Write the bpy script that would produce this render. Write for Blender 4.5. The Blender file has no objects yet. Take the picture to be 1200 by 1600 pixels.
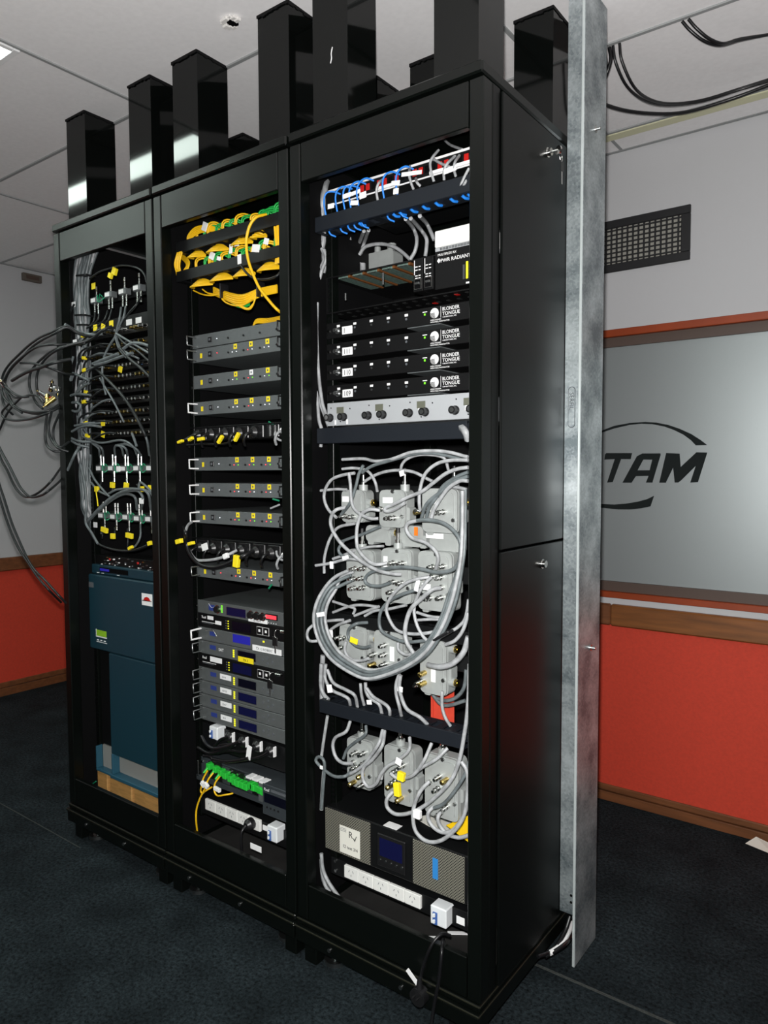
import bpy, math, random
from mathutils import Vector, Matrix
random.seed(7)
SC = bpy.context.scene
COL = SC.collection
# ------------------------------------------------------------------ camera
cam_data = bpy.data.cameras.new('camera')
cam_data.sensor_fit = 'VERTICAL'
cam_data.sensor_height = 36.0
cam_data.lens = 36.0 * 1135.9 / 1600.0
cam_data.clip_start = 0.02
cam = bpy.data.objects.new('camera', cam_data)
COL.objects.link(cam)
cam.matrix_world = Matrix.Translation((2.606,-1.456,1.4)) @ Matrix(((0.800871,-0.030734,0.598047),(0.598823,0.047923,-0.799447),(-0.004090,0.998378,0.056784))).to_4x4()
SC.camera = cam
# ------------------------------------------------------------------ world, lights, exposure
world = bpy.data.worlds.new('world')
SC.world = world
world.use_nodes = True
world.node_tree.nodes['Background'].inputs[0].default_value = (0.6, 0.65, 0.66, 1)
world.node_tree.nodes['Background'].inputs[1].default_value = 0.03
SC.view_settings.view_transform = 'Standard'
SC.view_settings.look = 'None'
SC.view_settings.exposure = 0.0
SC.view_settings.gamma = 1.0
SC.view_settings.use_curve_mapping = False
FLASH_W = 215.0
PANEL_E = 18.0
fl = bpy.data.lights.new('flash_lamp', 'SPOT')      # the flash of the hand-held camera
fl.shadow_soft_size = 0.02
fl.spot_size = math.radians(150)
fl.spot_blend = 0.7
fl.energy = FLASH_W
fl.color = (1.0, 0.985, 0.97)
flo = bpy.data.objects.new('flash_lamp', fl)
COL.objects.link(flo)
flo.matrix_world = Matrix.Translation(Vector((2.606,-1.456,1.4)) + Vector((-0.03, 0.02, 0.06))) @ Matrix(((0.800871,-0.030734,0.598047),(0.598823,0.047923,-0.799447),(-0.004090,0.998378,0.056784))).to_4x4() @ Matrix.Rotation(math.radians(14), 4, 'X')

# ------------------------------------------------------------------ materials
def lin(c):
    return tuple((v / 12.92 if v <= 0.04045 else ((v + 0.055) / 1.055) ** 2.4) for v in c)
def rgb(r, g, b):
    return lin((r / 255, g / 255, b / 255)) + (1,)
MATS = {}
def mat(name, col, rough=0.5, metal=0.0, emit=None, es=0.0, spec=0.5, bump=0.0, bscale=200, noise=0.0, nscale=20, coat=0.0, stretch=(1, 1, 1), detail=3):
    m = bpy.data.materials.new(name)
    m.use_nodes = True
    nt = m.node_tree
    b = nt.nodes['Principled BSDF']
    b.inputs['Base Color'].default_value = col
    b.inputs['Roughness'].default_value = rough
    b.inputs['Metallic'].default_value = metal
    b.inputs['Specular IOR Level'].default_value = spec
    b.inputs['Coat Weight'].default_value = coat
    if emit:
        b.inputs['Emission Color'].default_value = emit
        b.inputs['Emission Strength'].default_value = es
    if noise or bump:
        tc = nt.nodes.new('ShaderNodeTexCoord')
        mp = nt.nodes.new('ShaderNodeMapping')
        mp.inputs['Scale'].default_value = stretch
        nt.links.new(tc.outputs['Object'], mp.inputs[0])
    if noise:
        n = nt.nodes.new('ShaderNodeTexNoise')
        n.inputs['Scale'].default_value = nscale
        n.inputs['Detail'].default_value = detail
        nt.links.new(mp.outputs[0], n.inputs['Vector'])
        r = nt.nodes.new('ShaderNodeValToRGB')
        r.color_ramp.elements[0].position = 0.3
        r.color_ramp.elements[1].position = 0.7
        lo = tuple(max(0, v * (1 - noise)) for v in col[:3]) + (1,)
        hi = tuple(min(1, v * (1 + noise)) for v in col[:3]) + (1,)
        r.color_ramp.elements[0].color = lo
        r.color_ramp.elements[1].color = hi
        nt.links.new(n.outputs['Fac'], r.inputs[0])
        nt.links.new(r.outputs[0], b.inputs['Base Color'])
    if bump:
        n2 = nt.nodes.new('ShaderNodeTexNoise')
        n2.inputs['Scale'].default_value = bscale
        n2.inputs['Detail'].default_value = 4
        nt.links.new(mp.outputs[0], n2.inputs['Vector'])
        bp = nt.nodes.new('ShaderNodeBump')
        bp.inputs['Strength'].default_value = bump
        bp.inputs['Distance'].default_value = 0.004
        nt.links.new(n2.outputs['Fac'], bp.inputs['Height'])
        nt.links.new(bp.outputs[0], b.inputs['Normal'])
    MATS[name] = m
    return m
mat('rack_black', rgb(7, 10, 8), 0.32, spec=0.3)
mat('duct_black', rgb(8, 10, 9), 0.07, spec=0.3)
mat('flank_black', rgb(7, 9, 8), 0.34, spec=0.2)
mat('floor_dust', rgb(31, 30, 29), 0.7, noise=0.3, nscale=12)
mat('inner_black', rgb(9, 9, 10), 0.6, spec=0.2)
mat('panel_black', rgb(14, 15, 16), 0.45, spec=0.35)
mat('unit_black', rgb(12, 12, 13), 0.5, spec=0.25)
mat('plastic_black', rgb(24, 24, 25), 0.35)
mat('rubber_black', rgb(20, 20, 22), 0.45)
mat('manager_slate', rgb(24, 28, 34), 0.5, spec=0.3)
mat('dark_slot', rgb(4, 4, 5), 0.8, spec=0.1)
mat('amp_grey', rgb(104, 109, 110), 0.45, metal=0.25, noise=0.08, nscale=60, stretch=(1, 1, 8))
mat('receiver_grey', rgb(98, 102, 102), 0.42, metal=0.3, noise=0.06, nscale=60)
mat('chassis_grey', rgb(66, 72, 76), 0.5, metal=0.4)
mat('knob_panel_grey', rgb(168, 171, 174), 0.5, metal=0.1)
mat('tap_grey', rgb(164, 168, 166), 0.42, metal=0.15, noise=0.05, nscale=40, bump=0.08, bscale=300)
mat('tap_shade', rgb(96, 100, 98), 0.5, metal=0.1)
mat('chrome', rgb(215, 215, 212), 0.18, metal=1.0)
mat('steel', rgb(170, 172, 172), 0.32, metal=1.0)
mat('brass', rgb(205, 180, 110), 0.25, metal=1.0)
mat('cable_grey', rgb(158, 160, 162), 0.42, noise=0.28, nscale=45)  # noise stands for print marks and painted-in shadows
mat('cable_mid', rgb(98, 105, 107), 0.4, noise=0.3, nscale=40)
mat('cable_dark', rgb(30, 33, 34), 0.42, noise=0.15, nscale=20)
mat('cable_black', rgb(18, 18, 20), 0.35)
mat('cable_blue', rgb(36, 128, 225), 0.45)
mat('cable_yellow', rgb(240, 190, 22), 0.45)
mat('cable_green', rgb(34, 170, 74), 0.45)
mat('tag_yellow', rgb(246, 222, 30), 0.6)
mat('tag_white', rgb(240, 240, 240), 0.6)
mat('plug_green', rgb(40, 190, 60), 0.45)
mat('wire_green', rgb(20, 130, 90), 0.45)
mat('ink_black', rgb(14, 14, 16), 0.6)
mat('ink_white', rgb(235, 235, 235), 0.6)
mat('ink_blue', rgb(44, 60, 130), 0.5)
mat('ink_grey', rgb(88, 92, 96), 0.5)
mat('socket_white', rgb(232, 232, 228), 0.4)
mat('breaker_white', rgb(225, 228, 230), 0.4)
mat('breaker_blue', rgb(60, 95, 160), 0.4)
mat('red_port', rgb(190, 30, 26), 0.4)
mat('orange_tag', rgb(240, 120, 30), 0.5)
mat('lcd_blue', rgb(14, 16, 50), 0.25, emit=rgb(30, 34, 120), es=0.04)
mat('lcd_bright', rgb(30, 32, 120), 0.25, emit=rgb(44, 44, 190), es=0.35)
mat('lcd_dark', rgb(8, 9, 22), 0.25)
mat('lcd_olive', rgb(98, 100, 88), 0.3)
mat('led_green', rgb(90, 220, 40), 0.4, emit=rgb(130, 235, 40), es=1.0)
mat('led_red', rgb(230, 30, 40), 0.4, emit=rgb(255, 60, 70), es=1.6)
mat('led_yellow', rgb(220, 210, 40), 0.4, emit=rgb(220, 225, 30), es=0.8)
mat('led_white', rgb(240, 240, 240), 0.4, emit=rgb(240, 240, 255), es=0.8)
mat('teal_paint', rgb(17, 52, 64), 0.45)
mat('teal_light', rgb(36, 80, 98), 0.45)
mat('plate_grey', rgb(150, 150, 146), 0.5, metal=0.2)
mat('sticker_green', rgb(140, 190, 40), 0.5)
mat('sticker_blue', rgb(50, 130, 200), 0.4)
mat('sticker_yellow', rgb(240, 196, 20), 0.4)
mat('wood_pale', rgb(176, 132, 76), 0.6, noise=0.25, nscale=6, stretch=(2, 2, 20))
mat('wood_rail', rgb(122, 74, 34), 0.45, noise=0.3, nscale=5, stretch=(1, 6, 10), detail=5)
mat('wood_base', rgb(112, 68, 40), 0.45, noise=0.25, nscale=5, stretch=(1, 6, 10), detail=5)
mat('frame_orange', rgb(142, 54, 8), 0.5, noise=0.1, nscale=8)
mat('frame_brown', rgb(82, 66, 58), 0.55)
mat('wall_paint', rgb(186, 186, 188), 0.7, bump=0.04, bscale=120)
mat('wall_red', rgb(198, 60, 38), 0.75, noise=0.07, nscale=90, bump=0.12, bscale=260)
mat('ceiling_white', rgb(242, 240, 240), 0.85, bump=0.05, bscale=160, noise=0.025, nscale=60)
mat('tee_grey', rgb(150, 152, 152), 0.6)
mat('cream', rgb(214, 212, 178), 0.6)
mat('plaster', rgb(225, 222, 218), 0.8)
mat('vent_black', rgb(28, 28, 30), 0.5)
mat('vent_grey', rgb(150, 148, 140), 0.7)
mat('letter_glass', rgb(38, 42, 42), 0.06, spec=0.6)
mat('paper', rgb(226, 224, 214), 0.7)
mat('box_brown', rgb(96, 88, 80), 0.6)
mat('mesh_grey', rgb(120, 118, 104), 0.45, metal=0.5)
mat('pcb_green', rgb(96, 116, 108), 0.4, noise=0.3, nscale=180)
mat('copper', rgb(150, 96, 56), 0.4, metal=0.6)
mat('edge_worn_glint', rgb(50, 50, 40), 0.35, metal=0.3)
mat('panel_light', rgb(250, 252, 250), 0.5, emit=(0.86, 1.0, 0.92, 1), es=PANEL_E)
# frosted film on the glass
mat('frosted', rgb(158, 164, 165), 0.43, metal=0.55, spec=0.5)
# galvanised steel: spangle from cells, smears from noise
def galvanised(name):
    m = bpy.data.materials.new(name); m.use_nodes = True
    nt = m.node_tree; b = nt.nodes['Principled BSDF']
    tc = nt.nodes.new('ShaderNodeTexCoord')
    v = nt.nodes.new('ShaderNodeTexVoronoi'); v.inputs['Scale'].default_value = 170
    n = nt.nodes.new('ShaderNodeTexNoise'); n.inputs['Scale'].default_value = 9; n.inputs['Detail'].default_value = 8
    nt.links.new(tc.outputs['Object'], v.inputs['Vector']); nt.links.new(tc.outputs['Object'], n.inputs['Vector'])
    mx = nt.nodes.new('ShaderNodeMix'); mx.inputs[0].default_value = 0.86
    nt.links.new(v.outputs['Color'], mx.inputs[2]); nt.links.new(n.outputs['Fac'], mx.inputs[3])
    r = nt.nodes.new('ShaderNodeValToRGB')
    r.color_ramp.elements[0].position = 0.34; r.color_ramp.elements[0].color = rgb(108, 118, 122)
    r.color_ramp.elements[1].position = 0.68; r.color_ramp.elements[1].color = rgb(196, 204, 206)
    nt.links.new(mx.outputs[0], r.inputs[0]); nt.links.new(r.outputs[0], b.inputs['Base Color'])
    b.inputs['Metallic'].default_value = 0.6; b.inputs['Roughness'].default_value = 0.37
    bp = nt.nodes.new('ShaderNodeBump'); bp.inputs['Strength'].default_value = 0.15; bp.inputs['Distance'].default_value = 0.002
    nt.links.new(n.outputs['Fac'], bp.inputs['Height']); nt.links.new(bp.outputs[0], b.inputs['Normal'])
    MATS[name] = m
galvanised('galvanised')
def carpet(name):
    m = bpy.data.materials.new(name); m.use_nodes = True
    nt = m.node_tree; b = nt.nodes['Principled BSDF']
    tc = nt.nodes.new('ShaderNodeTexCoord')
    n1 = nt.nodes.new('ShaderNodeTexNoise'); n1.inputs['Scale'].default_value = 95; n1.inputs['Detail'].default_value = 8; n1.inputs['Roughness'].default_value = 0.75
    n2 = nt.nodes.new('ShaderNodeTexNoise'); n2.inputs['Scale'].default_value = 6; n2.inputs['Detail'].default_value = 6
    for n in (n1, n2): nt.links.new(tc.outputs['Object'], n.inputs['Vector'])
    r = nt.nodes.new('ShaderNodeValToRGB')
    r.color_ramp.elements[0].position = 0.36; r.color_ramp.elements[0].color = rgb(12, 16, 18)
    r.color_ramp.elements[1].position = 0.68; r.color_ramp.elements[1].color = rgb(66, 78, 83)
    nt.links.new(n1.outputs['Fac'], r.inputs[0])
    r2 = nt.nodes.new('ShaderNodeValToRGB')
    r2.color_ramp.elements[0].position = 0.3; r2.color_ramp.elements[0].color = rgb(165, 165, 165)
    r2.color_ramp.elements[1].position = 0.75; r2.color_ramp.elements[1].color = rgb(240, 240, 240)
    nt.links.new(n2.outputs['Fac'], r2.inputs[0])
    mx = nt.nodes.new('ShaderNodeMix'); mx.data_type = 'RGBA'; mx.blend_type = 'MULTIPLY'; mx.inputs[0].default_value = 1.0
    nt.links.new(r.outputs[0], mx.inputs[6]); nt.links.new(r2.outputs[0], mx.inputs[7])
    nt.links.new(mx.outputs[2], b.inputs['Base Color'])
    b.inputs['Roughness'].default_value = 0.95; b.inputs['Specular IOR Level'].default_value = 0.1
    bp = nt.nodes.new('ShaderNodeBump'); bp.inputs['Strength'].default_value = 0.7; bp.inputs['Distance'].default_value = 0.006
    nt.links.new(n1.outputs['Fac'], bp.inputs['Height']); nt.links.new(bp.outputs[0], b.inputs['Normal'])
    MATS[name] = m
carpet('carpet')
mat('zinc_glint', rgb(206, 214, 214), 0.35, metal=0.4)
mat('carpet_seam', rgb(56, 60, 58), 0.9, noise=0.4, nscale=200)
def perforated(name, base, hole, scale):
    m = bpy.data.materials.new(name); m.use_nodes = True
    nt = m.node_tree; b = nt.nodes['Principled BSDF']
    tc = nt.nodes.new('ShaderNodeTexCoord'); mp = nt.nodes.new('ShaderNodeMapping')
    mp.inputs['Rotation'].default_value = (0, math.radians(45), 0); mp.inputs['Scale'].default_value = (scale, 0, scale)
    nt.links.new(tc.outputs['Object'], mp.inputs[0])
    v = nt.nodes.new('ShaderNodeTexVoronoi'); v.inputs['Scale'].default_value = 1; v.inputs['Randomness'].default_value = 0
    nt.links.new(mp.outputs[0], v.inputs['Vector'])
    r = nt.nodes.new('ShaderNodeValToRGB'); r.color_ramp.interpolation = 'CONSTANT'
    r.color_ramp.elements[0].color = hole; r.color_ramp.elements[1].position = 0.36; r.color_ramp.elements[1].color = base
    nt.links.new(v.outputs['Distance'], r.inputs[0]); nt.links.new(r.outputs[0], b.inputs['Base Color'])
    b.inputs['Roughness'].default_value = 0.45; b.inputs['Metallic'].default_value = 0.2
    MATS[name] = m
perforated('perforated_mesh', rgb(140, 138, 126), rgb(14, 14, 14), 190)

# ------------------------------------------------------------------ mesh helpers
ORG = {}
class MB:
    """Collects shapes and links them as ONE mesh object."""
    def __init__(s, M=None):
        s.v, s.f, s.sm, s.M = [], [], [], M
    def add(s, vs, fs, smooth=False):
        o = len(s.v)
        for p in vs:
            p = Vector(p)
            s.v.append(s.M @ p if s.M else p)
        for f in fs:
            s.f.append([i + o for i in f]); s.sm.append(smooth)
        return s
    def box(s, x0, x1, y0, y1, z0, z1, c=0.0):
        if c <= 0:
            s.add([(x0, y0, z0), (x1, y0, z0), (x1, y1, z0), (x0, y1, z0), (x0, y0, z1), (x1, y0, z1), (x1, y1, z1), (x0, y1, z1)],
                  [(0, 3, 2, 1), (4, 5, 6, 7), (0, 1, 5, 4), (1, 2, 6, 5), (2, 3, 7, 6), (3, 0, 4, 7)])
            return s
        c = min(c, abs(x1 - x0) * .45, abs(y1 - y0) * .45, abs(z1 - z0) * .45)
        X, Y, Z = (x0, x1), (y0, y1), (z0, z1)
        vs, idx = [], {}
        for i in (0, 1):
            for j in (0, 1):
                for k in (0, 1):
                    dx, dy, dz = (c, -c)[i], (c, -c)[j], (c, -c)[k]
                    idx[i, j, k, 0] = len(vs); vs.append((X[i], Y[j] + dy, Z[k] + dz))
                    idx[i, j, k, 1] = len(vs); vs.append((X[i] + dx, Y[j], Z[k] + dz))
                    idx[i, j, k, 2] = len(vs); vs.append((X[i] + dx, Y[j] + dy, Z[k]))
        fs = []
        q = lambda *a: fs.append(a)
        for e in (0, 1):
            a = [idx[e, 0, 0, 0], idx[e, 1, 0, 0], idx[e, 1, 1, 0], idx[e, 0, 1, 0]]; fs.append(a if e else a[::-1])
            a = [idx[0, e, 0, 1], idx[0, e, 1, 1], idx[1, e, 1, 1], idx[1, e, 0, 1]]; fs.append(a if e else a[::-1])
            a = [idx[0, 0, e, 2], idx[1, 0, e, 2], idx[1, 1, e, 2], idx[0, 1, e, 2]]; fs.append(a if e else a[::-1])
        cen = Vector(((x0 + x1) / 2, (y0 + y1) / 2, (z0 + z1) / 2))
        def face(a):
            p = [Vector(vs[i]) for i in a]
            n = (p[1] - p[0]).cross(p[2] - p[0])
            fs.append(list(a) if n.dot(sum(p, Vector()) / len(p) - cen) > 0 else list(a)[::-1])
        for i in (0, 1):
            for j in (0, 1):
                face((idx[i, j, 0, 0], idx[i, j, 1, 0], idx[i, j, 1, 1], idx[i, j, 0, 1]))
                face((idx[i, 0, j, 0], idx[i, 1, j, 0], idx[i, 1, j, 2], idx[i, 0, j, 2]))
                face((idx[0, i, j, 1], idx[1, i, j, 1], idx[1, i, j, 2], idx[0, i, j, 2]))
                for k in (0, 1):
                    face((idx[i, j, k, 0], idx[i, j, k, 1], idx[i, j, k, 2]))
        s.add(vs, fs)
        return s
    def cyl(s, p0, p1, r, n=12, r2=None, cap=True):
        p0, p1 = Vector(p0), Vector(p1)
        r2 = r if r2 is None else r2
        d = (p1 - p0).normalized()
        a = d.orthogonal().normalized(); b = d.cross(a)
        vs = []
        for p, rr in ((p0, r), (p1, r2)):
            for i in range(n):
                t = 2 * math.pi * i / n
                vs.append(p + a * rr * math.cos(t) + b * rr * math.sin(t))
        s.add(vs, [(i, (i + 1) % n, n + (i + 1) % n, n + i) for i in range(n)], True)
        if cap:
            s.add(vs[:n], [tuple(range(n))[::-1]]); s.add(vs[n:], [tuple(range(n))])
        return s
    def tube(s, pts, r, n=6, sub=5, closed=False):
        P = [Vector(p) for p in pts]
        if sub > 1 and len(P) > 2:
            Q = []
            L = len(P)
            for i in range(L if closed else L - 1):
                p1, p2 = P[i], P[(i + 1) % L]
                p0 = P[i - 1] if (i > 0 or closed) else p1 * 2 - p2
                p3 = P[(i + 2) % L] if (i + 2 < L or closed) else p2 * 2 - p1
                for k in range(sub):
                    t = k / sub
                    Q.append(.5 * ((2 * p1) + (p2 - p0) * t + (2 * p0 - 5 * p1 + 4 * p2 - p3) * t * t + (3 * p1 - p0 - 3 * p2 + p3) * t ** 3))
            if not closed: Q.append(P[-1])
            P = Q
        vs, fs = [], []
        a = None
        m = len(P)
        for i, p in enumerate(P):
            if closed: d = P[(i + 1) % m] - P[i - 1]
            else: d = P[min(i + 1, m - 1)] - P[max(i - 1, 0)]
            if d.length < 1e-9: d = Vector((0, 0, 1))
            d.normalize()
            if a is None: a = d.orthogonal().normalized()
            else:
                a = a - d * a.dot(d)
                a = a.normalized() if a.length > 1e-6 else d.orthogonal().normalized()
            b = d.cross(a)
            for k in range(n):
                t = 2 * math.pi * k / n
                vs.append(p + (a * math.cos(t) + b * math.sin(t)) * r)
        for i in range(m if closed else m - 1):
            j = (i + 1) % m
            for k in range(n):
                fs.append((i * n + k, i * n + (k + 1) % n, j * n + (k + 1) % n, j * n + k))
        s.add(vs, fs, True)
        if not closed:
            s.add(vs[:n], [tuple(range(n))[::-1]]); s.add(vs[-n:], [tuple(range(n))])
        return s
    def prism(s, poly, y0, y1):
        """outline in (x, z), counter-clockwise seen from -y, pushed from y0 to y1"""
        n = len(poly)
        vs = [(x, y0, z) for x, z in poly] + [(x, y1, z) for x, z in poly]
        s.add(vs, [tuple(range(n)), tuple(range(n, 2 * n))[::-1]] + [((i + 1) % n, i, n + i, n + (i + 1) % n) for i in range(n)])
        return s
    def build(s, name, m, parent=None, loc=None):
        me = bpy.data.meshes.new(name)
        o = bpy.data.objects.new(name, me)
        org = Vector((0, 0, 0))
        if parent is not None:
            org = ORG.get(parent.name, org)
        elif loc is not None:
            org = Vector(loc)
        me.from_pydata([v - org for v in s.v], [], s.f)
        me.polygons.foreach_set('use_smooth', s.sm)
        me.materials.append(MATS[m])
        me.update()
        COL.objects.link(o)
        if parent is not None: o.parent = parent
        elif loc is not None: o.location = org
        ORG[o.name] = org
        return o
def rrect(x0, x1, z0, z1, r, k=4):
    out = []
    for cx, cz, a in ((x1 - r, z0 + r, -90), (x1 - r, z1 - r, 0), (x0 + r, z1 - r, 90), (x0 + r, z0 + r, 180)):
        for i in range(k + 1):
            t = math.radians(a + 90 * i / k)
            out.append((cx + r * math.cos(t), cz + r * math.sin(t)))
    return out
def tag(o, label=None, cat=None, group=None, kind=None):
    if label: o['label'] = label
    if cat: o['category'] = cat
    if group: o['group'] = group
    if kind: o['kind'] = kind
    return o
def thing(name, label, cat, loc=(0, 0, 0), group=None, local=False, rot=None):
    o = bpy.data.objects.new(name, None)
    o.empty_display_size = 0.02
    COL.objects.link(o)
    o.location = loc
    if rot: o.rotation_euler = rot
    ORG[o.name] = Vector((0, 0, 0)) if local else Vector(loc)
    return tag(o, label, cat, group)
def copy_tree(o, parent=None):
    c = o.copy(); COL.objects.link(c)
    if parent is not None: c.parent = parent
    for ch in list(o.children): copy_tree(ch, c)
    return c
def struct(name, mb, m, parent=None):
    o = mb.build(name, m, parent)
    if parent is None: o['kind'] = 'structure'
    return o
TXT = {}
def text(s, size, loc, m, parent, name='lettering', align='LEFT', rot=None, ext=0.0002, sx=1.0):
    """flat print as a thin mesh standing on the surface it is printed on"""
    key = (s, size, align, ext, m)
    if key not in TXT:
        cu = bpy.data.curves.new('lettering', 'FONT')
        cu.body = s; cu.size = size; cu.align_x = align; cu.extrude = ext; cu.resolution_u = 2
        t = bpy.data.objects.new('lettering', cu)
        COL.objects.link(t)
        me = bpy.data.meshes.new_from_object(t)
        me.materials.clear(); me.materials.append(MATS[m])
        bpy.data.objects.remove(t); bpy.data.curves.remove(cu)
        TXT[key] = me
    o = bpy.data.objects.new(name, TXT[key])
    COL.objects.link(o)
    if parent is not None: o.parent = parent
    o.location = Vector(loc) - (ORG.get(parent.name, Vector()) if parent is not None else Vector())
    o.rotation_euler = rot or (math.pi / 2, 0, 0)
    o.scale = (sx, 1, 1)
    return o
def B(*a):
    return MB().box(*a)

# ================================================================== the setting
H = 2.68
XL, XR, YF, YB = -2.0, 4.6, -4.2, 1.53
floor = struct('floor', B(XL - .1, XR + .1, YF - .1, YB + .1, -0.05, 0), 'carpet')
sa = (-0.236,-0.027,0); sb = (1.965,0.387,0)
struct('seam', B(XL, sa[0] + .35, sa[1] - .0015, sa[1] + .0015, 0, .0015), 'carpet_seam', floor)
struct('seam', B(1.72, XR, sb[1] - .004, sb[1] + .004, 0, .002), 'carpet_seam', floor)
# back wall, split round the interior window: solid above and below
wall_back = struct('wall_back', MB().box(XL - .1, XR + .1, YB, YB + .12, 1.975, H + .1).box(XL - .1, XR + .1, YB, YB + .12, 0, 0.865).box(XL - .1, 0.2, YB, YB + .12, .865, 1.975).box(3.3, XR + .1, YB, YB + .12, .865, 1.975), 'wall_paint')
struct('dado', B(XL, XR, YB - .004, YB, 0.06, 0.76), 'wall_red', wall_back)
wall_left = struct('wall_left', B(XL - .12, XL, YF - .1, YB, 0, H + .1), 'wall_paint')
struct('dado', B(XL, XL + .004, YF, YB, 0.06, 0.80), 'wall_red', wall_left)
struct('wall_right', B(XR, XR + .12, YF - .1, YB, 0, H + .1), 'wall_paint')
struct('wall_front', B(XL - .1, XR + .1, YF - .12, YF, 0, H + .1), 'wall_paint')
bb = struct('baseboard_back', MB().box(XL, XR, YB - .016, YB, 0, 0.038, .002).box(XL, XR, YB - .012, YB, .040, 0.068, .004), 'wood_base')
struct('baseboard_left', MB().box(XL, XL + .016, YF, YB - .02, 0, 0.05, .002).box(XL, XL + .012, YF, YB - .02, .052, 0.085, .004), 'wood_base')
# chair rail on the back wall: two lengths butted together
tr = struct('trim_1', B(1.565, XR, YB - .03, YB, 0.752, 0.842, .006), 'wood_rail')
struct('trim_2', B(XL, 1.563, YB - .024, YB, 0.752, 0.842, .006), 'wood_base')
struct('trim_3', B(XL, XL + .028, YF, YB - .03, 0.785, 0.868, .006), 'wood_base')
# ceiling: grid of tees with tiles laid in
gx = [-2.0, -0.86, 0.36, 1.58, 2.80, 4.02, 4.6]
gy = [-4.2, -3.5, -2.89, -2.28, -1.67, -1.06, 0.16, 0.773, 1.345]
ceiling = struct('ceiling', B(XL - .1, XR + .1, YF - .1, YB + .1, H + .12, H + .16), 'ceiling_white')
tee = MB()
for x in gx[1:-1]: tee.box(x - .006, x + .006, YF, YB, H - .0012, H + .02)
for y in gy[1:]: tee.box(XL, XR, y - .006, y + .006, H - .0015, H + .02)
tee.box(XL, XR, YB - .018, YB, H - .0015, H + .012); tee.box(XL, XL + .018, YF, YB, H - .0018, H + .012)
struct('ceiling_grid', tee, 'tee_grey', ceiling)
LIGHTS = [(3, 1)]
tile_mesh = {}
for i in range(len(gx) - 1):
    for j in range(len(gy)):
        y0 = gy[j]; y1 = gy[j + 1] if j + 1 < len(gy) else YB
        if j + 1 == len(gy): continue
        if (i, j) in LIGHTS or (i, j) == (0, 5): continue
        if (i, j) == (1, 5): y0 = -.283
        key = (round(gx[i + 1] - gx[i], 3), round(y1 - y0, 3))
        if key not in tile_mesh:
            o = B(.004, key[0] - .004, .004, key[1] - .004, 0.004, 0.016, .002).build('tile', 'ceiling_white', ceiling)
            tile_mesh[key] = o.data
        else:
            o = bpy.data.objects.new('tile', tile_mesh[key]); COL.objects.link(o); o.parent = ceiling
        o.location = (gx[i], y0, H)
B(-.45, .356, -1.056, -.444, H + .004, H + .016, .002).build('tile', 'ceiling_white', ceiling)
for tx in ((-1.998, -.45, -.86, -.444), (-1.998, -.862, -.44, .154), (-1.998, -1.75, -1.056, -.862)): B(tx[0] + .002, tx[1] - .002, tx[2] + .002, tx[3] - .002, H + .004, H + .016, .002).build('tile', 'ceiling_white', ceiling)
struct('border', B(XL + .002, XR, 1.352, 1.405, H - .004, H + .012, .003), 'cream', ceiling)
struct('border', B(XL + .002, XR, 1.409, YB - .018, H + .001, H + .012), 'ceiling_white', ceiling)
# window with frosted film in the back wall
win = thing('window_1', 'interior window of frosted grey glass with clear lettering in an orange wooden frame', 'window', (1.7, YB, .87))
win['kind'] = 'structure'
WX0, WX1, WZ0, WZ1 = 0.2, 3.3, 0.865, 1.975
fr = MB().box(WX0, WX1, YB - .004, YB + .03, WZ1 - .03, WZ1, .002).box(WX0, WX1, YB - .004, YB + .03, WZ0, WZ0 + .026, .002)
fr.box(WX0, WX0 + .03, YB - .004, YB + .03, WZ0 + .026, WZ1 - .03, .002).box(WX1 - .03, WX1, YB - .004, YB + .03, WZ0 + .026, WZ1 - .03, .002)
fr.build('frame', 'frame_orange', win)
iw = MB().box(WX0 + .03, WX1 - .03, YB + .02, YB + .035, WZ1 - .068, WZ1 - .03).box(WX0 + .03, WX1 - .03, YB + .02, YB + .035, WZ0 + .026, WZ0 + .066)
iw.build('sash', 'frame_brown', win)
B(WX0 + .03, WX1 - .03, YB + .035, YB + .041, WZ0 + .03, WZ1 - .03).build('pane', 'frosted', win)
yl = YB + .0345
def flat(name, poly, m='letter_glass'):
    o = MB().prism(poly, yl, yl + .002).build(name, m, win)
    return o
def wl(s): return [(a, c) for a, b, c in s]
# the clear cut lettering: T A M and the two arcs of an oval round it
LT = [
 ('letter', wl([(1.512,1.565,1.465),(1.517,1.565,1.47),(1.625,1.565,1.468),(1.62,1.565,1.443),(1.58,1.565,1.444),(1.546,1.565,1.348),(1.522,1.565,1.346),(1.553,1.565,1.444),(1.509,1.565,1.443)])),
 ('letter', wl([(1.739,1.565,1.465),(1.74,1.565,1.459),(1.709,1.565,1.347),(1.683,1.565,1.347),(1.693,1.565,1.374),(1.642,1.565,1.373),(1.625,1.565,1.346),(1.587,1.565,1.346),(1.645,1.565,1.455),(1.667,1.565,1.466)])),
 ('letter', wl([(1.761,1.565,1.466),(1.813,1.565,1.463),(1.818,1.565,1.41),(1.876,1.565,1.467),(1.916,1.565,1.465),(1.884,1.565,1.35),(1.855,1.565,1.348),(1.874,1.565,1.413),(1.821,1.565,1.357),(1.81,1.565,1.348),(1.796,1.565,1.348),(1.789,1.565,1.407),(1.762,1.565,1.347),(1.736,1.565,1.347)])),
]
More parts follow.
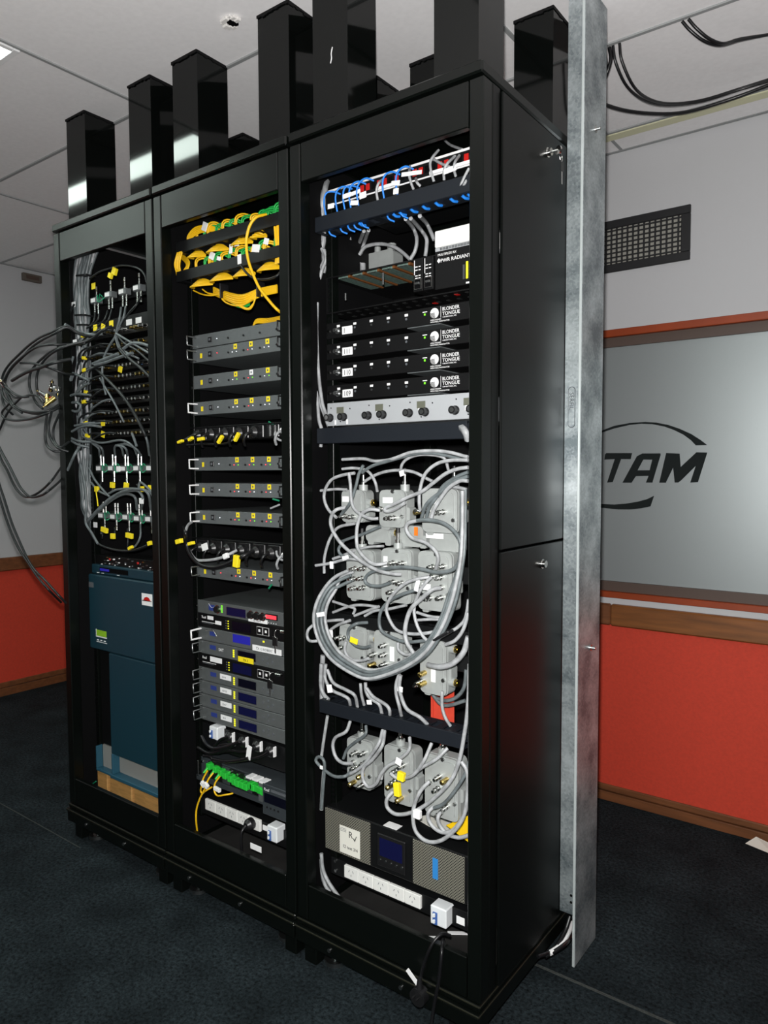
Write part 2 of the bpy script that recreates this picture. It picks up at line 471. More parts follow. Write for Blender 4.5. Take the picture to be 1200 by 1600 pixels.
def earclip_box(name, poly):
    o = bpy.data.objects
    import mathutils.geometry as g
    tri = g.tessellate_polygon([[Vector((x, z, 0)) for x, z in poly]])
    mb = MB(); n = len(poly)
    ar = sum(poly[i][0] * poly[(i + 1) % n][1] - poly[(i + 1) % n][0] * poly[i][1] for i in range(n))
    if ar < 0: poly = poly[::-1]; tri = [tuple(n - 1 - i for i in t) for t in tri]
    mb.add([(x, yl, z) for x, z in poly], [t for t in tri])
    mb.add([(x, yl, z) for x, z in poly] + [(x, yl + .002, z) for x, z in poly], [((i + 1) % n, i, n + i, n + (i + 1) % n) for i in range(n)])
    return mb.build(name, 'letter_glass', win)
for nm, po in LT: earclip_box(nm, po)
# counter of the A, still frosted
MB().prism(wl([(1.649,1.564,1.397),(1.697,1.564,1.397),(1.707,1.564,1.44),(1.672,1.564,1.441)])[::-1], yl - .0012, yl - .0002).build('letter_counter', 'frosted', win)
earclip_box('arc', wl([(1.468,1.565,1.552),(1.501,1.565,1.567),(1.549,1.565,1.583),(1.613,1.565,1.592),(1.676,1.565,1.594),(1.721,1.565,1.589),(1.767,1.565,1.578),(1.811,1.565,1.561),(1.855,1.565,1.539),(1.891,1.565,1.514),(1.915,1.565,1.494),(1.873,1.565,1.494),(1.855,1.565,1.514),(1.826,1.565,1.537),(1.789,1.565,1.557),(1.752,1.565,1.572),(1.706,1.565,1.583),(1.66,1.565,1.587),(1.613,1.565,1.584),(1.55,1.565,1.572),(1.501,1.565,1.558),(1.468,1.565,1.543)]))
earclip_box('arc', wl([(1.463,1.565,1.259),(1.505,1.565,1.255),(1.554,1.565,1.254),(1.602,1.565,1.259),(1.65,1.565,1.268),(1.688,1.565,1.279),(1.717,1.565,1.294),(1.703,1.565,1.25),(1.666,1.565,1.241),(1.619,1.565,1.235),(1.571,1.565,1.234),(1.522,1.565,1.237),(1.463,1.565,1.242)]))

# ceiling lights
def ceiling_light(x0, x1, y0, y1, label):
    t = thing('ceiling_light', label, 'ceiling light', ((x0 + x1) / 2, (y0 + y1) / 2, H))
    f = MB().box(x0, x1, y0, y0 + .02, H - .006, H + .05, .002).box(x0, x1, y1 - .02, y1, H - .006, H + .05, .002)
    f.box(x0, x0 + .02, y0 + .02, y1 - .02, H - .006, H + .05, .002).box(x1 - .02, x1, y0 + .02, y1 - .02, H - .006, H + .05, .002)
    f.build('frame', 'ink_white', t)
    B(x0 + .02, x1 - .02, y0 + .02, y1 - .02, H - .002, H + .004).build('diffuser', 'panel_light', t)
ceiling_light(-.84, .355, -.44, -.283, 'flat white light panel lit in the ceiling in front of the left cabinet')
ceiling_light(-1.75, -.45, -1.02, -.86, 'added unseen narrow white light panel in the ceiling, further from the cabinets')  # out of view, put in to brighten the left headers
ceiling_light(gx[3], gx[4], gy[1], gy[2], 'added unseen white light panel lit in the ceiling behind the photographer')  # unseen panel added for ambient fill

# ================================================================== cabinets
RZ0, RZ1, D = 0.112, 2.303, 0.68
def cabinet(k, label):
    x0 = 0.6 * k; x1 = x0 + .6
    a, b = x0 + .004, x1 - .004
    t = thing('server_cabinet', label, 'cabinet', (x0 + .3, D / 2, 0))
    # top lid, overhanging a little, with turned-down rim
    MB().box(a, b, -.006, D + .004, 2.276, RZ1, .004).build('top_lid', 'rack_black', t)
    st = .037
    for sx in (0, 1):
        for sy in (0, 1):
            xa = a if sx == 0 else b - st
            ya = 0 if sy == 0 else D - .04
            B(xa, xa + st, ya, ya + .04, .135, 2.270, .0025).build('corner_post', 'rack_black', t)
    B(a + st + .003, b - st - .003, 0.001, .02, 2.168, 2.270, .002).build('header_panel', 'rack_black', t)
    B(a + st + .003, b - st - .003, 0.001, .018, .136, .236, .002).build('sill_panel', 'rack_black', t)
    B(a + st, b - st, D - .03, D - .002, 2.168, 2.270, .002).build('rear_header', 'rack_black', t)
    B(a + st, b - st, D - .03, D - .002, .136, .236, .002).build('rear_sill', 'rack_black', t)
    # plinth with a double lip
    base = MB().box(a, b, -.004, D, .117, .133, .003).box(a - .003, b + .003, -.014, D + .006, .108, .116, .002).box(a, b, -.010, D, .068, .107, .002)
    base.build('plinth', 'rack_black', t)
    lip = MB().box(a - .003, b + .003, -.0152, -.0140, .1125, .1165, .0005).box(a, b, -.0052, -.004, .129, .1335, .0005)  # lighter strips: worn lip edges with their highlight painted in
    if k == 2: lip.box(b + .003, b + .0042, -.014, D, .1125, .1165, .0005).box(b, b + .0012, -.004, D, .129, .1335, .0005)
    lip.build('lip_edge_glint', 'edge_worn_glint', t)
    for u in (.22, .62):
        MB().cyl((x0 + u * .6, -.010, .088), (x0 + u * .6, -.014, .088), .0055, 8).build('screw', 'steel', t)
    for sx in (0, 1):
        for sy in (.012, D - .06):
            xa = a + .012 if sx == 0 else b - .058
            B(xa, xa + .046, sy, sy + .05, 0.0, .067, .003).build('leg', 'rack_black', t)
            MB().cyl((xa + (.075 if sx == 0 else -.03), sy + .05, 0), (xa + (.075 if sx == 0 else -.03), sy + .05, .012), .032, 14).cyl((xa + (.075 if sx == 0 else -.03), sy + .05, .012), (xa + (.075 if sx == 0 else -.03), sy + .05, .0675), .009, 8).build('levelling_foot', 'steel', t)
    # mounting rails with square holes
    for sx in (0, 1):
        xa = a + .050 if sx == 0 else b - .050 - .022
        r = B(xa, xa + .022, .088, .115, .24, 2.16, .001).build('mounting_rail', 'rack_black', t)
        h = MB()
        for i in range(128):
            z = .26 + i * .01482
            h.box(xa + .007, xa + .015, .0872, .0885, z, z + .008)
        h = h.build('rail_holes', 'dark_slot', r); h['kind'] = 'stuff'
        B(xa, xa + .022, D - .10, D - .078, .24, 2.16, .001).build('mounting_rail', 'rack_black', t)
    B(a + st, b - st, .020, D - .03, .136, .142).build('floor_plate', 'floor_dust', t)
    return t, a, b
racks = [cabinet(0, 'leftmost tall black cabinet with grey cables spilling out of its open front'),
         cabinet(1, 'middle tall black cabinet holding grey one-unit amplifiers and yellow fibre'),
         cabinet(2, 'rightmost tall black cabinet nearest the camera, with tangled grey coaxial cables')]
# black side and rear panels, added to keep the interiors unlit
r1, a1, b1 = racks[0]; r2, a2, b2 = racks[1]; r3, a3, b3 = racks[2]
for r, a, b in racks:
    B(a + .001, a + .004, .042, D - .042, .136, 2.268).build('added_side_panel', 'inner_black', r)
for r, a, b in racks[:2]:
    B(b - .004, b - .001, .042, D - .042, .136, 2.268).build('added_side_panel', 'inner_black', r)
    B(a + .038, b - .038, D - .006, D - .002, .24, 2.165).build('added_rear_panel', 'inner_black', r)
B(a3 + .038, b3 - .038, D - .006, D - .002, .24, 2.165).build('added_rear_panel', 'inner_black', r3)
# the right flank: two lift-off panels with locks
pu = B(1.7955, 1.803, .078, .655, 1.211, 2.264, .002).build('flank_panel', 'flank_black', r3)
pl_ = B(1.7955, 1.803, .078, .655, .138, 1.205, .002).build('flank_panel', 'flank_black', r3)
B(1.790, 1.7965, .041, .076, .135, 2.270, .002).build('flank_strip', 'flank_black', r3)
B(1.790, 1.7965, .656, .68, .135, 2.270, .002).build('flank_strip', 'flank_black', r3)
def lock(y, z, par):
    o = MB().cyl((1.803, y, z), (1.806, y, z), .0125, 16).cyl((1.806, y, z), (1.815, y, z), .0095, 16).build('lock', 'chrome', par)
    return o
lock(.318, 2.207, pu)
lock(.306, 1.155, pl_)
ky = MB().tube([(1.815, .318, 2.207), (1.832, .322, 2.208)], .0035, 6)
ky.cyl((1.832, .318, 2.207), (1.834, .322, 2.207), .011, 10)
ky.tube([(1.833, .326, 2.204), (1.834, .336, 2.199), (1.834, .340, 2.188), (1.834, .333, 2.183), (1.833, .327, 2.193)], .0014, 5)
ky.build('key', 'chrome', pu)
sp = MB().box(1.833, 1.835, .330, .350, 2.160, 2.186, .001)
sp.build('spare_key_head', 'plastic_black', pu)
B(1.833, 1.8345, .337, .343, 2.128, 2.160, .0005).build('spare_key', 'chrome', pu)

# ================================================================== cable ducts up to the ceiling
def duct(xa, ya, label, w=.12):
    t = thing('cable_duct', label, 'duct', (xa + w / 2, ya + w / 2, RZ1), 'black ducts above the cabinets')
    o = MB()
    z0, z1, q = RZ1 + .002, H - .001, .0015
    for (x0, x1, y0, y1) in ((xa, xa + w, ya, ya + q), (xa, xa + w, ya + w - q, ya + w), (xa, xa + q, ya + q, ya + w - q), (xa + w - q, xa + w, ya + q, ya + w - q)):
        o.box(x0, x1, y0, y1, z0, z1)
    o.build('shaft', 'duct_black', t)
    # rough edge of the hole cut in the ceiling round it
    e = MB()
    rr = random.Random(int(xa * 1000))
    for (ux, uy, L0, ax) in ((xa - .001, ya - .002, w + .002, 0), (xa + w, ya - .001, w, 1)):
        nseg = 12
        for i in range(nseg):
            d = rr.uniform(.003, .008)
            s0 = L0 * i / nseg; s1 = L0 * (i + 1) / nseg
            if ax == 0: e.box(ux + s0, ux + s1, uy - .002, uy + .001, H - d, H + .003)
            else: e.box(ux - .001, ux + .002, uy + s0, uy + s1, H - d, H + .003)
    e.build('cut_edge', 'inner_black', t)
    return t
CO = .045
duct(.045, .04, 'black duct on the left cabinet at its front left corner')
duct(.428, .04, 'black duct on the left cabinet at its front right corner')
duct(.662, .04, 'black duct on the middle cabinet at its front left corner')
duct(1.048, .04, 'black duct on the middle cabinet at its front right corner')
duct(1.256, .04, 'black duct on the right cabinet at its front left corner, with a white scratch')
duct(1.640, .04, 'widest looking black duct on the right cabinet at its front right corner')
duct(.362, .50, 'black duct at the rear of the left cabinet, mostly hidden')
duct(1.010, .49, 'black duct at the rear of the middle cabinet, its top beside the scratched one')
duct(1.253, .50, 'black duct at the rear left of the right cabinet, partly hidden')
dr = duct(1.616, .50, 'black duct at the rear right of the right cabinet beside the galvanised post')
sc5 = MB().tube([(1.318, .0395, 2.466), (1.322, .0393, 2.478), (1.321, .0393, 2.49), (1.325, .0395, 2.505)], .0016, 5)
sc5.build('scratch', 'ink_white', [o for o in bpy.data.objects if o.name == 'cable_duct.004'][0])

# ================================================================== galvanised post
post = thing('steel_post', 'tall galvanised steel angle post at the rear right corner of the right cabinet', 'post', (1.83, .5, 0))
MB().box(1.8045, 1.8470, .442, .445, .150, H, 0).build('flange', 'galvanised', post)
MB().box(1.8475, 1.8515, .4405, .600, .002, H, .0012).build('web', 'galvanised', post)
MB().box(1.8440, 1.8515, .4365, .4400, .002, H, .0014).build('edge_lip', 'zinc_glint', post)  # brighter zinc paints in the flash caught along the edge
for y, z in ((.520, 2.325), (.530, .895)):
    MB().cyl((1.8515, y, z), (1.854, y, z), .0095, 6).cyl((1.854, y, z), (1.866, y, z), .0045, 8).build('bolt', 'chrome', post)
MB().cyl((1.838, .4418, .185), (1.838, .4412, .185), .004, 8).cyl((1.838, .4418, .205), (1.838, .4412, .205), .004, 8).build('bolt_hole', 'dark_slot', post)
st = MB().prism(rrect(1.8145, 1.8345, 1.515, 1.625, .009), .4410, .4419).build('stamp_rim', 'chassis_grey', post)
MB().prism(rrect(1.816, 1.833, 1.5165, 1.6235, .008), .4405, .4410).build('stamp_face', 'galvanised', st)
text('SERFIL', .017, (1.819, .4402, 1.610), 'chassis_grey', st, rot=(math.pi / 2, math.pi / 2, 0))

# ================================================================== grille in the back wall
vt = thing('air_vent', 'black framed air vent with a grid face high on the grey wall', 'vent', (1.6, YB, 2.32))
vx0, vx1, vz0, vz1 = 1.30, 1.848, 2.205, 2.412
f = MB().box(vx0, vx1, YB - .012, YB, vz1 - .032, vz1, .002).box(vx0, vx1, YB - .012, YB, vz0, vz0 + .032, .002)
f.box(vx0, vx0 + .034, YB - .012, YB, vz0 + .032, vz1 - .032, .002).box(vx1 - .034, vx1, YB - .012, YB, vz0 + .032, vz1 - .032, .002)
f.build('frame', 'vent_black', vt)
B(vx0 + .034, vx1 - .034, YB - .0015, YB - .0005, vz0 + .032, vz1 - .032).build('backing', 'vent_grey', vt)
n = 22
for i in range(n):
    x = vx0 + .034 + (vx1 - vx0 - .068) * (i + .5) / n
    B(x - .0028, x + .0028, YB - .010, YB - .002, vz0 + .032, vz1 - .032).build('slat', 'vent_black', vt)
for i in range(8):
    z = vz0 + .032 + (vz1 - vz0 - .064) * (i + .5) / 8
    B(vx0 + .034, vx1 - .034, YB - .008, YB - .002, z - .0026, z + .0026).build('slat', 'vent_black', vt)
# small box on the left wall under the ceiling
bx = thing('wall_box', 'small brownish box fixed high on the left wall under the ceiling', 'box', (-2,0.963,2.625))
q0 = (-2,0.903,2.652); q1 = (-2,1.025,2.605)
B(-2.0, -1.975, q0[1], q1[1], q1[2], q0[2], .003).build('case', 'box_brown', bx)
B(-1.975, -1.973, q0[1] + .02, q1[1] - .02, q1[2] + .012, q0[2] - .012).build('label_plate', 'frame_brown', bx)
# hole with a chip of plaster in the ceiling tile
hp = (0.974,0.011,2.68)
ch = thing('ceiling_hole', 'small dark hole with a chipped white rim in the ceiling tile above the middle cabinet', 'hole', hp)
MB().cyl((hp[0], hp[1], H + .0015), (hp[0], hp[1], H - .002), .020, 7).build('opening', 'dark_slot', ch)
rim = MB()
for i in range(9):
    a = 2.2 + i * .5
    rim.box(hp[0] + .024 * math.cos(a) - .010, hp[0] + .024 * math.cos(a) + .010, hp[1] + .024 * math.sin(a) - .007, hp[1] + .024 * math.sin(a) + .007, H - .003 - .002 * (i % 3), H + .002, .002)
rim.build('chipped_rim', 'plaster', ch)
# scrap of white card on the carpet by the wall
pp = (2.132,1.498,0.002)
cd = thing('card_scrap', 'white scrap of card on the carpet against the wooden baseboard', 'card', (pp[0], pp[1], 0))
MB().add([(2.10, 1.47, .002), (2.20, 1.44, .002), (2.24, 1.49, .003), (2.13, 1.505, .022)], [(0, 1, 2, 3)]).add([(2.10, 1.47, .001), (2.20, 1.44, .001), (2.24, 1.49, .002), (2.13, 1.505, .021)], [(3, 2, 1, 0)]).build('sheet', 'paper', cd)

# ================================================================== generic cable
def cable(label, pts, r=.004, m='cable_grey', group=None, name='cable', n=6, sub=5, tags=(), cat='cable'):
    """one cable is one thing; flags stuck on it are its children"""
    o = MB().tube(pts, r, n, sub).build(name, m, None, pts[0])
    tag(o, label, cat, group)
    for p, m2, w, h, ang in tags:
        c = MB(Matrix.Translation(p) @ Matrix.Rotation(ang, 4, 'Y')).box(-w / 2, w / 2, -.0035 - r, .0035, -h / 2, h / 2, .001)
        c.build('cable_tag', m2, o)
    return o
# cables drooping out of the ceiling edge behind the post
for lab, P in (('thick black cable looping out of the ceiling right behind the post', [(1.793,0.78,2.685),(1.797,0.78,2.636),(1.769,0.8,2.591),(1.709,0.9,2.599),(1.744,1,2.595),(1.82,1.1,2.596),(1.908,1.2,2.613),(2.044,1.25,2.637),(2.169,1.25,2.649)]),
               ('black ceiling cable in the lower of two nested loops beside the post', [(1.805,0.776,2.679),(1.81,0.79,2.629),(1.825,0.85,2.58),(1.851,0.95,2.569),(1.895,1.05,2.582),(1.972,1.15,2.61),(2.075,1.2,2.636),(2.177,1.2,2.636)]),
               ('black ceiling cable in the upper of two nested loops beside the post', [(1.825,0.776,2.676),(1.828,0.79,2.63),(1.846,0.85,2.573),(1.866,0.95,2.568),(1.903,1.05,2.584),(1.972,1.15,2.614),(2.075,1.2,2.639),(2.177,1.2,2.642)]),
               ('lower black cable of the pair drooping from the ceiling at the upper right corner', [(2.004,0.778,2.683),(2.024,0.79,2.649),(2.055,0.82,2.623),(2.09,0.86,2.618),(2.128,0.92,2.646),(2.193,1,2.699)]),
               ('upper black cable of the pair drooping from the ceiling at the upper right corner', [(2.021,0.778,2.682),(2.04,0.79,2.65),(2.068,0.82,2.625),(2.097,0.86,2.62),(2.128,0.92,2.649),(2.193,1,2.703)]),
               ('short black cable hanging tight against the rear of the post', [(1.78,0.776,2.681),(1.784,0.78,2.626),(1.769,0.8,2.591),(1.74,0.82,2.551)])):
    P = [(x, y, min(z, 2.676)) for x, y, z in P]
    cable(lab, P, .006 if 'thick' in lab else .0045, 'cable_black', 'cables hanging from the ceiling', n=8)
# cables lying under the right cabinet
for i, (lab, P, m) in enumerate((('black cable bulging out from under the right flank of the right cabinet', [(1.804,0.3,0.092),(1.822,0.36,0.086),(1.828,0.42,0.104),(1.832,0.45,0.138)], 'cable_black'),
      ('white flat cable bulging out from under the right cabinet near the post', [(1.818,0.34,0.084),(1.829,0.38,0.086),(1.828,0.44,0.089),(1.82,0.5,0.087)], 'tag_white'),
      ('second black cable under the right flank beside the white one', [(1.811,0.33,0.078),(1.837,0.38,0.089),(1.832,0.47,0.071)], 'cable_black'))):
    P = [(x, y, max(z, .012)) for x, y, z in P]
    cable(lab, P, .006 if m != 'tag_white' else .008, m, 'cables under the right cabinet')

ORD = ['first', 'second', 'third', 'fourth', 'fifth', 'sixth', 'seventh', 'eighth', 'ninth', 'tenth', 'eleventh', 'twelfth', 'thirteenth', 'fourteenth', 'fifteenth', 'sixteenth', 'seventeenth', 'eighteenth', 'nineteenth', 'twentieth']
# ================================================================== parts shared by rack equipment
def unit(name, label, cat, k, z0, z1, yf, m, group=None, depth=.30, ears=True, face_t=.004):
    """a rack unit: face plate across the rails and a body behind it"""
    xa = .6 * k + .0585; xb = xa + .483
    t = thing(name, label, cat, ((xa + xb) / 2, yf + .1, z0), group)
    B(xa, xb, yf, yf + face_t, z0 + .0005, z1 - .0005, .001).build('front_panel', m, t)
    B(xa + .022, xb - .022, yf + face_t, yf + depth, z0 + .001, z1 - .001).build('body', m, t)
    return t, xa, xb
def screws(t, xa, xb, z0, z1, yf, m='steel'):
    for x in (xa + .009, xb - .009):
        MB().cyl((x, yf, (z0 + z1) / 2), (x, yf - .003, (z0 + z1) / 2), .0045, 8).build('rack_screw', m, t)
def cable_manager(k, z0, z1, y0, y1, label, xa, xb, m='manager_slate', slots=12):
    """black trough with a cover in front and slotted top and bottom"""
    t = thing('cable_manager', label, 'cable manager', ((xa + xb) / 2, (y0 + y1) / 2, z0))
    B(xa, xb, y0, y0 + .003, z0, z1, .001).build('cover', m, t)
    n = slots
    w = (xb - xa) / n
    for nm, za, zb in (('slotted_top', z1 - .003, z1), ('slotted_base', z0, z0 + .003)):
        o = MB()
        o.box(xa, xb, y0 + .003, y0 + .010, za, zb); o.box(xa, xb, y1 - .010, y1, za, zb)
        for i in range(n + 1):
            c = xa + w * i
            o.box(max(xa, c - w * .26), min(xb, c + w * .26), y0 + .010, y1 - .010, za, zb)
        o.build(nm, m, t)
    B(xa, xb, y1, y1 + .003, z0, z1).build('back_plate', m, t)
    return t
def lead_flag(p, m, w, h, ang): return (p, m, w, h, ang)
x3 = 1.2585; x3b = 1.7415

# ---- patch panel with red ports
z0 = 2.164 - .044
t, xa, xb = unit('patch_panel', 'black patch panel with red ports and bright metal rim, topmost in the right cabinet', 'patch panel', 2, z0, z0 + .044, .083, 'panel_black')
B(xa + .012, xb, .0795, .083, z0 + .038, z0 + .0435, .0008).build('rim', 'ink_white', t)
B(xa + .012, xb, .0795, .083, z0 + .001, z0 + .0045, .0008).build('rim', 'tag_white', t)
for i in range(24):
    x = xa + .03 + i * .0186
    B(x, x + .0125, .081, .083, z0 + .014, z0 + .031, .0006).build('port', 'red_port' if i in (5, 6, 8, 9, 11, 14, 15, 18, 19, 22, 23) else 'dark_slot', t)
for i, (x, w) in enumerate(((1.47, .06), (1.70, .05), (1.62, .04))):
    B(x - w / 2, x + w / 2, .0805, .083, z0 + .006, z0 + .014).build('label_strip', 'tag_white', t)
zm0, zm1 = 2.046, 2.085
cm1 = cable_manager(2, zm0, zm1, .045, .098, 'dark slate cable manager with blue cables in its slots', 1.253, 1.735)

# ---- cables of the patch panel
zp = z0 + .022
for i, (u, dz) in enumerate(((.016, -.004), (.055, 0), (.08, -.004), (.10, .002), (.125, .004), (.205, 0), (.245, .003))):
    x = xa + u * 1.04 + .01
    cable(ORD[i] + ' blue patch cable from the left, arching out of the red-ported patch panel', [(x + .03, .08, zp + dz + .006), (x + .018, .062, zp + .010 + dz), (x + .004, .050, zp), (x - .003, .050, zp - .024), (x - .003, .062, zm1 - .010), (x + .004, .064, zm0 - .004), (x + .014, .078, zm0 - .012)], .0025, 'cable_blue', 'blue patch cables of the patch panel')
for i, u in enumerate((.135, .245, .265, .30, .335, .372, .415, .447, .463)):
    x = xa + u
    cable(ORD[i] + ' blue cable end from the left in the underside slots of the upper cable manager', [(x, .060, zm0 + .001), (x + .003, .070, zm0 - .003), (x + .005, .082, zm0 - .001)], .0038, 'cable_blue', 'blue cable ends under the upper cable manager')
for i, P in enumerate(([(1.46,0.078,2.148),(1.463,0.055,2.13),(1.456,0.055,2.114),(1.455,0.06,2.096),(1.453,0.065,2.091)], [(1.543,0.08,2.161),(1.561,0.05,2.127),(1.566,0.05,2.107),(1.567,0.06,2.093)], [(1.564,0.075,2.124),(1.584,0.05,2.102),(1.591,0.055,2.093)],
          [(1.627,0.08,2.178),(1.627,0.06,2.159),(1.623,0.05,2.141),(1.625,0.05,2.119),(1.63,0.055,2.095)], [(1.616,0.07,2.158),(1.651,0.055,2.132),(1.679,0.05,2.115)], [(1.674,0.08,2.152),(1.674,0.045,2.123),(1.665,0.045,2.108),(1.659,0.055,2.092)],
          [(1.686,0.08,2.15),(1.695,0.045,2.121),(1.693,0.045,2.104),(1.691,0.055,2.093)], [(1.73,0.05,2.1),(1.719,0.045,2.078),(1.704,0.05,2.059)], [(1.725,0.055,2.083),(1.723,0.045,2.067),(1.707,0.055,2.061)],
          [(1.565,0.2,2.264),(1.618,0.15,2.217),(1.682,0.1,2.172)])):
    cable(ORD[i] + ' grey patch cable, counting roughly from the left, of the red-ported patch panel', P, .0035, 'cable_grey', 'grey patch cables of the patch panel')
# white flags hanging on the patch cables
for i, (P, w, h) in enumerate((((1.31,0.046,2.104), .022, .013), ((1.367,0.044,2.118), .028, .012), ((1.392,0.044,2.094), .026, .012), ((1.42,0.044,2.107), .022, .016), ((1.521,0.048,2.115), .026, .012), ((1.522,0.048,2.095), .016, .014), ((1.683,0.042,2.106), .034, .013), ((1.572,0.044,2.125), .060, .010), ((1.392,0.05,2.122), .030, .010))):
    o = B(P[0] - w / 2, P[0] + w / 2, P[1] - .001, P[1] + .001, P[2] - h / 2, P[2] + h / 2, .0006).build('cable_flag', 'tag_white', None, P)
    o.rotation_euler = (0, random.uniform(-.1, .35), 0)
    tag(o, ['leftmost white flag on the blue patch cables', 'slanting white flag beside the leftmost on the blue patch cables', 'white flag low on the blue patch cables just above the manager', 'white flag right of the blue cluster on a patch cable', 'upper of two white flags at the middle of the patch panel', 'lower of two white flags at the middle of the patch panel', 'bright white flag near the right end of the patch panel', 'longest white flag, on the upper rim of the patch panel', 'white flag high in the cluster of blue patch cables'][i], 'label', 'white flags on the patch cables')

# ---- flat grey feed cables down the left of the right cabinet
for i, P in enumerate(([(1.122,0.25,2.29),(1.15,0.2,2.223),(1.126,0.2,2.178),(1.117,0.2,2.118)], [(1.173,0.2,2.267),(1.217,0.13,2.198),(1.208,0.13,2.149),(1.205,0.13,2.126),(1.186,0.13,2.116),(1.182,0.13,2.093)], [(1.161,0.2,2.262),(1.211,0.13,2.188),(1.203,0.13,2.137),(1.199,0.13,2.105),(1.205,0.13,2.083),(1.206,0.13,2.056),(1.199,0.13,2.033),(1.195,0.13,2.018),(1.183,0.13,2.001),(1.184,0.13,1.979)],
       [(1.21,0.13,2.079),(1.21,0.13,2.058),(1.202,0.13,2.03),(1.209,0.13,2.01),(1.212,0.13,1.985),(1.205,0.13,1.965)], [(1.087,0.35,2.341),(1.117,0.3,2.292),(1.122,0.28,2.256)], [(1.103,0.35,2.34),(1.133,0.3,2.291),(1.14,0.28,2.255)])):
    cable(['leftmost flat grey feed cable', 'second flat grey feed cable', 'third flat grey feed cable', 'short lower flat grey feed cable', 'thin left feed cable behind the header', 'thin right feed cable behind the header'][i] + ' at the left edge of the right cabinet', P, .0085, 'cable_grey', 'grey feed cables down the left of the right cabinet', n=6)
for i, P in enumerate(([(1.211,0.12,2.029),(1.221,0.12,2),(1.205,0.12,1.972),(1.193,0.12,1.935),(1.189,0.12,1.881),(1.191,0.12,1.796)], [(1.221,0.118,2.023),(1.228,0.118,1.995),(1.212,0.118,1.967),(1.199,0.118,1.926),(1.195,0.118,1.865),(1.196,0.118,1.795)],
                       [(1.205,0.105,1.876),(1.203,0.105,1.799),(1.206,0.105,1.697),(1.219,0.105,1.602),(1.234,0.105,1.562),(1.255,0.105,1.524)], [(1.197,0.11,1.87),(1.197,0.11,1.784),(1.199,0.11,1.682),(1.207,0.11,1.603),(1.225,0.11,1.559),(1.241,0.11,1.525)], [(1.203,0.1,1.626),(1.212,0.1,1.547),(1.222,0.1,1.515),(1.218,0.1,1.468)])):
    cable(['outermost slack grey cable', 'second slack grey cable', 'third slack grey cable ending at the middle manager', 'fourth slack grey cable ending at the middle manager', 'lowest short slack grey cable'][i] + ' left of the numbered modulators', P, .0055, 'cable_grey', 'slack grey cables beside the modulators')
# grey cables seen in the dark space above the card chassis
for i, P in enumerate(([(1.3,0.2,2.08),(1.203,0.3,2.09),(1.191,0.3,2.061),(1.2,0.3,2.05)], [(1.317,0.2,2.079),(1.223,0.3,2.09),(1.209,0.3,2.057)], [(1.206,0.25,2.09),(1.188,0.29,2.077),(1.202,0.29,2.052)], [(1.219,0.28,2.047),(1.239,0.28,2.065),(1.276,0.28,2.067),(1.314,0.28,2.06),(1.352,0.28,2.044),(1.378,0.28,2.025),(1.404,0.28,2.001)],
       [(1.501,0.12,2.051),(1.442,0.24,2.071),(1.454,0.24,2.04),(1.449,0.24,2.009),(1.432,0.24,1.987)], [(1.517,0.12,2.049),(1.467,0.24,2.062),(1.486,0.24,2.034),(1.486,0.24,2.01),(1.482,0.24,1.987)], [(1.552,0.11,2.045),(1.5,0.22,2.066),(1.514,0.22,2.04),(1.524,0.22,2.018)])):
    cable(['left upright grey cable', 'second upright grey cable', 'short slanting grey cable', 'wide low arch of grey cable', 'left of three bowed grey cables', 'middle of three bowed grey cables', 'right of three bowed grey cables'][i] + ' in the dark space above the card chassis', P, .0055, 'cable_grey', 'grey cables above the card chassis')
for i, P in enumerate(([(1.124,0.3,2.109),(1.151,0.3,2.117),(1.18,0.3,2.123)], [(1.129,0.3,2.094),(1.153,0.3,2.103),(1.174,0.3,2.117)])):
    cable(['upper', 'lower'][i] + ' dull grey cable slanting behind the left rail above the card chassis', P, .008, 'cable_mid', 'dull grey cables behind the left rail')
for i, (x0_, y0_) in enumerate(((320, 905), (352, 910))):
    P = [(1.201,0.3,2.03), (1.201,0.3,2.005)] if x0_ == 320 else [(1.216,0.3,2.026), (1.216,0.3,2.005)]
    cable(['left', 'right'][i] + ' one of two broad grey cable ends behind the card chassis', P, .009, 'cable_grey', 'broad cable ends behind the card chassis')

# ---- card chassis
zc1 = 1.927 + .004; zc0 = zc1 - .099
ch = thing('card_chassis', 'black open card chassis with empty card guides and port modules at its right', 'chassis', (1.5, .2, zc0))
B(x3, x3b, .083, .40, zc1 - .003, zc1).build('top_plate', 'unit_black', ch)
B(x3, x3b, .083, .40, zc0, zc0 + .003).build('base_plate', 'unit_black', ch)
B(x3, x3 + .004, .083, .40, zc0 + .003, zc1 - .003).build('side_plate', 'unit_black', ch)
B(x3b - .004, x3b, .083, .40, zc0 + .003, zc1 - .003).build('side_plate', 'unit_black', ch)
B(x3 + .004, x3b - .004, .396, .40, zc0 + .003, zc1 - .003).build('back_plate', 'unit_black', ch)
for i in range(5):
    x = x3 + .038 + i * .0495
    g = B(x, x + .034, .090, .235, zc1 - .008, zc1 - .003, .001).build('card_guide', 'pcb_green', ch)
    B(x + .036, x + .043, .088, .24, zc1 - .009, zc1 - .003).build('guide_strip', 'copper', g)
    B(x + .003, x + .03, .089, .092, zc1 - .0085, zc1 - .0075).build('guide_tip', 'chrome', g)
mz0, mz1 = zc0 + .006, zc1 - .001
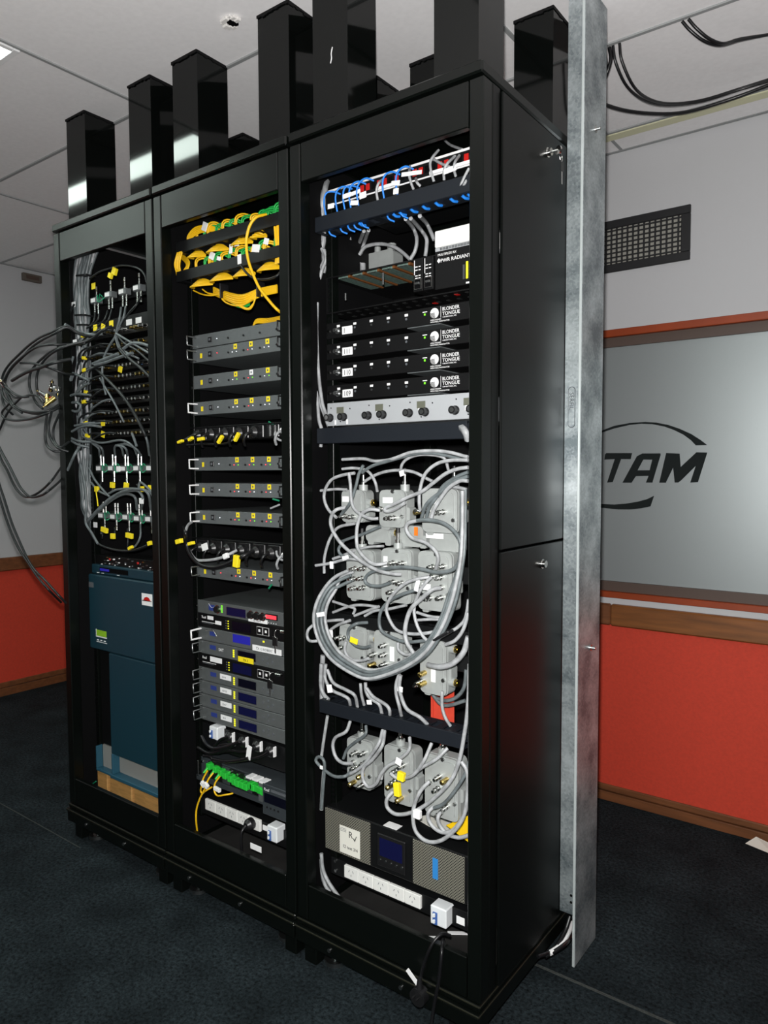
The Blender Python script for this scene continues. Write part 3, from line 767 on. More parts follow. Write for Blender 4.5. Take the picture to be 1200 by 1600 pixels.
for x in (1.553, 1.584):
    md = B(x, x + .028, .079, .20, mz0 + .010, mz1, .001).build('port_module', 'unit_black', ch)
    for zz in (mz1 - .022, mz1 - .030, mz1 - .044, mz1 - .050):
        B(x + .006, x + .013, .0782, .079, zz, zz + .0022).build('legend', 'ink_white', md)
        B(x + .016, x + .022, .0782, .079, zz, zz + .0022).build('legend', 'ink_white', md)
    B(x + .003, x + .0045, .0782, .079, mz1 - .04, mz1 - .004).build('legend', 'ink_white', md)
    B(x + .003, x + .026, .076, .079, mz0 + .014, mz0 + .042, .001).build('socket', 'chrome', md)
    B(x + .006, x + .023, .0755, .0765, mz0 + .017, mz0 + .039).build('socket_mouth', 'dark_slot', md)
    B(x + .008, x + .022, .072, .079, mz1 - .066, mz1 - .060, .001).build('latch', 'steel', md)
pm = B(1.618, x3b - .002, .079, .30, mz0 + .006, mz1 + .006, .001).build('power_module', 'unit_black', ch)
text('PWR RADIANT', .0125, (1.634, .0785, mz1 - .022), 'ink_white', pm)
text('MULTIPLEX RX', .008, (1.626, .0785, mz1 - .006), 'ink_white', pm)
MB().prism([(1.624, mz1 - .017), (1.629, mz1 - .023), (1.634, mz1 - .017), (1.629, mz1 - .011)][::-1][::-1], .0785, .079).build('emblem', 'ink_white', pm)
for i, (m, h) in enumerate((('steel', .034), ('led_yellow', .04), ('led_white', .034), ('panel_black', .034))):
    B(1.697 + i * .009, 1.7025 + i * .009, .0782, .079, mz1 - .072, mz1 - .072 + h).build('lamp_strip', m, pm)
B(1.706, 1.719, .0782, .079, mz1 - .084, mz1 - .080).build('legend', 'ink_white', pm)
for i in range(3):
    for r in range(2):
        for q in range(14):
            pass
slots_ = MB()
for r in range(4):
    for q in range(14):
        x = x3 + .03 + q * .031 + (r % 2) * .012
        slots_.box(x, x + .010, .098 + r * .045, .110 + r * .045, zc0 - .0012, zc0 - .0002)
o = slots_.build('base_vents', 'steel', ch); o['kind'] = 'stuff'
o = MB()
for q, r in ((9, 1), (12, 0), (12, 2)):
    x = x3 + .03 + q * .031
    o.box(x, x + .011, .098 + r * .045, .111 + r * .045, zc0 - .002, zc0 - .0013)
o.build('red_vent', 'red_port', ch)['kind'] = 'stuff'
for x, z, h in ((1.325, zc0 + .028, .02), (1.452, zc0 + .05, .032)):
    B(x, x + .005, .081, .086, z, z + h, .001).build('latch_post', 'steel', ch)
# white box on the chassis
zw = zc1 + .006
wb = thing('white_box', 'plain white box resting on the right end of the card chassis', 'box', (1.68, .18, zw))
B(1.615, x3b, .081, .26, zw + .010, zw + .050, .002).build('case', 'socket_white', wb)
gv = B(1.615, x3b, .083, .26, zw, zw + .0095, .001).build('grille_strip', 'knob_panel_grey', wb)
for i in range(26):
    x = 1.63 + i * .0042
    B(x, x + .002, .0824, .083, zw + .0015, zw + .008).build('slat', 'ink_black', gv)
# grey tap fixed deep behind the chassis
tb = thing('small_splitter', 'small pale grey splitter in the dark behind the card chassis', 'splitter', (1.251,0.36,2.041))
q = (1.251,0.36,2.041)
MB().prism(rrect(q[0] - .05, q[0] + .05, q[2] - .05, q[2] + .025, .012), q[1] - .02, q[1] + .03).build('case', 'tap_grey', tb)
MB().cyl((q[0] - .024, q[1], q[2] + .025), (q[0] - .024, q[1], q[2] + .045), .010, 10).build('port', 'tap_grey', tb)
MB().cyl((q[0] + .03, q[1], q[2] + .025), (q[0] + .03, q[1], q[2] + .045), .014, 10).build('port', 'tap_grey', tb)
MB().cyl((q[0] - .05, q[1], q[2] - .01), (q[0] - .066, q[1], q[2] - .01), .012, 10).build('cap', 'brass', tb)

# ---- four numbered modulators
MODS = ['topmost black modulator with a half blank number plate, in the right cabinet', 'second black modulator from the top, with number plate 111', 'third black modulator from the top, with number plate 110', 'lowest black modulator numbered 109 just above the grey knob panel']
zb = 1.593
PIT = (1.763 - zb) / 3
NUM = ['1', '111', '110', '109']
for i in range(4):
    a = zb + PIT * (3 - i); b = a + .0435
    t, xa, xb = unit('modulator', MODS[i], 'modulator', 2, a, b, .083, 'unit_black', 'numbered black modulators')
    screws(t, xa, xb, a, b, .083, 'chrome')
    pt_ = B(xa + .058, xa + .093, .080, .083, a + .007, a + .028, .0006).build('number_plate', 'tag_white', t)
    text(NUM[i], .0195, (xa + .0755 if i else xa + .067, .0797, a + .0105), 'ink_black', pt_, align='CENTER', sx=.86)
    MB().cyl((xa + .042, .083, a + .019), (xa + .042, .066, a + .019), .0055, 10).cyl((xa + .042, .083, a + .019), (xa + .042, .079, a + .019), .009, 8).build('test_port', 'steel', t)
    for x in (.038, .096, .152, .208, .265):
        B(xa + x, xa + x + .010, .0824, .083, a + .029, a + .035).build('legend', 'ink_white', t)
        MB().cyl((xa + x + .005, .083, a + .022), (xa + x + .005, .0818, a + .022), .0032, 8).build('adjuster', 'ink_grey' if x != .152 else 'steel', t)
    B(xa + .320, xa + .333, .0822, .083, a + .0315, a + .0335).build('legend', 'ink_white', t)
    B(xa + .3245, xa + .3285, .0815, .083, a + .024, a + .0285).build('led', 'led_green', t)
    # emblem: white disc with dark rays swept to the lower left
    cx, cz = xa + .355, a + .026
    em = MB().cyl((cx, .083, cz), (cx, .0824, cz), .0125, 24).build('emblem', 'ink_white', t)
    rays = MB()
    for q in range(6):
        an = math.radians(185 + q * 18)
        p1 = Vector((cx + .001, .0821, cz + .002)); p2 = Vector((cx + .0128 * math.cos(an), .0821, cz + .0128 * math.sin(an)))
        d = (p2 - p1).normalized(); nn = Vector((-d.z, 0, d.x)) * .0013
        rays.add([p1, p2 - nn, p2 + nn], [(0, 1, 2)]); rays.add([p1, p2 + nn, p2 - nn], [(0, 1, 2)])
    rays.build('emblem_rays', 'unit_black', em)
    B(xa + .3735, xa + .3742, .0824, .083, a + .013, a + .040).build('divider', 'ink_white', t)
    text('BLONDER', .0125, (xa + .378, .0827, a + .029), 'ink_white', t, sx=.86)
    text('TONGUE', .0125, (xa + .378, .0827, a + .0175), 'ink_white', t, sx=.97)
    text('LABORATORIES, INC.', .0045, (xa + .379, .0827, a + .012), 'ink_white', t, sx=.95)
    text('AGILE MODEM', .0048, (xa + .343, .0827, a + .008), 'ink_white', t)
    text('HIGH FREQ MODULATOR', .0048, (xa + .343, .0827, a + .003), 'ink_white', t)
    # vent plate showing on the underside
    B(xa + .27, xa + .37, .087, .20, a - .0016, a + .0008).build('underside_plate', 'amp_grey', t)

# ---- grey panel with four pairs of knobs
za, zc = 1.524, 1.588
t, xa, xb = unit('knob_panel', 'light grey panel with four displays and pairs of black knobs', 'panel', 2, za, zc, .083, 'knob_panel_grey')
hh = zc - za
for u in (.048, .182, .315, .452):
    d = B(xa + u - .013, xa + u + .013, .0815, .083, za + hh * .52, za + hh * .80, .0006).build('display', 'lcd_olive', t)
    B(xa + u - .008, xa + u + .004, .0818, .083, za + hh * .33, za + hh * .52).build('button_plate', 'tag_white', t)
    for dx in (-.036, .013):
        k = MB().cyl((xa + u + dx, .083, za + hh * .36), (xa + u + dx, .064, za + hh * .36), .0095, 14).cyl((xa + u + dx, .083, za + hh * .36), (xa + u + dx, .080, za + hh * .36), .0115, 14).build('knob', 'plastic_black', t)
        MB().cyl((xa + u + dx, .064, za + hh * .36), (xa + u + dx, .0636, za + hh * .36), .006, 12).build('knob_cap', 'steel', k)
    for dx, dz in ((-.034, .78), (.034, .70), (.0, .18)):
        MB().cyl((xa + u + dx, .083, za + hh * dz), (xa + u + dx, .0825, za + hh * dz), .002, 6).build('hole', 'dark_slot', t)
B(xa + .028, xa + .032, .0815, .083, za + .003, za + .016).build('button_plate', 'tag_white', t)
B(xa + .070, xa + .074, .0815, .083, za + .003, za + .016).build('button_plate', 'tag_white', t)
cm2 = cable_manager(2, 1.475, 1.517, .045, .083, 'dark slate cable manager under the grey knob panel', 1.253, 1.728)
cable('flat grey cable looping over the right end of the middle cable manager', [(1.702,0.06,1.506),(1.724,0.04,1.496),(1.731,0.04,1.485),(1.73,0.05,1.472)], .009, 'cable_grey')
cm3 = cable_manager(2, 0.726, 0.762, .035, .094, 'lower dark slate cable manager with white cables rising through its slots', 1.262, 1.728)

# ================================================================== die-cast taps of the right cabinet
def connector(p, m='chrome', r=.0048, L=.030, parent=None, d=(0, -1, 0), name='connector'):
    p = Vector(p); d = Vector(d).normalized()
    o = MB().cyl(p, p + d * L * .30, r * 1.5, 6).cyl(p + d * L * .30, p + d * L * .62, r, 10).cyl(p + d * L * .62, p + d * L * .72, r * 1.25, 10).cyl(p + d * L * .72, p + d * L, r * .85, 10)
    return o.build(name, m, parent)
def tap(px, w, h, label, ports=(), brass=(), top=True, side=None, yb=.112, yf=.066, lid=True, group='die-cast coax taps in the right cabinet', plate=None, name='coax_tap', roll=0.0):
    cx, cy, cz = px
    w = w * .9
    t = thing(name, label, 'splitter', (cx, (yf + yb) / 2, cz - h / 2), group)
    R_ = Matrix.Translation((cx, 0, cz)) @ Matrix.Rotation(roll, 4, 'Y') @ Matrix.Translation((-cx, 0, -cz))
    def mb(): return MB(R_)
    x0, x1, z0_, z1_ = cx - w / 2, cx + w / 2, cz - h / 2, cz + h / 2
    b = mb().prism(rrect(x0, x1, z0_, z1_, .014), yf + .012, yb)
    b.prism(rrect(x0 + .006, x0 + .026, z0_ - .008, z0_ + .016, .005), yf + .014, yb - .004)
    b.prism(rrect(x1 - .012, x1 + .008, cz - .03, cz + .004, .005), yf + .014, yb - .004)
    b.build('housing', 'tap_grey', t)
    if lid:
        l = mb().prism(rrect(x0 + .003, x1 - .003, z0_ + .003, z1_ - .003, .013), yf + .008, yf + .0115)
        l.build('gasket_groove', 'tap_shade', t)
        l = mb().prism(rrect(x0 + .0005, x1 - .0005, z0_ + .0005, z1_ - .0005, .014), yf + .003, yf + .008)
        l.prism(rrect(x0 + .010, x1 - .010, z0_ + .010, z1_ - .010, .009), yf, yf + .003)
        l.build('lid', 'tap_grey', t)
        for u, v in ((.9, .30), (.55, .96)):
            mb().cyl((x0 + w * u, yf + .003, z0_ + h * v), (x0 + w * u, yf - .002, z0_ + h * v), .0052, 6).build('bolt', 'steel', t)
    if top:
        T = (cx + w * (-.08 if top is True else top), (yf + yb) / 2, z1_)
        b2 = mb().cyl((T[0], T[1], T[2] - .004), (T[0], T[1], T[2] + .014), .0125, 14).build('top_port', 'tap_grey', t)
        mb().cyl((T[0], T[1], T[2] + .014), (T[0], T[1], T[2] + .022), .0085, 6).cyl((T[0], T[1], T[2] + .022), (T[0], T[1], T[2] + .040), .0055, 10).build('connector', 'chrome', t)
        mb().cyl((T[0], T[1], T[2] + .040), (T[0], T[1], T[2] + .056), .0062, 10, .0048).build('boot', 'rubber_black', t)
    if side:
        for dz in side:
            c = mb().cyl((x1 - .003, (yf + yb) / 2, cz + dz), (x1 + .014, (yf + yb) / 2, cz + dz), .0115, 14).build('side_port', 'tap_grey', t)
            mb().cyl((x1 + .014, (yf + yb) / 2, cz + dz), (x1 + .022, (yf + yb) / 2, cz + dz), .0095, 12).cyl((x1 + .022, (yf + yb) / 2, cz + dz), (x1 + .023, (yf + yb) / 2, cz + dz), .006, 10).build('port_cap', 'brass', t)
    for q in ports:
        connector((q[0], yf + .001, q[2]), 'chrome', .0048, .032, t)
    for q in brass:
        MB().cyl((q[0], yf + .001, q[2]), (q[0], yf - .024, q[2]), .0068, 12).cyl((q[0], yf - .024, q[2]), (q[0], yf - .027, q[2]), .0068, 12, .004).build('terminator_cap', 'brass', t)
    if plate:
        q, pw, ph, m = plate
        B(q[0] - pw / 2, q[0] + pw / 2, yf - .0012, yf, q[2] - ph / 2, q[2] + ph / 2).build('label_plate', m, t)
    return t
# bars the taps hang on
for i, (pz, lab) in enumerate((((1.234,0.118,1.338), 'topmost'), ((1.232,0.118,1.135), 'second'), ((1.229,0.118,0.91), 'third'), ((1.225,0.118,0.559), 'lowest'))):
    o = B(x3, x3b, .118, .126, pz[2] - .022, pz[2] + .022, .002).build('mounting_bar', 'panel_black', None, (1.5, .12, pz[2]))
    tag(o, lab + ' black mounting bar behind the coax taps of the right cabinet', 'bar', 'mounting bars behind the taps')
# row one
tap((1.359,0.07,1.304), .088, .088, 'square tap at the left end of the top row, its front half hidden by cables', [(1.341,0.05,1.277),(1.366,0.05,1.276)], top=.28, side=(.01,), plate=((1.337,0.066,1.323), .022, .015, 'tag_white'))
tap((1.491,0.07,1.301), .092, .098, 'square tap with a rounded foot at the middle of the top row', [(1.463,0.05,1.3),(1.491,0.05,1.277),(1.505,0.05,1.278)], top=.34, plate=((1.48,0.066,1.323), .032, .015, 'tag_white'))
tap((1.637,0.07,1.3), .115, .110, 'wide tap at the right end of the top row with a brass side cap', [(1.586,0.05,1.3),(1.607,0.05,1.298),(1.641,0.05,1.296),(1.654,0.05,1.298)], [(1.581,0.05,1.296)], top=.3, side=(.022,), plate=((1.626,0.066,1.324), .026, .015, 'tag_white'))
# row two, turned edge on
tap((1.42,0.1,1.23), .085, .045, 'small splitter turned upside down under the top row, left one', (), top=False, side=(.004,), lid=False, yb=.14, yf=.085, name='coax_splitter')
tap((1.527,0.1,1.229), .095, .055, 'grey splitter with an orange sticker under the top row', (), top=False, lid=False, yb=.14, yf=.085, name='coax_splitter', plate=((1.556,0.097,1.244), .011, .022, 'orange_tag'))
tap((1.629,0.1,1.226), .088, .075, 'grey splitter with a white label strip under the top row, right one', (), top=False, lid=False, yb=.14, yf=.085, name='coax_splitter', plate=((1.613,0.097,1.235), .052, .013, 'tag_white'))
# row three
tap((1.383,0.07,1.119), .105, .136, 'tap at the left end of the middle row with three pairs of plugs', [(1.374,0.055,1.136),(1.403,0.055,1.139),(1.37,0.055,1.108),(1.398,0.055,1.112),(1.371,0.055,1.083),(1.401,0.055,1.087)])
tap((1.504,0.07,1.126), .108, .142, 'upright tap at the centre of the middle row with a white strip on its lid', [(1.501,0.055,1.161),(1.531,0.055,1.162),(1.501,0.055,1.111),(1.528,0.055,1.111),(1.498,0.055,1.085)], plate=((1.472,0.066,1.158), .012, .036, 'tag_white'))
tap((1.623,0.07,1.122), .112, .150, 'largest tap at the right end of the middle row with many plugs', [(1.623,0.055,1.16),(1.653,0.055,1.163),(1.617,0.055,1.134),(1.646,0.055,1.135),(1.648,0.055,1.11),(1.614,0.055,1.08),(1.648,0.055,1.085)], top=.0)
# row four
tap((1.355,0.07,0.919), .108, .118, 'tilted tap at the left of the fourth row with a brass side cap', [(1.316,0.055,0.941),(1.331,0.055,0.941),(1.321,0.055,0.913),(1.333,0.055,0.889)], side=(.03,), top=False, roll=math.radians(4))
tap((1.477,0.07,0.926), .105, .100, 'tap behind the big cable loop at the middle of the fourth row', [(1.472,0.055,0.941),(1.436,0.055,0.911),(1.472,0.055,0.916),(1.474,0.055,0.891)], [(1.433,0.055,0.883)], top=False, plate=((1.492,0.066,0.919), .014, .038, 'tag_white'))
tap((1.618,0.07,0.903), .088, .140, 'right tap of the fourth row below the big loop, with two brass side caps', [(1.586,0.055,0.863),(1.581,0.055,0.856)], [(1.595,0.055,0.886),(1.595,0.055,0.86)], top=False, side=(-.035, .05), plate=((1.621,0.066,0.889), .013, .045, 'tag_white'))
# row five
tap((1.378,0.07,0.596), .100, .136, 'left tap of the lowest row hanging above the battery unit', [(1.372,0.055,0.628),(1.4,0.055,0.633),(1.361,0.055,0.598),(1.404,0.055,0.608),(1.372,0.055,0.588),(1.394,0.055,0.543)], [(1.392,0.055,0.569),(1.363,0.055,0.542)])
tap((1.51,0.07,0.596), .106, .152, 'middle tap of the lowest row with yellow cable flags', [(1.531,0.055,0.631),(1.508,0.055,0.612),(1.529,0.055,0.596),(1.503,0.055,0.582)], [(1.491,0.055,0.567),(1.522,0.055,0.54)])
tap((1.643,0.07,0.599), .112, .160, 'right tap of the lowest row standing over the white card', [(1.642,0.055,0.629),(1.612,0.055,0.606),(1.638,0.055,0.598),(1.664,0.055,0.557),(1.647,0.055,0.537)], [(1.661,0.055,0.625)])
# the fourth cable manager and a hook and loop strap
cm4 = cable_manager(2, 0.97, 1.004, .075, .11, 'black cable manager half hidden behind the big loop of grey cable', 1.262, 1.735, 'panel_black')

rp0 = (1.555,0.16,0.973); rp1 = (1.624,0.16,0.724)
rp = thing('red_panel', 'upright red metal panel deep in the right cabinet behind the fourth row of taps', 'panel', ((rp0[0] + rp1[0]) / 2, .16, rp1[2]))
B(rp0[0], rp1[0], .16, .164, rp1[2], rp0[2], .001).build('plate', 'wall_red', rp)
B(rp0[0], rp0[0] + .006, .154, .16, rp1[2], rp0[2], .001).build('flange', 'wall_red', rp)
# ---- tangled coax
def cables(lst, r, m, group, labs, **kw):
    for P, lb in zip(lst, labs): cable(lb, P, r, m, group, **kw)
G = 'tangled grey coax in the right cabinet'
TC = []
def tc(label, P, r=.0052, m='cable_grey', tags=()):
    cable(label, P, r * .84, m, G, n=8, tags=tags)
tc('long grey cable running along the top of the tangle under the middle cable manager', [(1.323,0.07,1.431),(1.396,0.07,1.432),(1.442,0.06,1.425),(1.492,0.05,1.427),(1.527,0.04,1.433),(1.571,0.04,1.445),(1.627,0.04,1.448),(1.68,0.04,1.444),(1.735,0.04,1.431)])
tc('grey cable bending down beside the left tap of the top row', [(1.331,0.06,1.405),(1.374,0.06,1.407),(1.418,0.06,1.399),(1.442,0.06,1.373),(1.443,0.07,1.345)], .0048)
tc('dark grey cable just below the topmost cable of the tangle', [(1.407,0.05,1.395),(1.444,0.045,1.412),(1.491,0.045,1.423),(1.537,0.045,1.433),(1.585,0.045,1.442),(1.636,0.045,1.442),(1.685,0.045,1.433),(1.732,0.045,1.422)], .005, 'cable_mid')
tc('pale grey cable sweeping from the right post down to the wide top tap', [(1.741,0.03,1.424),(1.695,0.03,1.424),(1.654,0.03,1.416),(1.621,0.03,1.392),(1.606,0.03,1.356),(1.603,0.03,1.324),(1.599,0.04,1.299)])
tc('short grey cable hooking over the middle tap of the top row', [(1.516,0.075,1.391),(1.532,0.055,1.412),(1.547,0.055,1.428),(1.578,0.055,1.438),(1.617,0.055,1.439),(1.659,0.055,1.43),(1.662,0.07,1.402)], .0046)
tc('grey cable arched over the two left taps of the top row', [(1.394,0.075,1.37),(1.426,0.075,1.386),(1.464,0.075,1.397),(1.51,0.075,1.401),(1.556,0.075,1.396),(1.595,0.075,1.38),(1.612,0.075,1.373)], .005)
tc('grey cable crossing from the right post to the plugs of the middle top tap', [(1.744,0.025,1.407),(1.714,0.025,1.403),(1.682,0.025,1.392),(1.649,0.025,1.371),(1.615,0.025,1.349),(1.572,0.025,1.334),(1.528,0.025,1.315),(1.503,0.025,1.306),(1.503,0.025,1.297),(1.528,0.025,1.301),(1.564,0.025,1.32)], .0056)
tc('grey cable looping round the left edge of the top row', [(1.398,0.03,1.394),(1.354,0.03,1.388),(1.318,0.03,1.376),(1.295,0.03,1.349),(1.292,0.03,1.321),(1.307,0.03,1.294),(1.335,0.03,1.274)], .0052)
tc('short grey cable behind the left tap of the top row', [(1.252,0.06,1.345),(1.308,0.06,1.35),(1.346,0.06,1.349)], .0048)
tc('grey cable falling in front of the left tap of the top row', [(1.387,0.02,1.395),(1.392,0.02,1.365),(1.394,0.02,1.331),(1.401,0.02,1.305),(1.425,0.02,1.287),(1.458,0.02,1.277),(1.476,0.03,1.277)], .0052)
tc('dark grey cable slanting across the left tap of the top row', [(1.428,0.03,1.414),(1.413,0.03,1.392),(1.403,0.03,1.361),(1.383,0.03,1.316),(1.342,0.04,1.282)], .005, 'cable_mid')
tc('grey cable hanging in an S from the top row to the centre tap', [(1.477,0.035,1.298),(1.454,0.02,1.3),(1.427,0.02,1.285),(1.414,0.02,1.253),(1.412,0.02,1.215),(1.419,0.02,1.192),(1.448,0.02,1.168),(1.476,0.02,1.159),(1.5,0.035,1.163)], .0056)
tc('grey cable sweeping from the left top tap to the centre of the middle row', [(1.365,0.04,1.303),(1.346,0.015,1.296),(1.328,0.015,1.274),(1.331,0.015,1.245),(1.36,0.015,1.21),(1.404,0.015,1.18),(1.442,0.015,1.16),(1.489,0.015,1.144),(1.535,0.015,1.14),(1.546,0.03,1.138)], .0058)
tc('grey cable bowing down the left side between the top and middle rows', [(1.389,0.04,1.26),(1.334,0.04,1.248),(1.308,0.04,1.223),(1.292,0.04,1.194),(1.281,0.04,1.158),(1.28,0.04,1.118)], .005)
tc('grey cable forming a small loop under the wide top tap', [(1.637,0.03,1.281),(1.594,0.018,1.275),(1.575,0.018,1.267),(1.573,0.018,1.252),(1.59,0.018,1.234),(1.628,0.018,1.225),(1.657,0.018,1.207),(1.666,0.018,1.187),(1.649,0.035,1.161)], .0058)
tc('dark grey cable making a wide turn round the right of the middle row', [(1.58,0.03,1.273),(1.628,0.012,1.28),(1.67,0.012,1.278),(1.702,0.012,1.266),(1.726,0.012,1.243),(1.733,0.012,1.216),(1.726,0.012,1.182),(1.706,0.012,1.163),(1.665,0.012,1.155),(1.615,0.012,1.16),(1.555,0.012,1.159),(1.485,0.02,1.146)], .0058, 'cable_mid')
tc('first dark grey cable fanning from the right post to the wide top tap', [(1.741,0.03,1.396),(1.711,0.03,1.385),(1.674,0.03,1.364),(1.654,0.03,1.336),(1.633,0.03,1.311),(1.618,0.04,1.285)], .0054, 'cable_mid')
tc('second dark grey cable fanning from the right post to the wide top tap', [(1.742,0.028,1.386),(1.696,0.028,1.371),(1.663,0.028,1.346),(1.626,0.028,1.318),(1.601,0.04,1.277)], .0054, 'cable_mid')
tc('pale grey cable arching from the right post over the wide top tap', [(1.743,0.026,1.375),(1.721,0.026,1.375),(1.689,0.026,1.357),(1.665,0.026,1.329),(1.648,0.026,1.304),(1.638,0.026,1.276)], .0056)
tc('short grey cable beside the brass cap of the wide top tap', [(1.719,0.06,1.354),(1.693,0.06,1.359),(1.67,0.06,1.36)], .0052)
tc('grey cable lying behind the splitters under the top row', [(1.327,0.06,1.207),(1.358,0.06,1.218),(1.398,0.06,1.23),(1.432,0.06,1.243),(1.46,0.06,1.254)], .005, 'cable_mid')
tc('short grey cable above the left tap of the middle row', [(1.385,0.06,1.189),(1.422,0.06,1.198),(1.47,0.06,1.203)], .004)
tc('grey cable curling left of the middle row near the white flag', [(1.349,0.04,1.208),(1.333,0.04,1.189),(1.341,0.04,1.174),(1.374,0.04,1.166),(1.403,0.04,1.167)], .005, 'cable_mid')
# the big loop: several strands bound together
big = [(1.728,0.04,1.354),(1.734,0.03,1.293),(1.738,0.02,1.222),(1.735,0.015,1.175),(1.724,0.01,1.106),(1.706,0.005,1.05),(1.685,0,1.007),(1.651,-0.004,0.96),(1.602,-0.006,0.921),(1.532,-0.008,0.885),(1.468,-0.008,0.865),(1.406,-0.008,0.875),(1.346,-0.008,0.9),(1.304,-0.006,0.941),(1.283,-0.004,0.993),(1.29,0,1.044),(1.308,0.015,1.087),(1.336,0.03,1.116),(1.369,0.045,1.134)]
cen = (1.525,0,1.039)
LN = ['outermost strand', 'second strand', 'third strand', 'fourth strand', 'fifth strand', 'innermost strand', 'front pale strand']
for q in range(7):
    k = [1.0, .955, .91, .975, .93, .885, .865][q]
    dy = [0, .002, .004, -.010, -.008, -.004, .006][q]
    P = []
    for i, (x, y, z) in enumerate(big):
        kk = k if 3 < i < 17 else (1 + (k - 1) * .35)
        P.append((cen[0] + (x - cen[0]) * kk, y + dy, cen[2] + (z - cen[2]) * kk - (0.0 if i < 17 else .012 * (q % 3))))
    tc(LN[q] + ' of the big grey coax loop hanging over the middle row', P, .0056, 'cable_mid' if q not in (3, 6) else 'cable_grey')
q = (1.693,-0.004,1.008)
o = MB(Matrix.Translation(q) @ Matrix.Rotation(math.radians(-32), 4, 'Y')).box(-.026, .026, -.012, .014, -.0035, .0035, .002).build('cable_tie', 'rubber_black', None, q)
tag(o, 'black tie strapped round the right side of the big coax loop', 'cable tie')
tc('grey cable looping under the plugs of the right middle tap, outer one', [(1.63,0.035,1.138),(1.601,0.02,1.132),(1.567,0.02,1.118),(1.531,0.02,1.089),(1.51,0.02,1.057),(1.512,0.02,1.032),(1.539,0.02,0.998),(1.584,0.02,0.993),(1.631,0.02,1.001),(1.675,0.02,1.014)], .0052)
tc('dark grey cable looping low from the right middle tap', [(1.63,0.035,1.115),(1.568,0.024,1.094),(1.523,0.024,1.073),(1.491,0.024,1.044),(1.482,0.024,1.012),(1.491,0.024,0.987),(1.527,0.024,0.974),(1.572,0.024,0.97),(1.641,0.024,0.985)], .0054, 'cable_mid')
tc('thick pale cable dropping from the right middle tap to the big loop', [(1.662,0.034,1.114),(1.653,0.012,1.112),(1.624,0.012,1.089),(1.589,0.012,1.056),(1.573,0.012,1.011),(1.576,0.012,0.975),(1.6,0.012,0.944)], .0066)
tc('pale cable dropping beside the thick one from the right middle tap', [(1.635,0.034,1.137),(1.632,0.018,1.128),(1.611,0.018,1.101),(1.596,0.018,1.063),(1.6,0.018,1.028),(1.62,0.018,0.994),(1.649,0.018,0.975)], .005)
tc('dark grey cable hooking between the left and centre middle taps', [(1.478,0.03,1.146),(1.445,0.03,1.132),(1.431,0.03,1.114),(1.444,0.03,1.102),(1.478,0.03,1.102),(1.511,0.035,1.113)], .0054, 'cable_mid')
tc('short black booted cable from the lower plug of the right middle tap', [(1.628,0.034,1.084),(1.594,0.03,1.099),(1.564,0.03,1.093),(1.533,0.03,1.077),(1.505,0.03,1.072)], .005, 'cable_black')
tc('grey cable crossing the left edge beside the white flag', [(1.258,0.03,1.139),(1.311,0.03,1.149),(1.372,0.03,1.165),(1.423,0.03,1.165)], .005)
tc('grey cable end at the far left of the middle row', [(1.295,0.06,1.157),(1.337,0.06,1.171),(1.372,0.06,1.185)], .005)
for i, P in enumerate(([(1.285,0.07,1.005),(1.343,0.07,1.028),(1.388,0.07,1.037),(1.442,0.07,1.038)], [(1.364,0.068,1.005),(1.409,0.068,1.024),(1.448,0.068,1.04)], [(1.398,0.07,1.008),(1.432,0.07,1.026),(1.475,0.07,1.035),(1.536,0.07,1.053)], [(1.569,0.068,1.038),(1.612,0.068,1.032),(1.659,0.068,1.035)], [(1.285,0.07,1.036),(1.332,0.07,1.029),(1.363,0.07,1.024),(1.358,0.07,1.009)], [(1.567,0.07,1.017),(1.607,0.07,1.024),(1.654,0.07,1.029)])):
    tc(ORD[i] + ' pale cable from the left lying in the manager behind the big loop' if i < 4 else ['short bent', 'lowest right'][i - 4] + ' pale cable lying in the manager behind the big loop', P, .0048)
tc('grey cable rising to the left plug of the fourth row', [(1.289,0.04,0.954),(1.326,0.04,0.979),(1.372,0.04,0.998)], .005)
tc('upper grey cable at the left of the fourth row', [(1.285,0.045,0.985),(1.317,0.045,0.991),(1.343,0.045,0.995)], .005)
tc('thick pale cable curving from the right post to the right tap of the fourth row', [(1.749,0.02,1.008),(1.735,0.02,0.968),(1.705,0.02,0.937),(1.669,0.02,0.923),(1.622,0.04,0.916)], .0085)
tc('pale cable curving down the right post beside the big loop', [(1.743,0.03,1.064),(1.729,0.03,1.021),(1.707,0.03,0.992),(1.679,0.03,0.977)], .0056)
tc('second pale cable down the right post beside the big loop', [(1.738,0.04,1.093),(1.729,0.04,1.047),(1.709,0.04,1.023),(1.689,0.04,1.01)], .005)
tc('dark grey loop in front of the left tap of the fourth row', [(1.415,0.06,0.994),(1.4,0.03,0.994),(1.375,0.03,0.975),(1.375,0.03,0.952),(1.4,0.03,0.935),(1.429,0.03,0.934),(1.448,0.03,0.941)], .0052, 'cable_mid')
tc('pale loop under the left tap of the fourth row', [(1.365,0.03,0.942),(1.361,0.03,0.914),(1.384,0.03,0.895),(1.419,0.03,0.898),(1.441,0.03,0.907)], .0052)
tc('pale loop at the far left edge of the fourth row', [(1.303,0.03,0.942),(1.283,0,0.937),(1.259,0,0.935),(1.251,0,0.948),(1.256,0,0.965),(1.26,0.02,0.978)], .005)
tc('pale loop behind the big coax loop at the middle of the fourth row', [(1.537,0.03,0.963),(1.539,0.03,0.944),(1.563,0.03,0.935),(1.594,0.03,0.945)], .0052)
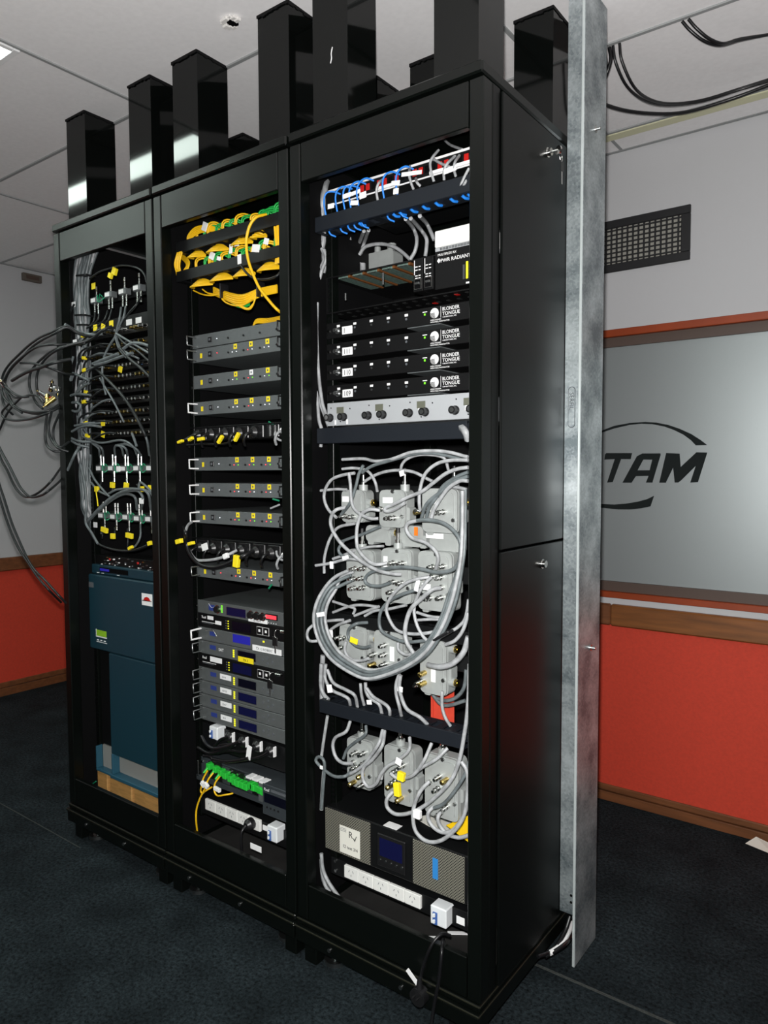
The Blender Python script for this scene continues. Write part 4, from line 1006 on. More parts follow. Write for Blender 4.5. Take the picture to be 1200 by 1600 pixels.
# between the fourth and fifth rows, dropping into the lower cable manager
tc('left pale cable dropping into the lower cable manager', [(1.292,0.03,0.868),(1.289,0.03,0.828),(1.312,0.03,0.8),(1.353,0.03,0.792),(1.373,0.03,0.785),(1.362,0.05,0.76)], .0056)
tc('second pale cable from the left dropping into the lower cable manager', [(1.297,0.03,0.854),(1.318,0.03,0.821),(1.364,0.03,0.809),(1.394,0.03,0.799),(1.387,0.05,0.762)], .0056)
tc('flat grey cable left of the lower cable manager', [(1.249,0.06,0.856),(1.246,0.06,0.797),(1.256,0.06,0.77),(1.275,0.06,0.757)], .007)
tc('broad grey cable at the left wall above the lower cable manager', [(1.228,0.09,0.871),(1.224,0.09,0.803),(1.223,0.09,0.744),(1.224,0.09,0.706)], .009)
tc('pale cable dropping straight into the lower cable manager, third from the left', [(1.402,0.045,0.83),(1.405,0.045,0.801),(1.402,0.06,0.767)], .005)
tc('pale cable dropping into the lower cable manager, fourth from the left', [(1.423,0.04,0.837),(1.425,0.04,0.814),(1.439,0.04,0.797),(1.468,0.04,0.787),(1.47,0.05,0.758)], .0056)
tc('pale cable curving beside the fourth into the lower cable manager', [(1.431,0.035,0.824),(1.453,0.035,0.805),(1.491,0.035,0.793),(1.505,0.035,0.782),(1.496,0.05,0.758)], .0056)
tc('pale cable from the white collar down into the lower cable manager', [(1.534,0.04,0.879),(1.524,0.04,0.851),(1.524,0.04,0.824),(1.533,0.04,0.796),(1.526,0.06,0.761)], .0054)
tc('long pale cable curving right into the lower cable manager', [(1.545,0.03,0.879),(1.541,0.03,0.849),(1.55,0.03,0.817),(1.567,0.03,0.794),(1.603,0.03,0.783),(1.613,0.05,0.761)], .0060)
tc('dark ended cable under the right tap of the fourth row', [(1.657,0.05,0.854),(1.657,0.05,0.821),(1.66,0.05,0.803),(1.669,0.05,0.785),(1.675,0.06,0.767)], .0050)
tc('grey cable behind the right tap of the fourth row, upper', [(1.685,0.12,0.897),(1.679,0.12,0.851),(1.657,0.12,0.821),(1.627,0.12,0.806),(1.596,0.12,0.806)], .006, 'cable_mid')
tc('grey cable behind the right tap of the fourth row, lower', [(1.681,0.12,0.816),(1.64,0.12,0.797),(1.61,0.12,0.793),(1.583,0.12,0.815)], .006, 'cable_mid')
# under the lower cable manager
tc('pale cable looping from the manager to the left lowest tap', [(1.361,0.05,0.716),(1.363,0.03,0.694),(1.326,0.03,0.67),(1.315,0.03,0.643),(1.326,0.03,0.614),(1.351,0.03,0.604),(1.381,0.034,0.609)], .0056)
tc('grey cable arching behind the plugs of the left lowest tap', [(1.416,0.05,0.716),(1.422,0.04,0.696),(1.389,0.04,0.669),(1.359,0.04,0.642),(1.344,0.04,0.611)], .005, 'cable_mid')
tc('left of two pale cables falling between the left and middle lowest taps', [(1.472,0.05,0.716),(1.479,0.025,0.69),(1.45,0.025,0.649),(1.431,0.025,0.624),(1.401,0.025,0.597),(1.372,0.03,0.577)], .0054)
tc('right of two pale cables falling between the left and middle lowest taps', [(1.479,0.05,0.715),(1.491,0.022,0.686),(1.457,0.022,0.64),(1.433,0.022,0.618),(1.425,0.022,0.597),(1.43,0.022,0.575),(1.447,0.022,0.565),(1.471,0.022,0.581),(1.486,0.022,0.608),(1.509,0.022,0.637),(1.54,0.03,0.654)], .0056)
tc('pale cable from the manager round the left of the middle lowest tap', [(1.559,0.05,0.715),(1.572,0.03,0.694),(1.549,0.03,0.667),(1.517,0.03,0.644),(1.489,0.03,0.614),(1.482,0.03,0.593)], .0054)
tc('pale cable slanting from the manager to the yellow flag on the middle lowest tap', [(1.626,0.05,0.715),(1.622,0.026,0.682),(1.596,0.026,0.642),(1.57,0.026,0.621),(1.534,0.026,0.611),(1.515,0.026,0.618)], .0056, tags=(((1.554,0.022,0.622), 'tag_yellow', .020, .022, .1),))
tc('pale cable slanting from the manager across the right lowest tap', [(1.673,0.05,0.713),(1.654,0.03,0.688),(1.611,0.03,0.656),(1.589,0.03,0.637)], .0056)
tc('grey cable making a small ring at the left cabinet edge beside the lowest row', [(1.373,0.034,0.582),(1.373,0.01,0.579),(1.337,0.01,0.57),(1.306,0.01,0.577),(1.285,0.01,0.586),(1.27,0.01,0.598),(1.28,0.01,0.611),(1.297,0.01,0.607),(1.302,0.01,0.586),(1.296,0.01,0.532),(1.289,0.01,0.467)], .0054, 'cable_mid')
tc('grey cable hanging beside the left rail below the lower manager', [(1.279,0.05,0.715),(1.265,0.05,0.647),(1.255,0.05,0.594)], .0054)
tc('long pale cable swinging under the middle lowest tap and up the right post', [(1.516,0.034,0.566),(1.509,0.018,0.551),(1.511,0.018,0.528),(1.539,0.018,0.519),(1.584,0.018,0.536),(1.628,0.018,0.568),(1.674,0.018,0.614),(1.707,0.018,0.658),(1.727,0.018,0.709),(1.739,0.018,0.768),(1.747,0.018,0.822),(1.752,0.018,0.889),(1.753,0.018,0.944)], .006, tags=(((1.547,0.014,0.589), 'tag_yellow', .017, .034, -.1),))
tc('pale cable hanging in the widest loop under the right lowest tap', [(1.63,0.034,0.624),(1.613,0.018,0.599),(1.595,0.018,0.559),(1.591,0.018,0.521),(1.601,0.018,0.49),(1.632,0.018,0.477),(1.67,0.018,0.489),(1.707,0.018,0.522),(1.735,0.018,0.563),(1.747,0.018,0.609),(1.75,0.018,0.659),(1.746,0.018,0.686),(1.732,0.018,0.704)], .006, tags=(((1.61,0.012,0.543), 'tag_white', .020, .020, 0),))
tc('pale cable in the inner loop under the right lowest tap', [(1.643,0.034,0.563),(1.636,0.02,0.551),(1.637,0.02,0.532),(1.654,0.02,0.516),(1.681,0.02,0.513),(1.71,0.02,0.53),(1.738,0.02,0.574),(1.752,0.02,0.62)], .0058)
tc('pale cable bending from the lowest plug to the right post', [(1.662,0.034,0.552),(1.663,0.022,0.546),(1.665,0.022,0.532),(1.678,0.022,0.518),(1.697,0.022,0.51),(1.725,0.022,0.513),(1.751,0.022,0.527)], .0058)
tc('grey cable crossing the right lowest tap', [(1.749,0.025,0.705),(1.735,0.025,0.666),(1.707,0.025,0.62),(1.678,0.025,0.583),(1.649,0.025,0.564)], .0054, 'cable_mid')
# flags loose on the tangle
for i, (P, w, h, m, lab) in enumerate((((1.323,0.024,1.146), .012, .020, 'tag_white', 'white flag on the cable at the left edge of the middle row'),
        ((1.367,0.03,1.168), .022, .012, 'tag_white', 'white flag above the left tap of the middle row'),
        ((1.314,-0.012,1.016), .028, .012, 'tag_white', 'white flag on the left side of the big coax loop'),
        ((1.309,0.03,0.956), .022, .020, 'tag_white', 'white flag inside the big loop at the left of the fourth row'),
        ((1.399,0.024,0.95), .026, .015, 'tag_yellow', 'yellow flag on the left tap of the fourth row'),
        ((1.314,0.022,0.806), .018, .022, 'tag_white', 'white flag on the left cables above the lower cable manager'),
        ((1.445,0.03,0.791), .016, .012, 'tag_white', 'white flag on the cables in the middle above the lower cable manager'),
        ((1.545,0.03,0.844), .016, .014, 'tag_white', 'white collar on the pale cables below the big loop'),
        ((1.602,0.024,1.116), .012, .030, 'tag_white', 'folded white flag at the plugs of the right middle tap'),
        ((1.629,0.024,1.115), .026, .016, 'tag_white', 'crumpled white flag in front of the right middle tap'),
        ((1.301,0,0.59), .010, .010, 'tag_white', 'white flag on the small cable ring at the left edge'),
        ((1.551,0.014,0.662), .018, .018, 'tag_white', 'white flag on the cable in front of the middle lowest tap'),
        ((1.538,0.05,1.393), .014, .014, 'tag_white', 'white flag over the middle tap of the top row'))):
    o = B(P[0] - w / 2, P[0] + w / 2, P[1] - .004, P[1] - .001, P[2] - h / 2, P[2] + h / 2, .0008).build('cable_flag', m, None, P)
    o.rotation_euler = (0, random.uniform(-.3, .3), 0)
    tag(o, lab, 'label', 'flags on the tangled coax')

# ================================================================== battery unit, sockets and power cable at the foot
UY = .055
uz0, uz1 = 0.324, 0.449
ups = thing('battery_unit', 'black battery backup unit with two perforated grilles and a small screen', 'battery backup', (1.5, .25, uz0))
B(1.262, 1.740, UY + .004, .52, uz0, uz1, .003).build('case', 'panel_black', ups)
gl = B(1.262, 1.423, UY, UY + .004, uz0 + .004, uz1 - .003, .001).build('grille', 'perforated_mesh', ups)
gr_ = B(1.564, 1.718, UY, UY + .004, uz0 + .004, uz1 - .003, .001).build('grille', 'perforated_mesh', ups)
q = (1.353,0.053,0.375)
nt_ = B(q[0] - .036, q[0] + .036, UY - .0012, UY, q[2] - .040, q[2] + .037).build('note', 'paper', gl)
for s_, dx, dz, sz in (('R', -.004, .010, .026), ('√', .012, .004, .022), ('12 test 3/4', -.026, -.024, .0125)):
    text(s_, sz, (q[0] + dx, UY - .0014, q[2] + dz), 'ink_black', ups, name='handwriting')
for k_ in range(3): B(q[0] - .034, q[0] - .012, UY - .0016, UY - .0012, q[2] + .030 - k_ * .004, q[2] + .031 - k_ * .004).build('ruled_line', 'ink_grey', nt_)
dp = B(1.449, 1.54, UY - .002, UY + .004, uz0 + .016, uz1 - .020, .002).build('display_bezel', 'plastic_black', ups)
dx0, dx1 = 1.458, 1.532
B(dx0, dx1, UY - .003, UY - .002, uz0 + .046, uz1 - .030).build('screen', 'lcd_blue', dp)
for i in range(5):
    x = dx0 + (dx1 - dx0) * (.02 + .24 * i)
    MB().cyl((x, UY - .002, uz0 + .034), (x, UY - .0035, uz0 + .034), .003 if i < 4 else .0045, 8).build('button', 'steel', dp)
bq = (1.634,0.054,0.39)
B(bq[0] - .008, bq[0] + .008, UY - .001, UY, bq[2] - .027, bq[2] + .027).build('blue_sticker', 'sticker_blue', gr_)
pass
lp = (1.485,0.076,0.452)
B(lp[0] - .022, lp[0] + .022, lp[1] - .014, lp[1] + .014, uz1, uz1 + .001).build('top_label', 'tag_white', ups)
# white and yellow cards standing at the right on the battery unit
c1 = thing('white_card', 'white card lying on the battery unit under the right lowest tap', 'card', (1.62, .12, uz1))
c_ = [(1.51,0.143,0.456), (1.621,0.111,0.456), (1.625,0.246,0.456), (1.578,0.267,0.456)]
MB().add([(x, y, z + uz1 - .4525) for x, y, z in c_] + [(x, y, z + uz1 - .4535) for x, y, z in c_], [(0, 1, 2, 3), (7, 6, 5, 4), (1, 0, 4, 5), (2, 1, 5, 6), (3, 2, 6, 7), (0, 3, 7, 4)]).build('sheet', 'paper', c1)
c2 = thing('yellow_card', 'yellow card leaning at the right rear edge of the battery unit', 'card', (1.70, .1, uz1))
yc = [(1.637,0.1,0.486), (1.725,0.066,0.482), (1.705,0.1,0.532)]
MB().add([tuple(v) for v in yc] + [(x, y + .002, z) for x, y, z in yc], [(0, 1, 2), (5, 4, 3), (1, 0, 3, 4), (2, 1, 4, 5), (0, 2, 5, 3)]).build('sheet', 'sticker_yellow', c2)
# socket strip
def breaker(par_name, label, x, z, y, flip=False, w=.05, h=.052):
    t = thing('circuit_breaker', label, 'breaker', (x, y, z - h / 2))
    B(x - w / 2, x + w / 2, y - .030, y + .01, z - h / 2, z + h / 2, .003).build('case', 'breaker_white', t)
    s = -1 if not flip else 1
    b = B(x - w * .30, x - w * .02, y - .034, y - .030, z - h * .42, z + h * .22, .001).build('toggle_plate', 'breaker_blue', t)
    for i in range(2):
        B(x - w * .22, x - w * .10, y - .040, y - .034, z - h * .30 + i * .016, z - h * .12 + i * .016, .001).build('toggle', 'breaker_white', b)
    return t
def sockets(k, label, z0, z1, yf, xs0, xs1, n, zlo, zhi, m='socket_white'):
    t, xa, xb = unit('socket_strip', label, 'power strip', k, z0, z1, yf, 'panel_black', depth=.06)
    w = (xs1 - xs0) / n
    for i in range(n):
        s = B(xs0 + w * i + .0006, xs0 + w * (i + 1) - .0006, yf - .010, yf, zlo, zhi, .0015).build('socket', m, t)
        cx = xs0 + w * (i + .5); cz = (zlo + zhi) / 2
        for dx, rot in ((-.007, .5), (.007, -.5)):
            MB(Matrix.Translation((cx + dx, yf - .0102, cz + .006)) @ Matrix.Rotation(rot, 4, 'Y')).box(-.0008, .0008, 0, .0004, -.0035, .0035).build('slot', 'ink_grey', s)
        B(cx - .0008, cx + .0008, yf - .0103, yf - .0099, cz - .009, cz - .003).build('slot', 'ink_grey', s)
    return t, xa, xb
sz0, sz1 = 0.243, 0.285
t, xa, xb = sockets(2, 'power strip with five white sockets under the battery unit', sz0 - .004, sz1 + .004, .083, 1.315, 1.576, 5, 0.251, 0.287)
for q in ((1.277,0.083,0.282), (1.277,0.083,0.253)):
    MB().cyl(q, (q[0], q[1] - .004, q[2]), .0045, 8).build('rack_screw', 'steel', t)
qb = (1.643,0.07,0.267)
breaker('', 'white circuit breaker with a blue toggle at the right of the lowest power strip', qb[0], qb[2], .083, w=.048, h=.050)
qb = (1.692,0.083,0.261)
o = B(qb[0] - .012, qb[0] + .012, .0815, .083, qb[2] - .010, qb[2] + .010, .0006).build('white_label', 'tag_white', None, qb)
tag(o, 'small blank white label at the right end of the lowest power strip', 'label')
# black power lead hanging over the sill with a round plug at its end
pw = thing('power_lead', 'black power cable with a round plug hanging over the sill of the right cabinet', 'power cable', (1.687,0,0.251))
MB().tube([(1.688,0.04,0.243),(1.678,0.02,0.254),(1.668,0,0.245),(1.658,-0.012,0.22),(1.645,-0.012,0.184),(1.634,-0.012,0.144),(1.633,-0.018,0.127)], .0042, 8).build('lead', 'cable_black', pw)
pq = (1.636,-0.02,0.101)
MB().cyl((pq[0], pq[1] + .012, pq[2]), (pq[0], pq[1] - .012, pq[2]), .022, 20).cyl((pq[0], pq[1], pq[2] + .018), (pq[0], pq[1], pq[2] + .045), .010, 12, .005).build('plug', 'rubber_black', pw)
MB().cyl((pq[0], pq[1] - .012, pq[2]), (pq[0], pq[1] - .0135, pq[2]), .019, 20).cyl((pq[0] - .006, pq[1] - .0135, pq[2] + .004), (pq[0] - .006, pq[1] - .026, pq[2] + .004), .0022, 6).cyl((pq[0] + .006, pq[1] - .0135, pq[2] + .004), (pq[0] + .006, pq[1] - .026, pq[2] + .004), .0022, 6).build('plug_face', 'plastic_black', pw)
fq = (1.616,-0.022,0.141)
MB(Matrix.Translation(fq) @ Matrix.Rotation(math.radians(38), 4, 'Y')).box(-.021, .021, -.001, .001, -.006, .006).build('cable_tag', 'tag_white', pw)
cable('second black cable trailing from the sill of the right cabinet down to the carpet', [(1.667,0.04,0.225), (1.696,-0.012,0.238), (1.694,-0.022,0.169), (1.68,-0.024,0.092), ((1.684,-0.03,0.097)[0] - .004, -.04, .03), ((1.693,-0.05,0.074)[0], -.06, .008), ((1.75,-0.1,0.133)[0], -.13, .007)], .0045, 'cable_black', None, n=8)
# loose pale cables at the lower left of the right cabinet
for i, P in enumerate(([(1.242,0.06,0.302),(1.247,0.06,0.258),(1.269,0.06,0.225),(1.306,0.06,0.196)], [(1.232,0.07,0.276),(1.236,0.07,0.232),(1.248,0.07,0.204),(1.265,0.07,0.19)], [(1.264,0.05,0.552),(1.258,0.05,0.497),(1.253,0.05,0.438)])):
    cable(['outer pale cable sweeping down to the floor plate of the right cabinet', 'inner pale cable sweeping down to the floor plate of the right cabinet', 'thin pale cable end beside the battery unit'][i], P, .0058, 'cable_grey', 'pale cables beside the battery unit')
for q, w in (((1.621,0.192,0.142), .03), ((1.574,0.133,0.142), .012)):
    o = MB(Matrix.Translation(q) @ Matrix.Rotation(.6, 4, 'Z')).box(-w, w, -.006, .006, 0, .002).build('floor_label', 'tag_white', None, q)
    tag(o, 'white slip on the floor plate of the right cabinet, ' + ('large one' if w > .02 else 'small one'), 'label')

# ================================================================== middle cabinet
M2 = .09
x2, x2b = .6585, 1.1415
def dial_row(t, xs, z, y, m='ink_black', r=.0028):
    for x in xs: MB().cyl((x, y, z), (x, y - .002, z), r, 8).build('jack', m, t)
def handle(t, x, z0, z1, y, m='steel', out=.036, r=.0030):
    h = MB().tube([(x, y, z0 + .005), (x, y - out, z0 + .006), (x, y - out, z1 - .006), (x, y, z1 - .005)], r, 6, 1)
    return h.build('handle', m, t)
AMPS = [(529.5+16.5, 'upper of the two touching grey amplifiers at the top of the middle cabinet'), (568, 'lower of the two touching grey amplifiers at the top of the middle cabinet'), (609.5, 'grey amplifier with one white sticker among its yellow ones'), (650, 'grey amplifier just above the upper row of power plugs'),
        (736, 'grey amplifier just below the upper row of power plugs'), (775, 'grey amplifier at the middle of three between the rows of plugs'), (818, 'grey amplifier just above the lower row of power plugs'), (901, 'grey amplifier just below the lower row of power plugs')]
for i, (zz, lab) in enumerate([(1.797, AMPS[0][1]), (1.752, AMPS[1][1]), (1.667, AMPS[2][1]), (1.582, AMPS[3][1]), (1.402, AMPS[4][1]), (1.319, AMPS[5][1]), (1.23, AMPS[6][1]), (1.052, AMPS[7][1])]):
    a, b = zz, zz + .0435
    t, xa, xb = unit('amplifier', lab, 'amplifier', 1, a, b, M2, 'amp_grey', 'grey one-unit amplifiers of the middle cabinet')
    cz = (a + b) / 2
    if i != 2: handle(t, xa + .032, a + .002, b - .002, M2, 'ink_white' if i in (3, 4, 5, 6) else 'steel')  # white on some handles paints in flash glare on bare metal
    handle(t, xb - .050, a + .002, b - .002, M2, 'plastic_black', .03)
    B(xb - .066, xb - .034, M2 - .0012, M2, a + .006, b - .006, .0006).build('ear_cutout', 'dark_slot', t)
    MB().cyl((xa + .010, M2, a + .005), (xa + .010, M2 - .003, a + .005), .0045, 8).build('rack_screw', 'steel', t)
    s = B(xa + .094, xa + .112, M2 - .0035, M2, cz - .008, cz + .008, .001).build('power_switch', 'plastic_black', t)
    B(xa + .099, xa + .107, M2 - .0055, M2 - .0035, cz - .004, cz + .004, .001).build('rocker', 'ink_grey', s)
    if i: B(xa + .052, xa + .062, M2 - .0008, M2, cz - .009, cz + .006).build('sticker', 'tag_yellow', t)
    for q, u in enumerate((.212, .282, .353)):
        st_ = i and B(xa + u, xa + u + .015, M2 - .0008, M2, cz + .004, cz + .0195).build('sticker', 'tag_white' if (i == 2 and q == 1) else 'tag_yellow', t)
        if i: B(xa + u + .005, xa + u + .010, M2 - .001, M2 - .0008, cz + .009, cz + .0145).build('sticker_mark', 'ink_grey', st_)
        MB().cyl((xa + u - .024, M2, cz - .004), (xa + u - .024, M2 - .003, cz - .004), .0032, 8).build('jack', 'ink_black', t)
        if i != 0:
            MB().cyl((xa + u - .006, M2, cz - .004), (xa + u - .006, M2 - .002, cz - .004), .0016, 6).build('led', 'led_red' if q == 1 or i > 3 else 'led_white', t)
            MB().cyl((xa + u + .013, M2, cz - .004), (xa + u + .013, M2 - .002, cz - .004), .0016, 6).build('led', 'led_green' if i in (2, 4, 6) else 'led_white', t)
    MB().cyl((xa + .400, M2, cz - .002), (xa + .400, M2 - .003, cz - .002), .0032, 8).build('jack', 'ink_black', t)
    MB().cyl((xa + .135, M2, cz), (xa + .135, M2 - .002, cz), .0016, 6).build('led', 'led_red' if i in (1, 7) else 'led_white', t)
# ---- rows of plugs
def plug_strip(label, z0, z1, n, yf, seed):
    t, xa, xb = unit('socket_strip', label, 'power strip', 1, z0, z1, yf, 'panel_black', depth=.06)
    B(xa, xb, yf - .006, yf, z1 - .004, z1, .001).build('rim', 'panel_black', t)
    out = []
    for i in range(n):
        x = xa + .055 + (xb - xa - .09) * i / (n - 1)
        B(x - .026, x + .026, yf - .006, yf, z0 + .003, z1 - .005, .002).build('socket', 'plastic_black', t)
        out.append((x, (z0 + z1) / 2))
    return t, out
def power_plug(label, x, z, y, white=False, tail=None, group=None):
    t = thing('power_plug', label, 'plug', (x, y, z), group)
    MB().cyl((x, y, z), (x, y - .016, z), .019, 16, .018).cyl((x, y - .016, z), (x, y - .026, z), .018, 16, .010).build('body', 'plastic_black', t)
    P = tail or [(x, y - .024, z), (x - .004, y - .040, z - .008), (x - .012, y - .042, z - .026), (x - .02, y - .03, z - .040)]
    MB().tube(P, .0042, 6).build('lead', 'cable_black' if not white else 'cable_grey', t)
    if white: MB().cyl((x, y - .0265, z), (x, y - .028, z), .008, 12).build('collar', 'ink_white', t)
    return t
zq0, zq1 = 1.498, 1.544
t, PL1 = plug_strip('upper strip of black sockets filled with plugs in the middle cabinet', zq0, zq1, 7, M2, 1)
zr0, zr1 = 1.134, 1.183
t2, PL2 = plug_strip('lower strip of black sockets filled with plugs in the middle cabinet', zr0, zr1, 7, M2, 2)
for r, (PL, nm) in enumerate(((PL1, 'upper'), (PL2, 'lower'))):
    for i, (x, z) in enumerate(PL):
        if r == 0 and i == 5: continue
        power_plug('%s black plug from the left in the %s strip of sockets' % (ORD[i], nm), x, z - .004, M2 - .006, i == 6, None, 'black plugs in the middle cabinet')
B(PL1[5][0] - .012, PL1[5][0] - .009, M2 - .009, M2 - .006, zq0 + .006, zq1 - .008).build('pin_slot', 'steel', t)
B(PL1[5][0] + .009, PL1[5][0] + .012, M2 - .009, M2 - .006, zq0 + .006, zq1 - .008).build('pin_slot', 'steel', t)
# cables of the plugs with yellow flags
def ytag(p, w=.022, h=.012, a=.5): return (p, 'tag_yellow', w, h, a)
Q = [(0.904,0.07,1.511),(0.89,0.05,1.489),(0.829,0.05,1.484),(0.761,0.05,1.486),(0.698,0.04,1.484)]
cable('thin black cable drooping under the upper row of plugs with yellow flags', Q, .003, 'cable_black', None, tags=[ytag((0.857,0.044,1.498), .030, .010, -.8), ytag((0.932,0.044,1.503), .030, .010, -.9)])
Q = [(0.743,0.07,1.526),(0.752,0.03,1.517),(0.717,0.03,1.506),(0.71,0,1.492)]
cable('dark cable running from the upper row of plugs past the left post with yellow flags', Q, .004, 'cable_dark', None, tags=[ytag((0.716,0.004,1.494), .024, .008, -.25), ytag((0.749,0.018,1.502), .020, .009, -.35), ytag((0.783,0.03,1.501), .026, .010, -.1)])
cable('pale cable curling from the right end of the upper row of plugs', [(1.078,0.06,1.514),(1.086,0.05,1.504),(1.098,0.05,1.492),(1.119,0.05,1.486)], .0036, 'cable_grey')
cable('pale cable curling from the right end of the lower row of plugs', [(1.076,0.06,1.164),(1.088,0.05,1.155),(1.101,0.05,1.144),(1.121,0.05,1.141)], .0036, 'cable_grey')
cable('pale grey cable looping left from the lower row of plugs, with a white collar', [(0.691,0.06,1.236),(0.708,0.03,1.227),(0.734,0,1.207),(0.71,0.02,1.178),(0.726,0.02,1.147),(0.758,0.02,1.122),(0.802,0.02,1.122),(0.855,0.02,1.13),(0.897,0.02,1.142),(0.915,0.05,1.158)], .0046, 'cable_grey', None, n=8, tags=[((0.9,0.022,1.142), 'tag_white', .018, .016, -.4)])
cable('thick black cable looping left from the lower row of plugs with yellow flags', [(0.688,0.03,1.222),(0.735,0,1.207),(0.718,0.015,1.173),(0.735,0.015,1.138),(0.779,0.015,1.109),(0.841,0.015,1.103),(0.893,0.015,1.113),(0.939,0.015,1.13),(0.98,0.015,1.147),(0.99,0.05,1.161)], .0062, 'cable_black', None, n=8, tags=[ytag((0.711,-0.004,1.179), .026, .014, -.25), ytag((0.755,0.008,1.174), .024, .010, -.25), ytag((0.962,0.01,1.132), .020, .036, .15)])
q = (0.777,0.04,1.161)
o = MB(Matrix.Translation(q) @ Matrix.Rotation(-.3, 4, 'Y')).box(-.014, .014, -.001, .001, -.011, .011).build('cable_flag', 'tag_white', None, q)
tag(o, 'white flag hanging at the left of the lower row of plugs', 'label')
# small wires seen between the units
for i, (P, m, lab) in enumerate((([(1.021,0.09,1.547),(1.046,0.09,1.535)], 'wire_green', 'green wire end above the upper row of plugs'), ([(1.034,0.09,1.316),(1.059,0.09,1.312)], 'wire_green', 'green wire end under the amplifier in the middle'), ([(1.023,0.09,1.288),(1.061,0.09,1.3)], 'cable_grey', 'pale cable end resting on an amplifier near the right post'), ([(1.016,0.085,1.045),(1.029,0.085,1.058)], 'wire_green', 'green wire end above the receiver with the red display'))):
    cable(lab, P, .003, m, None)

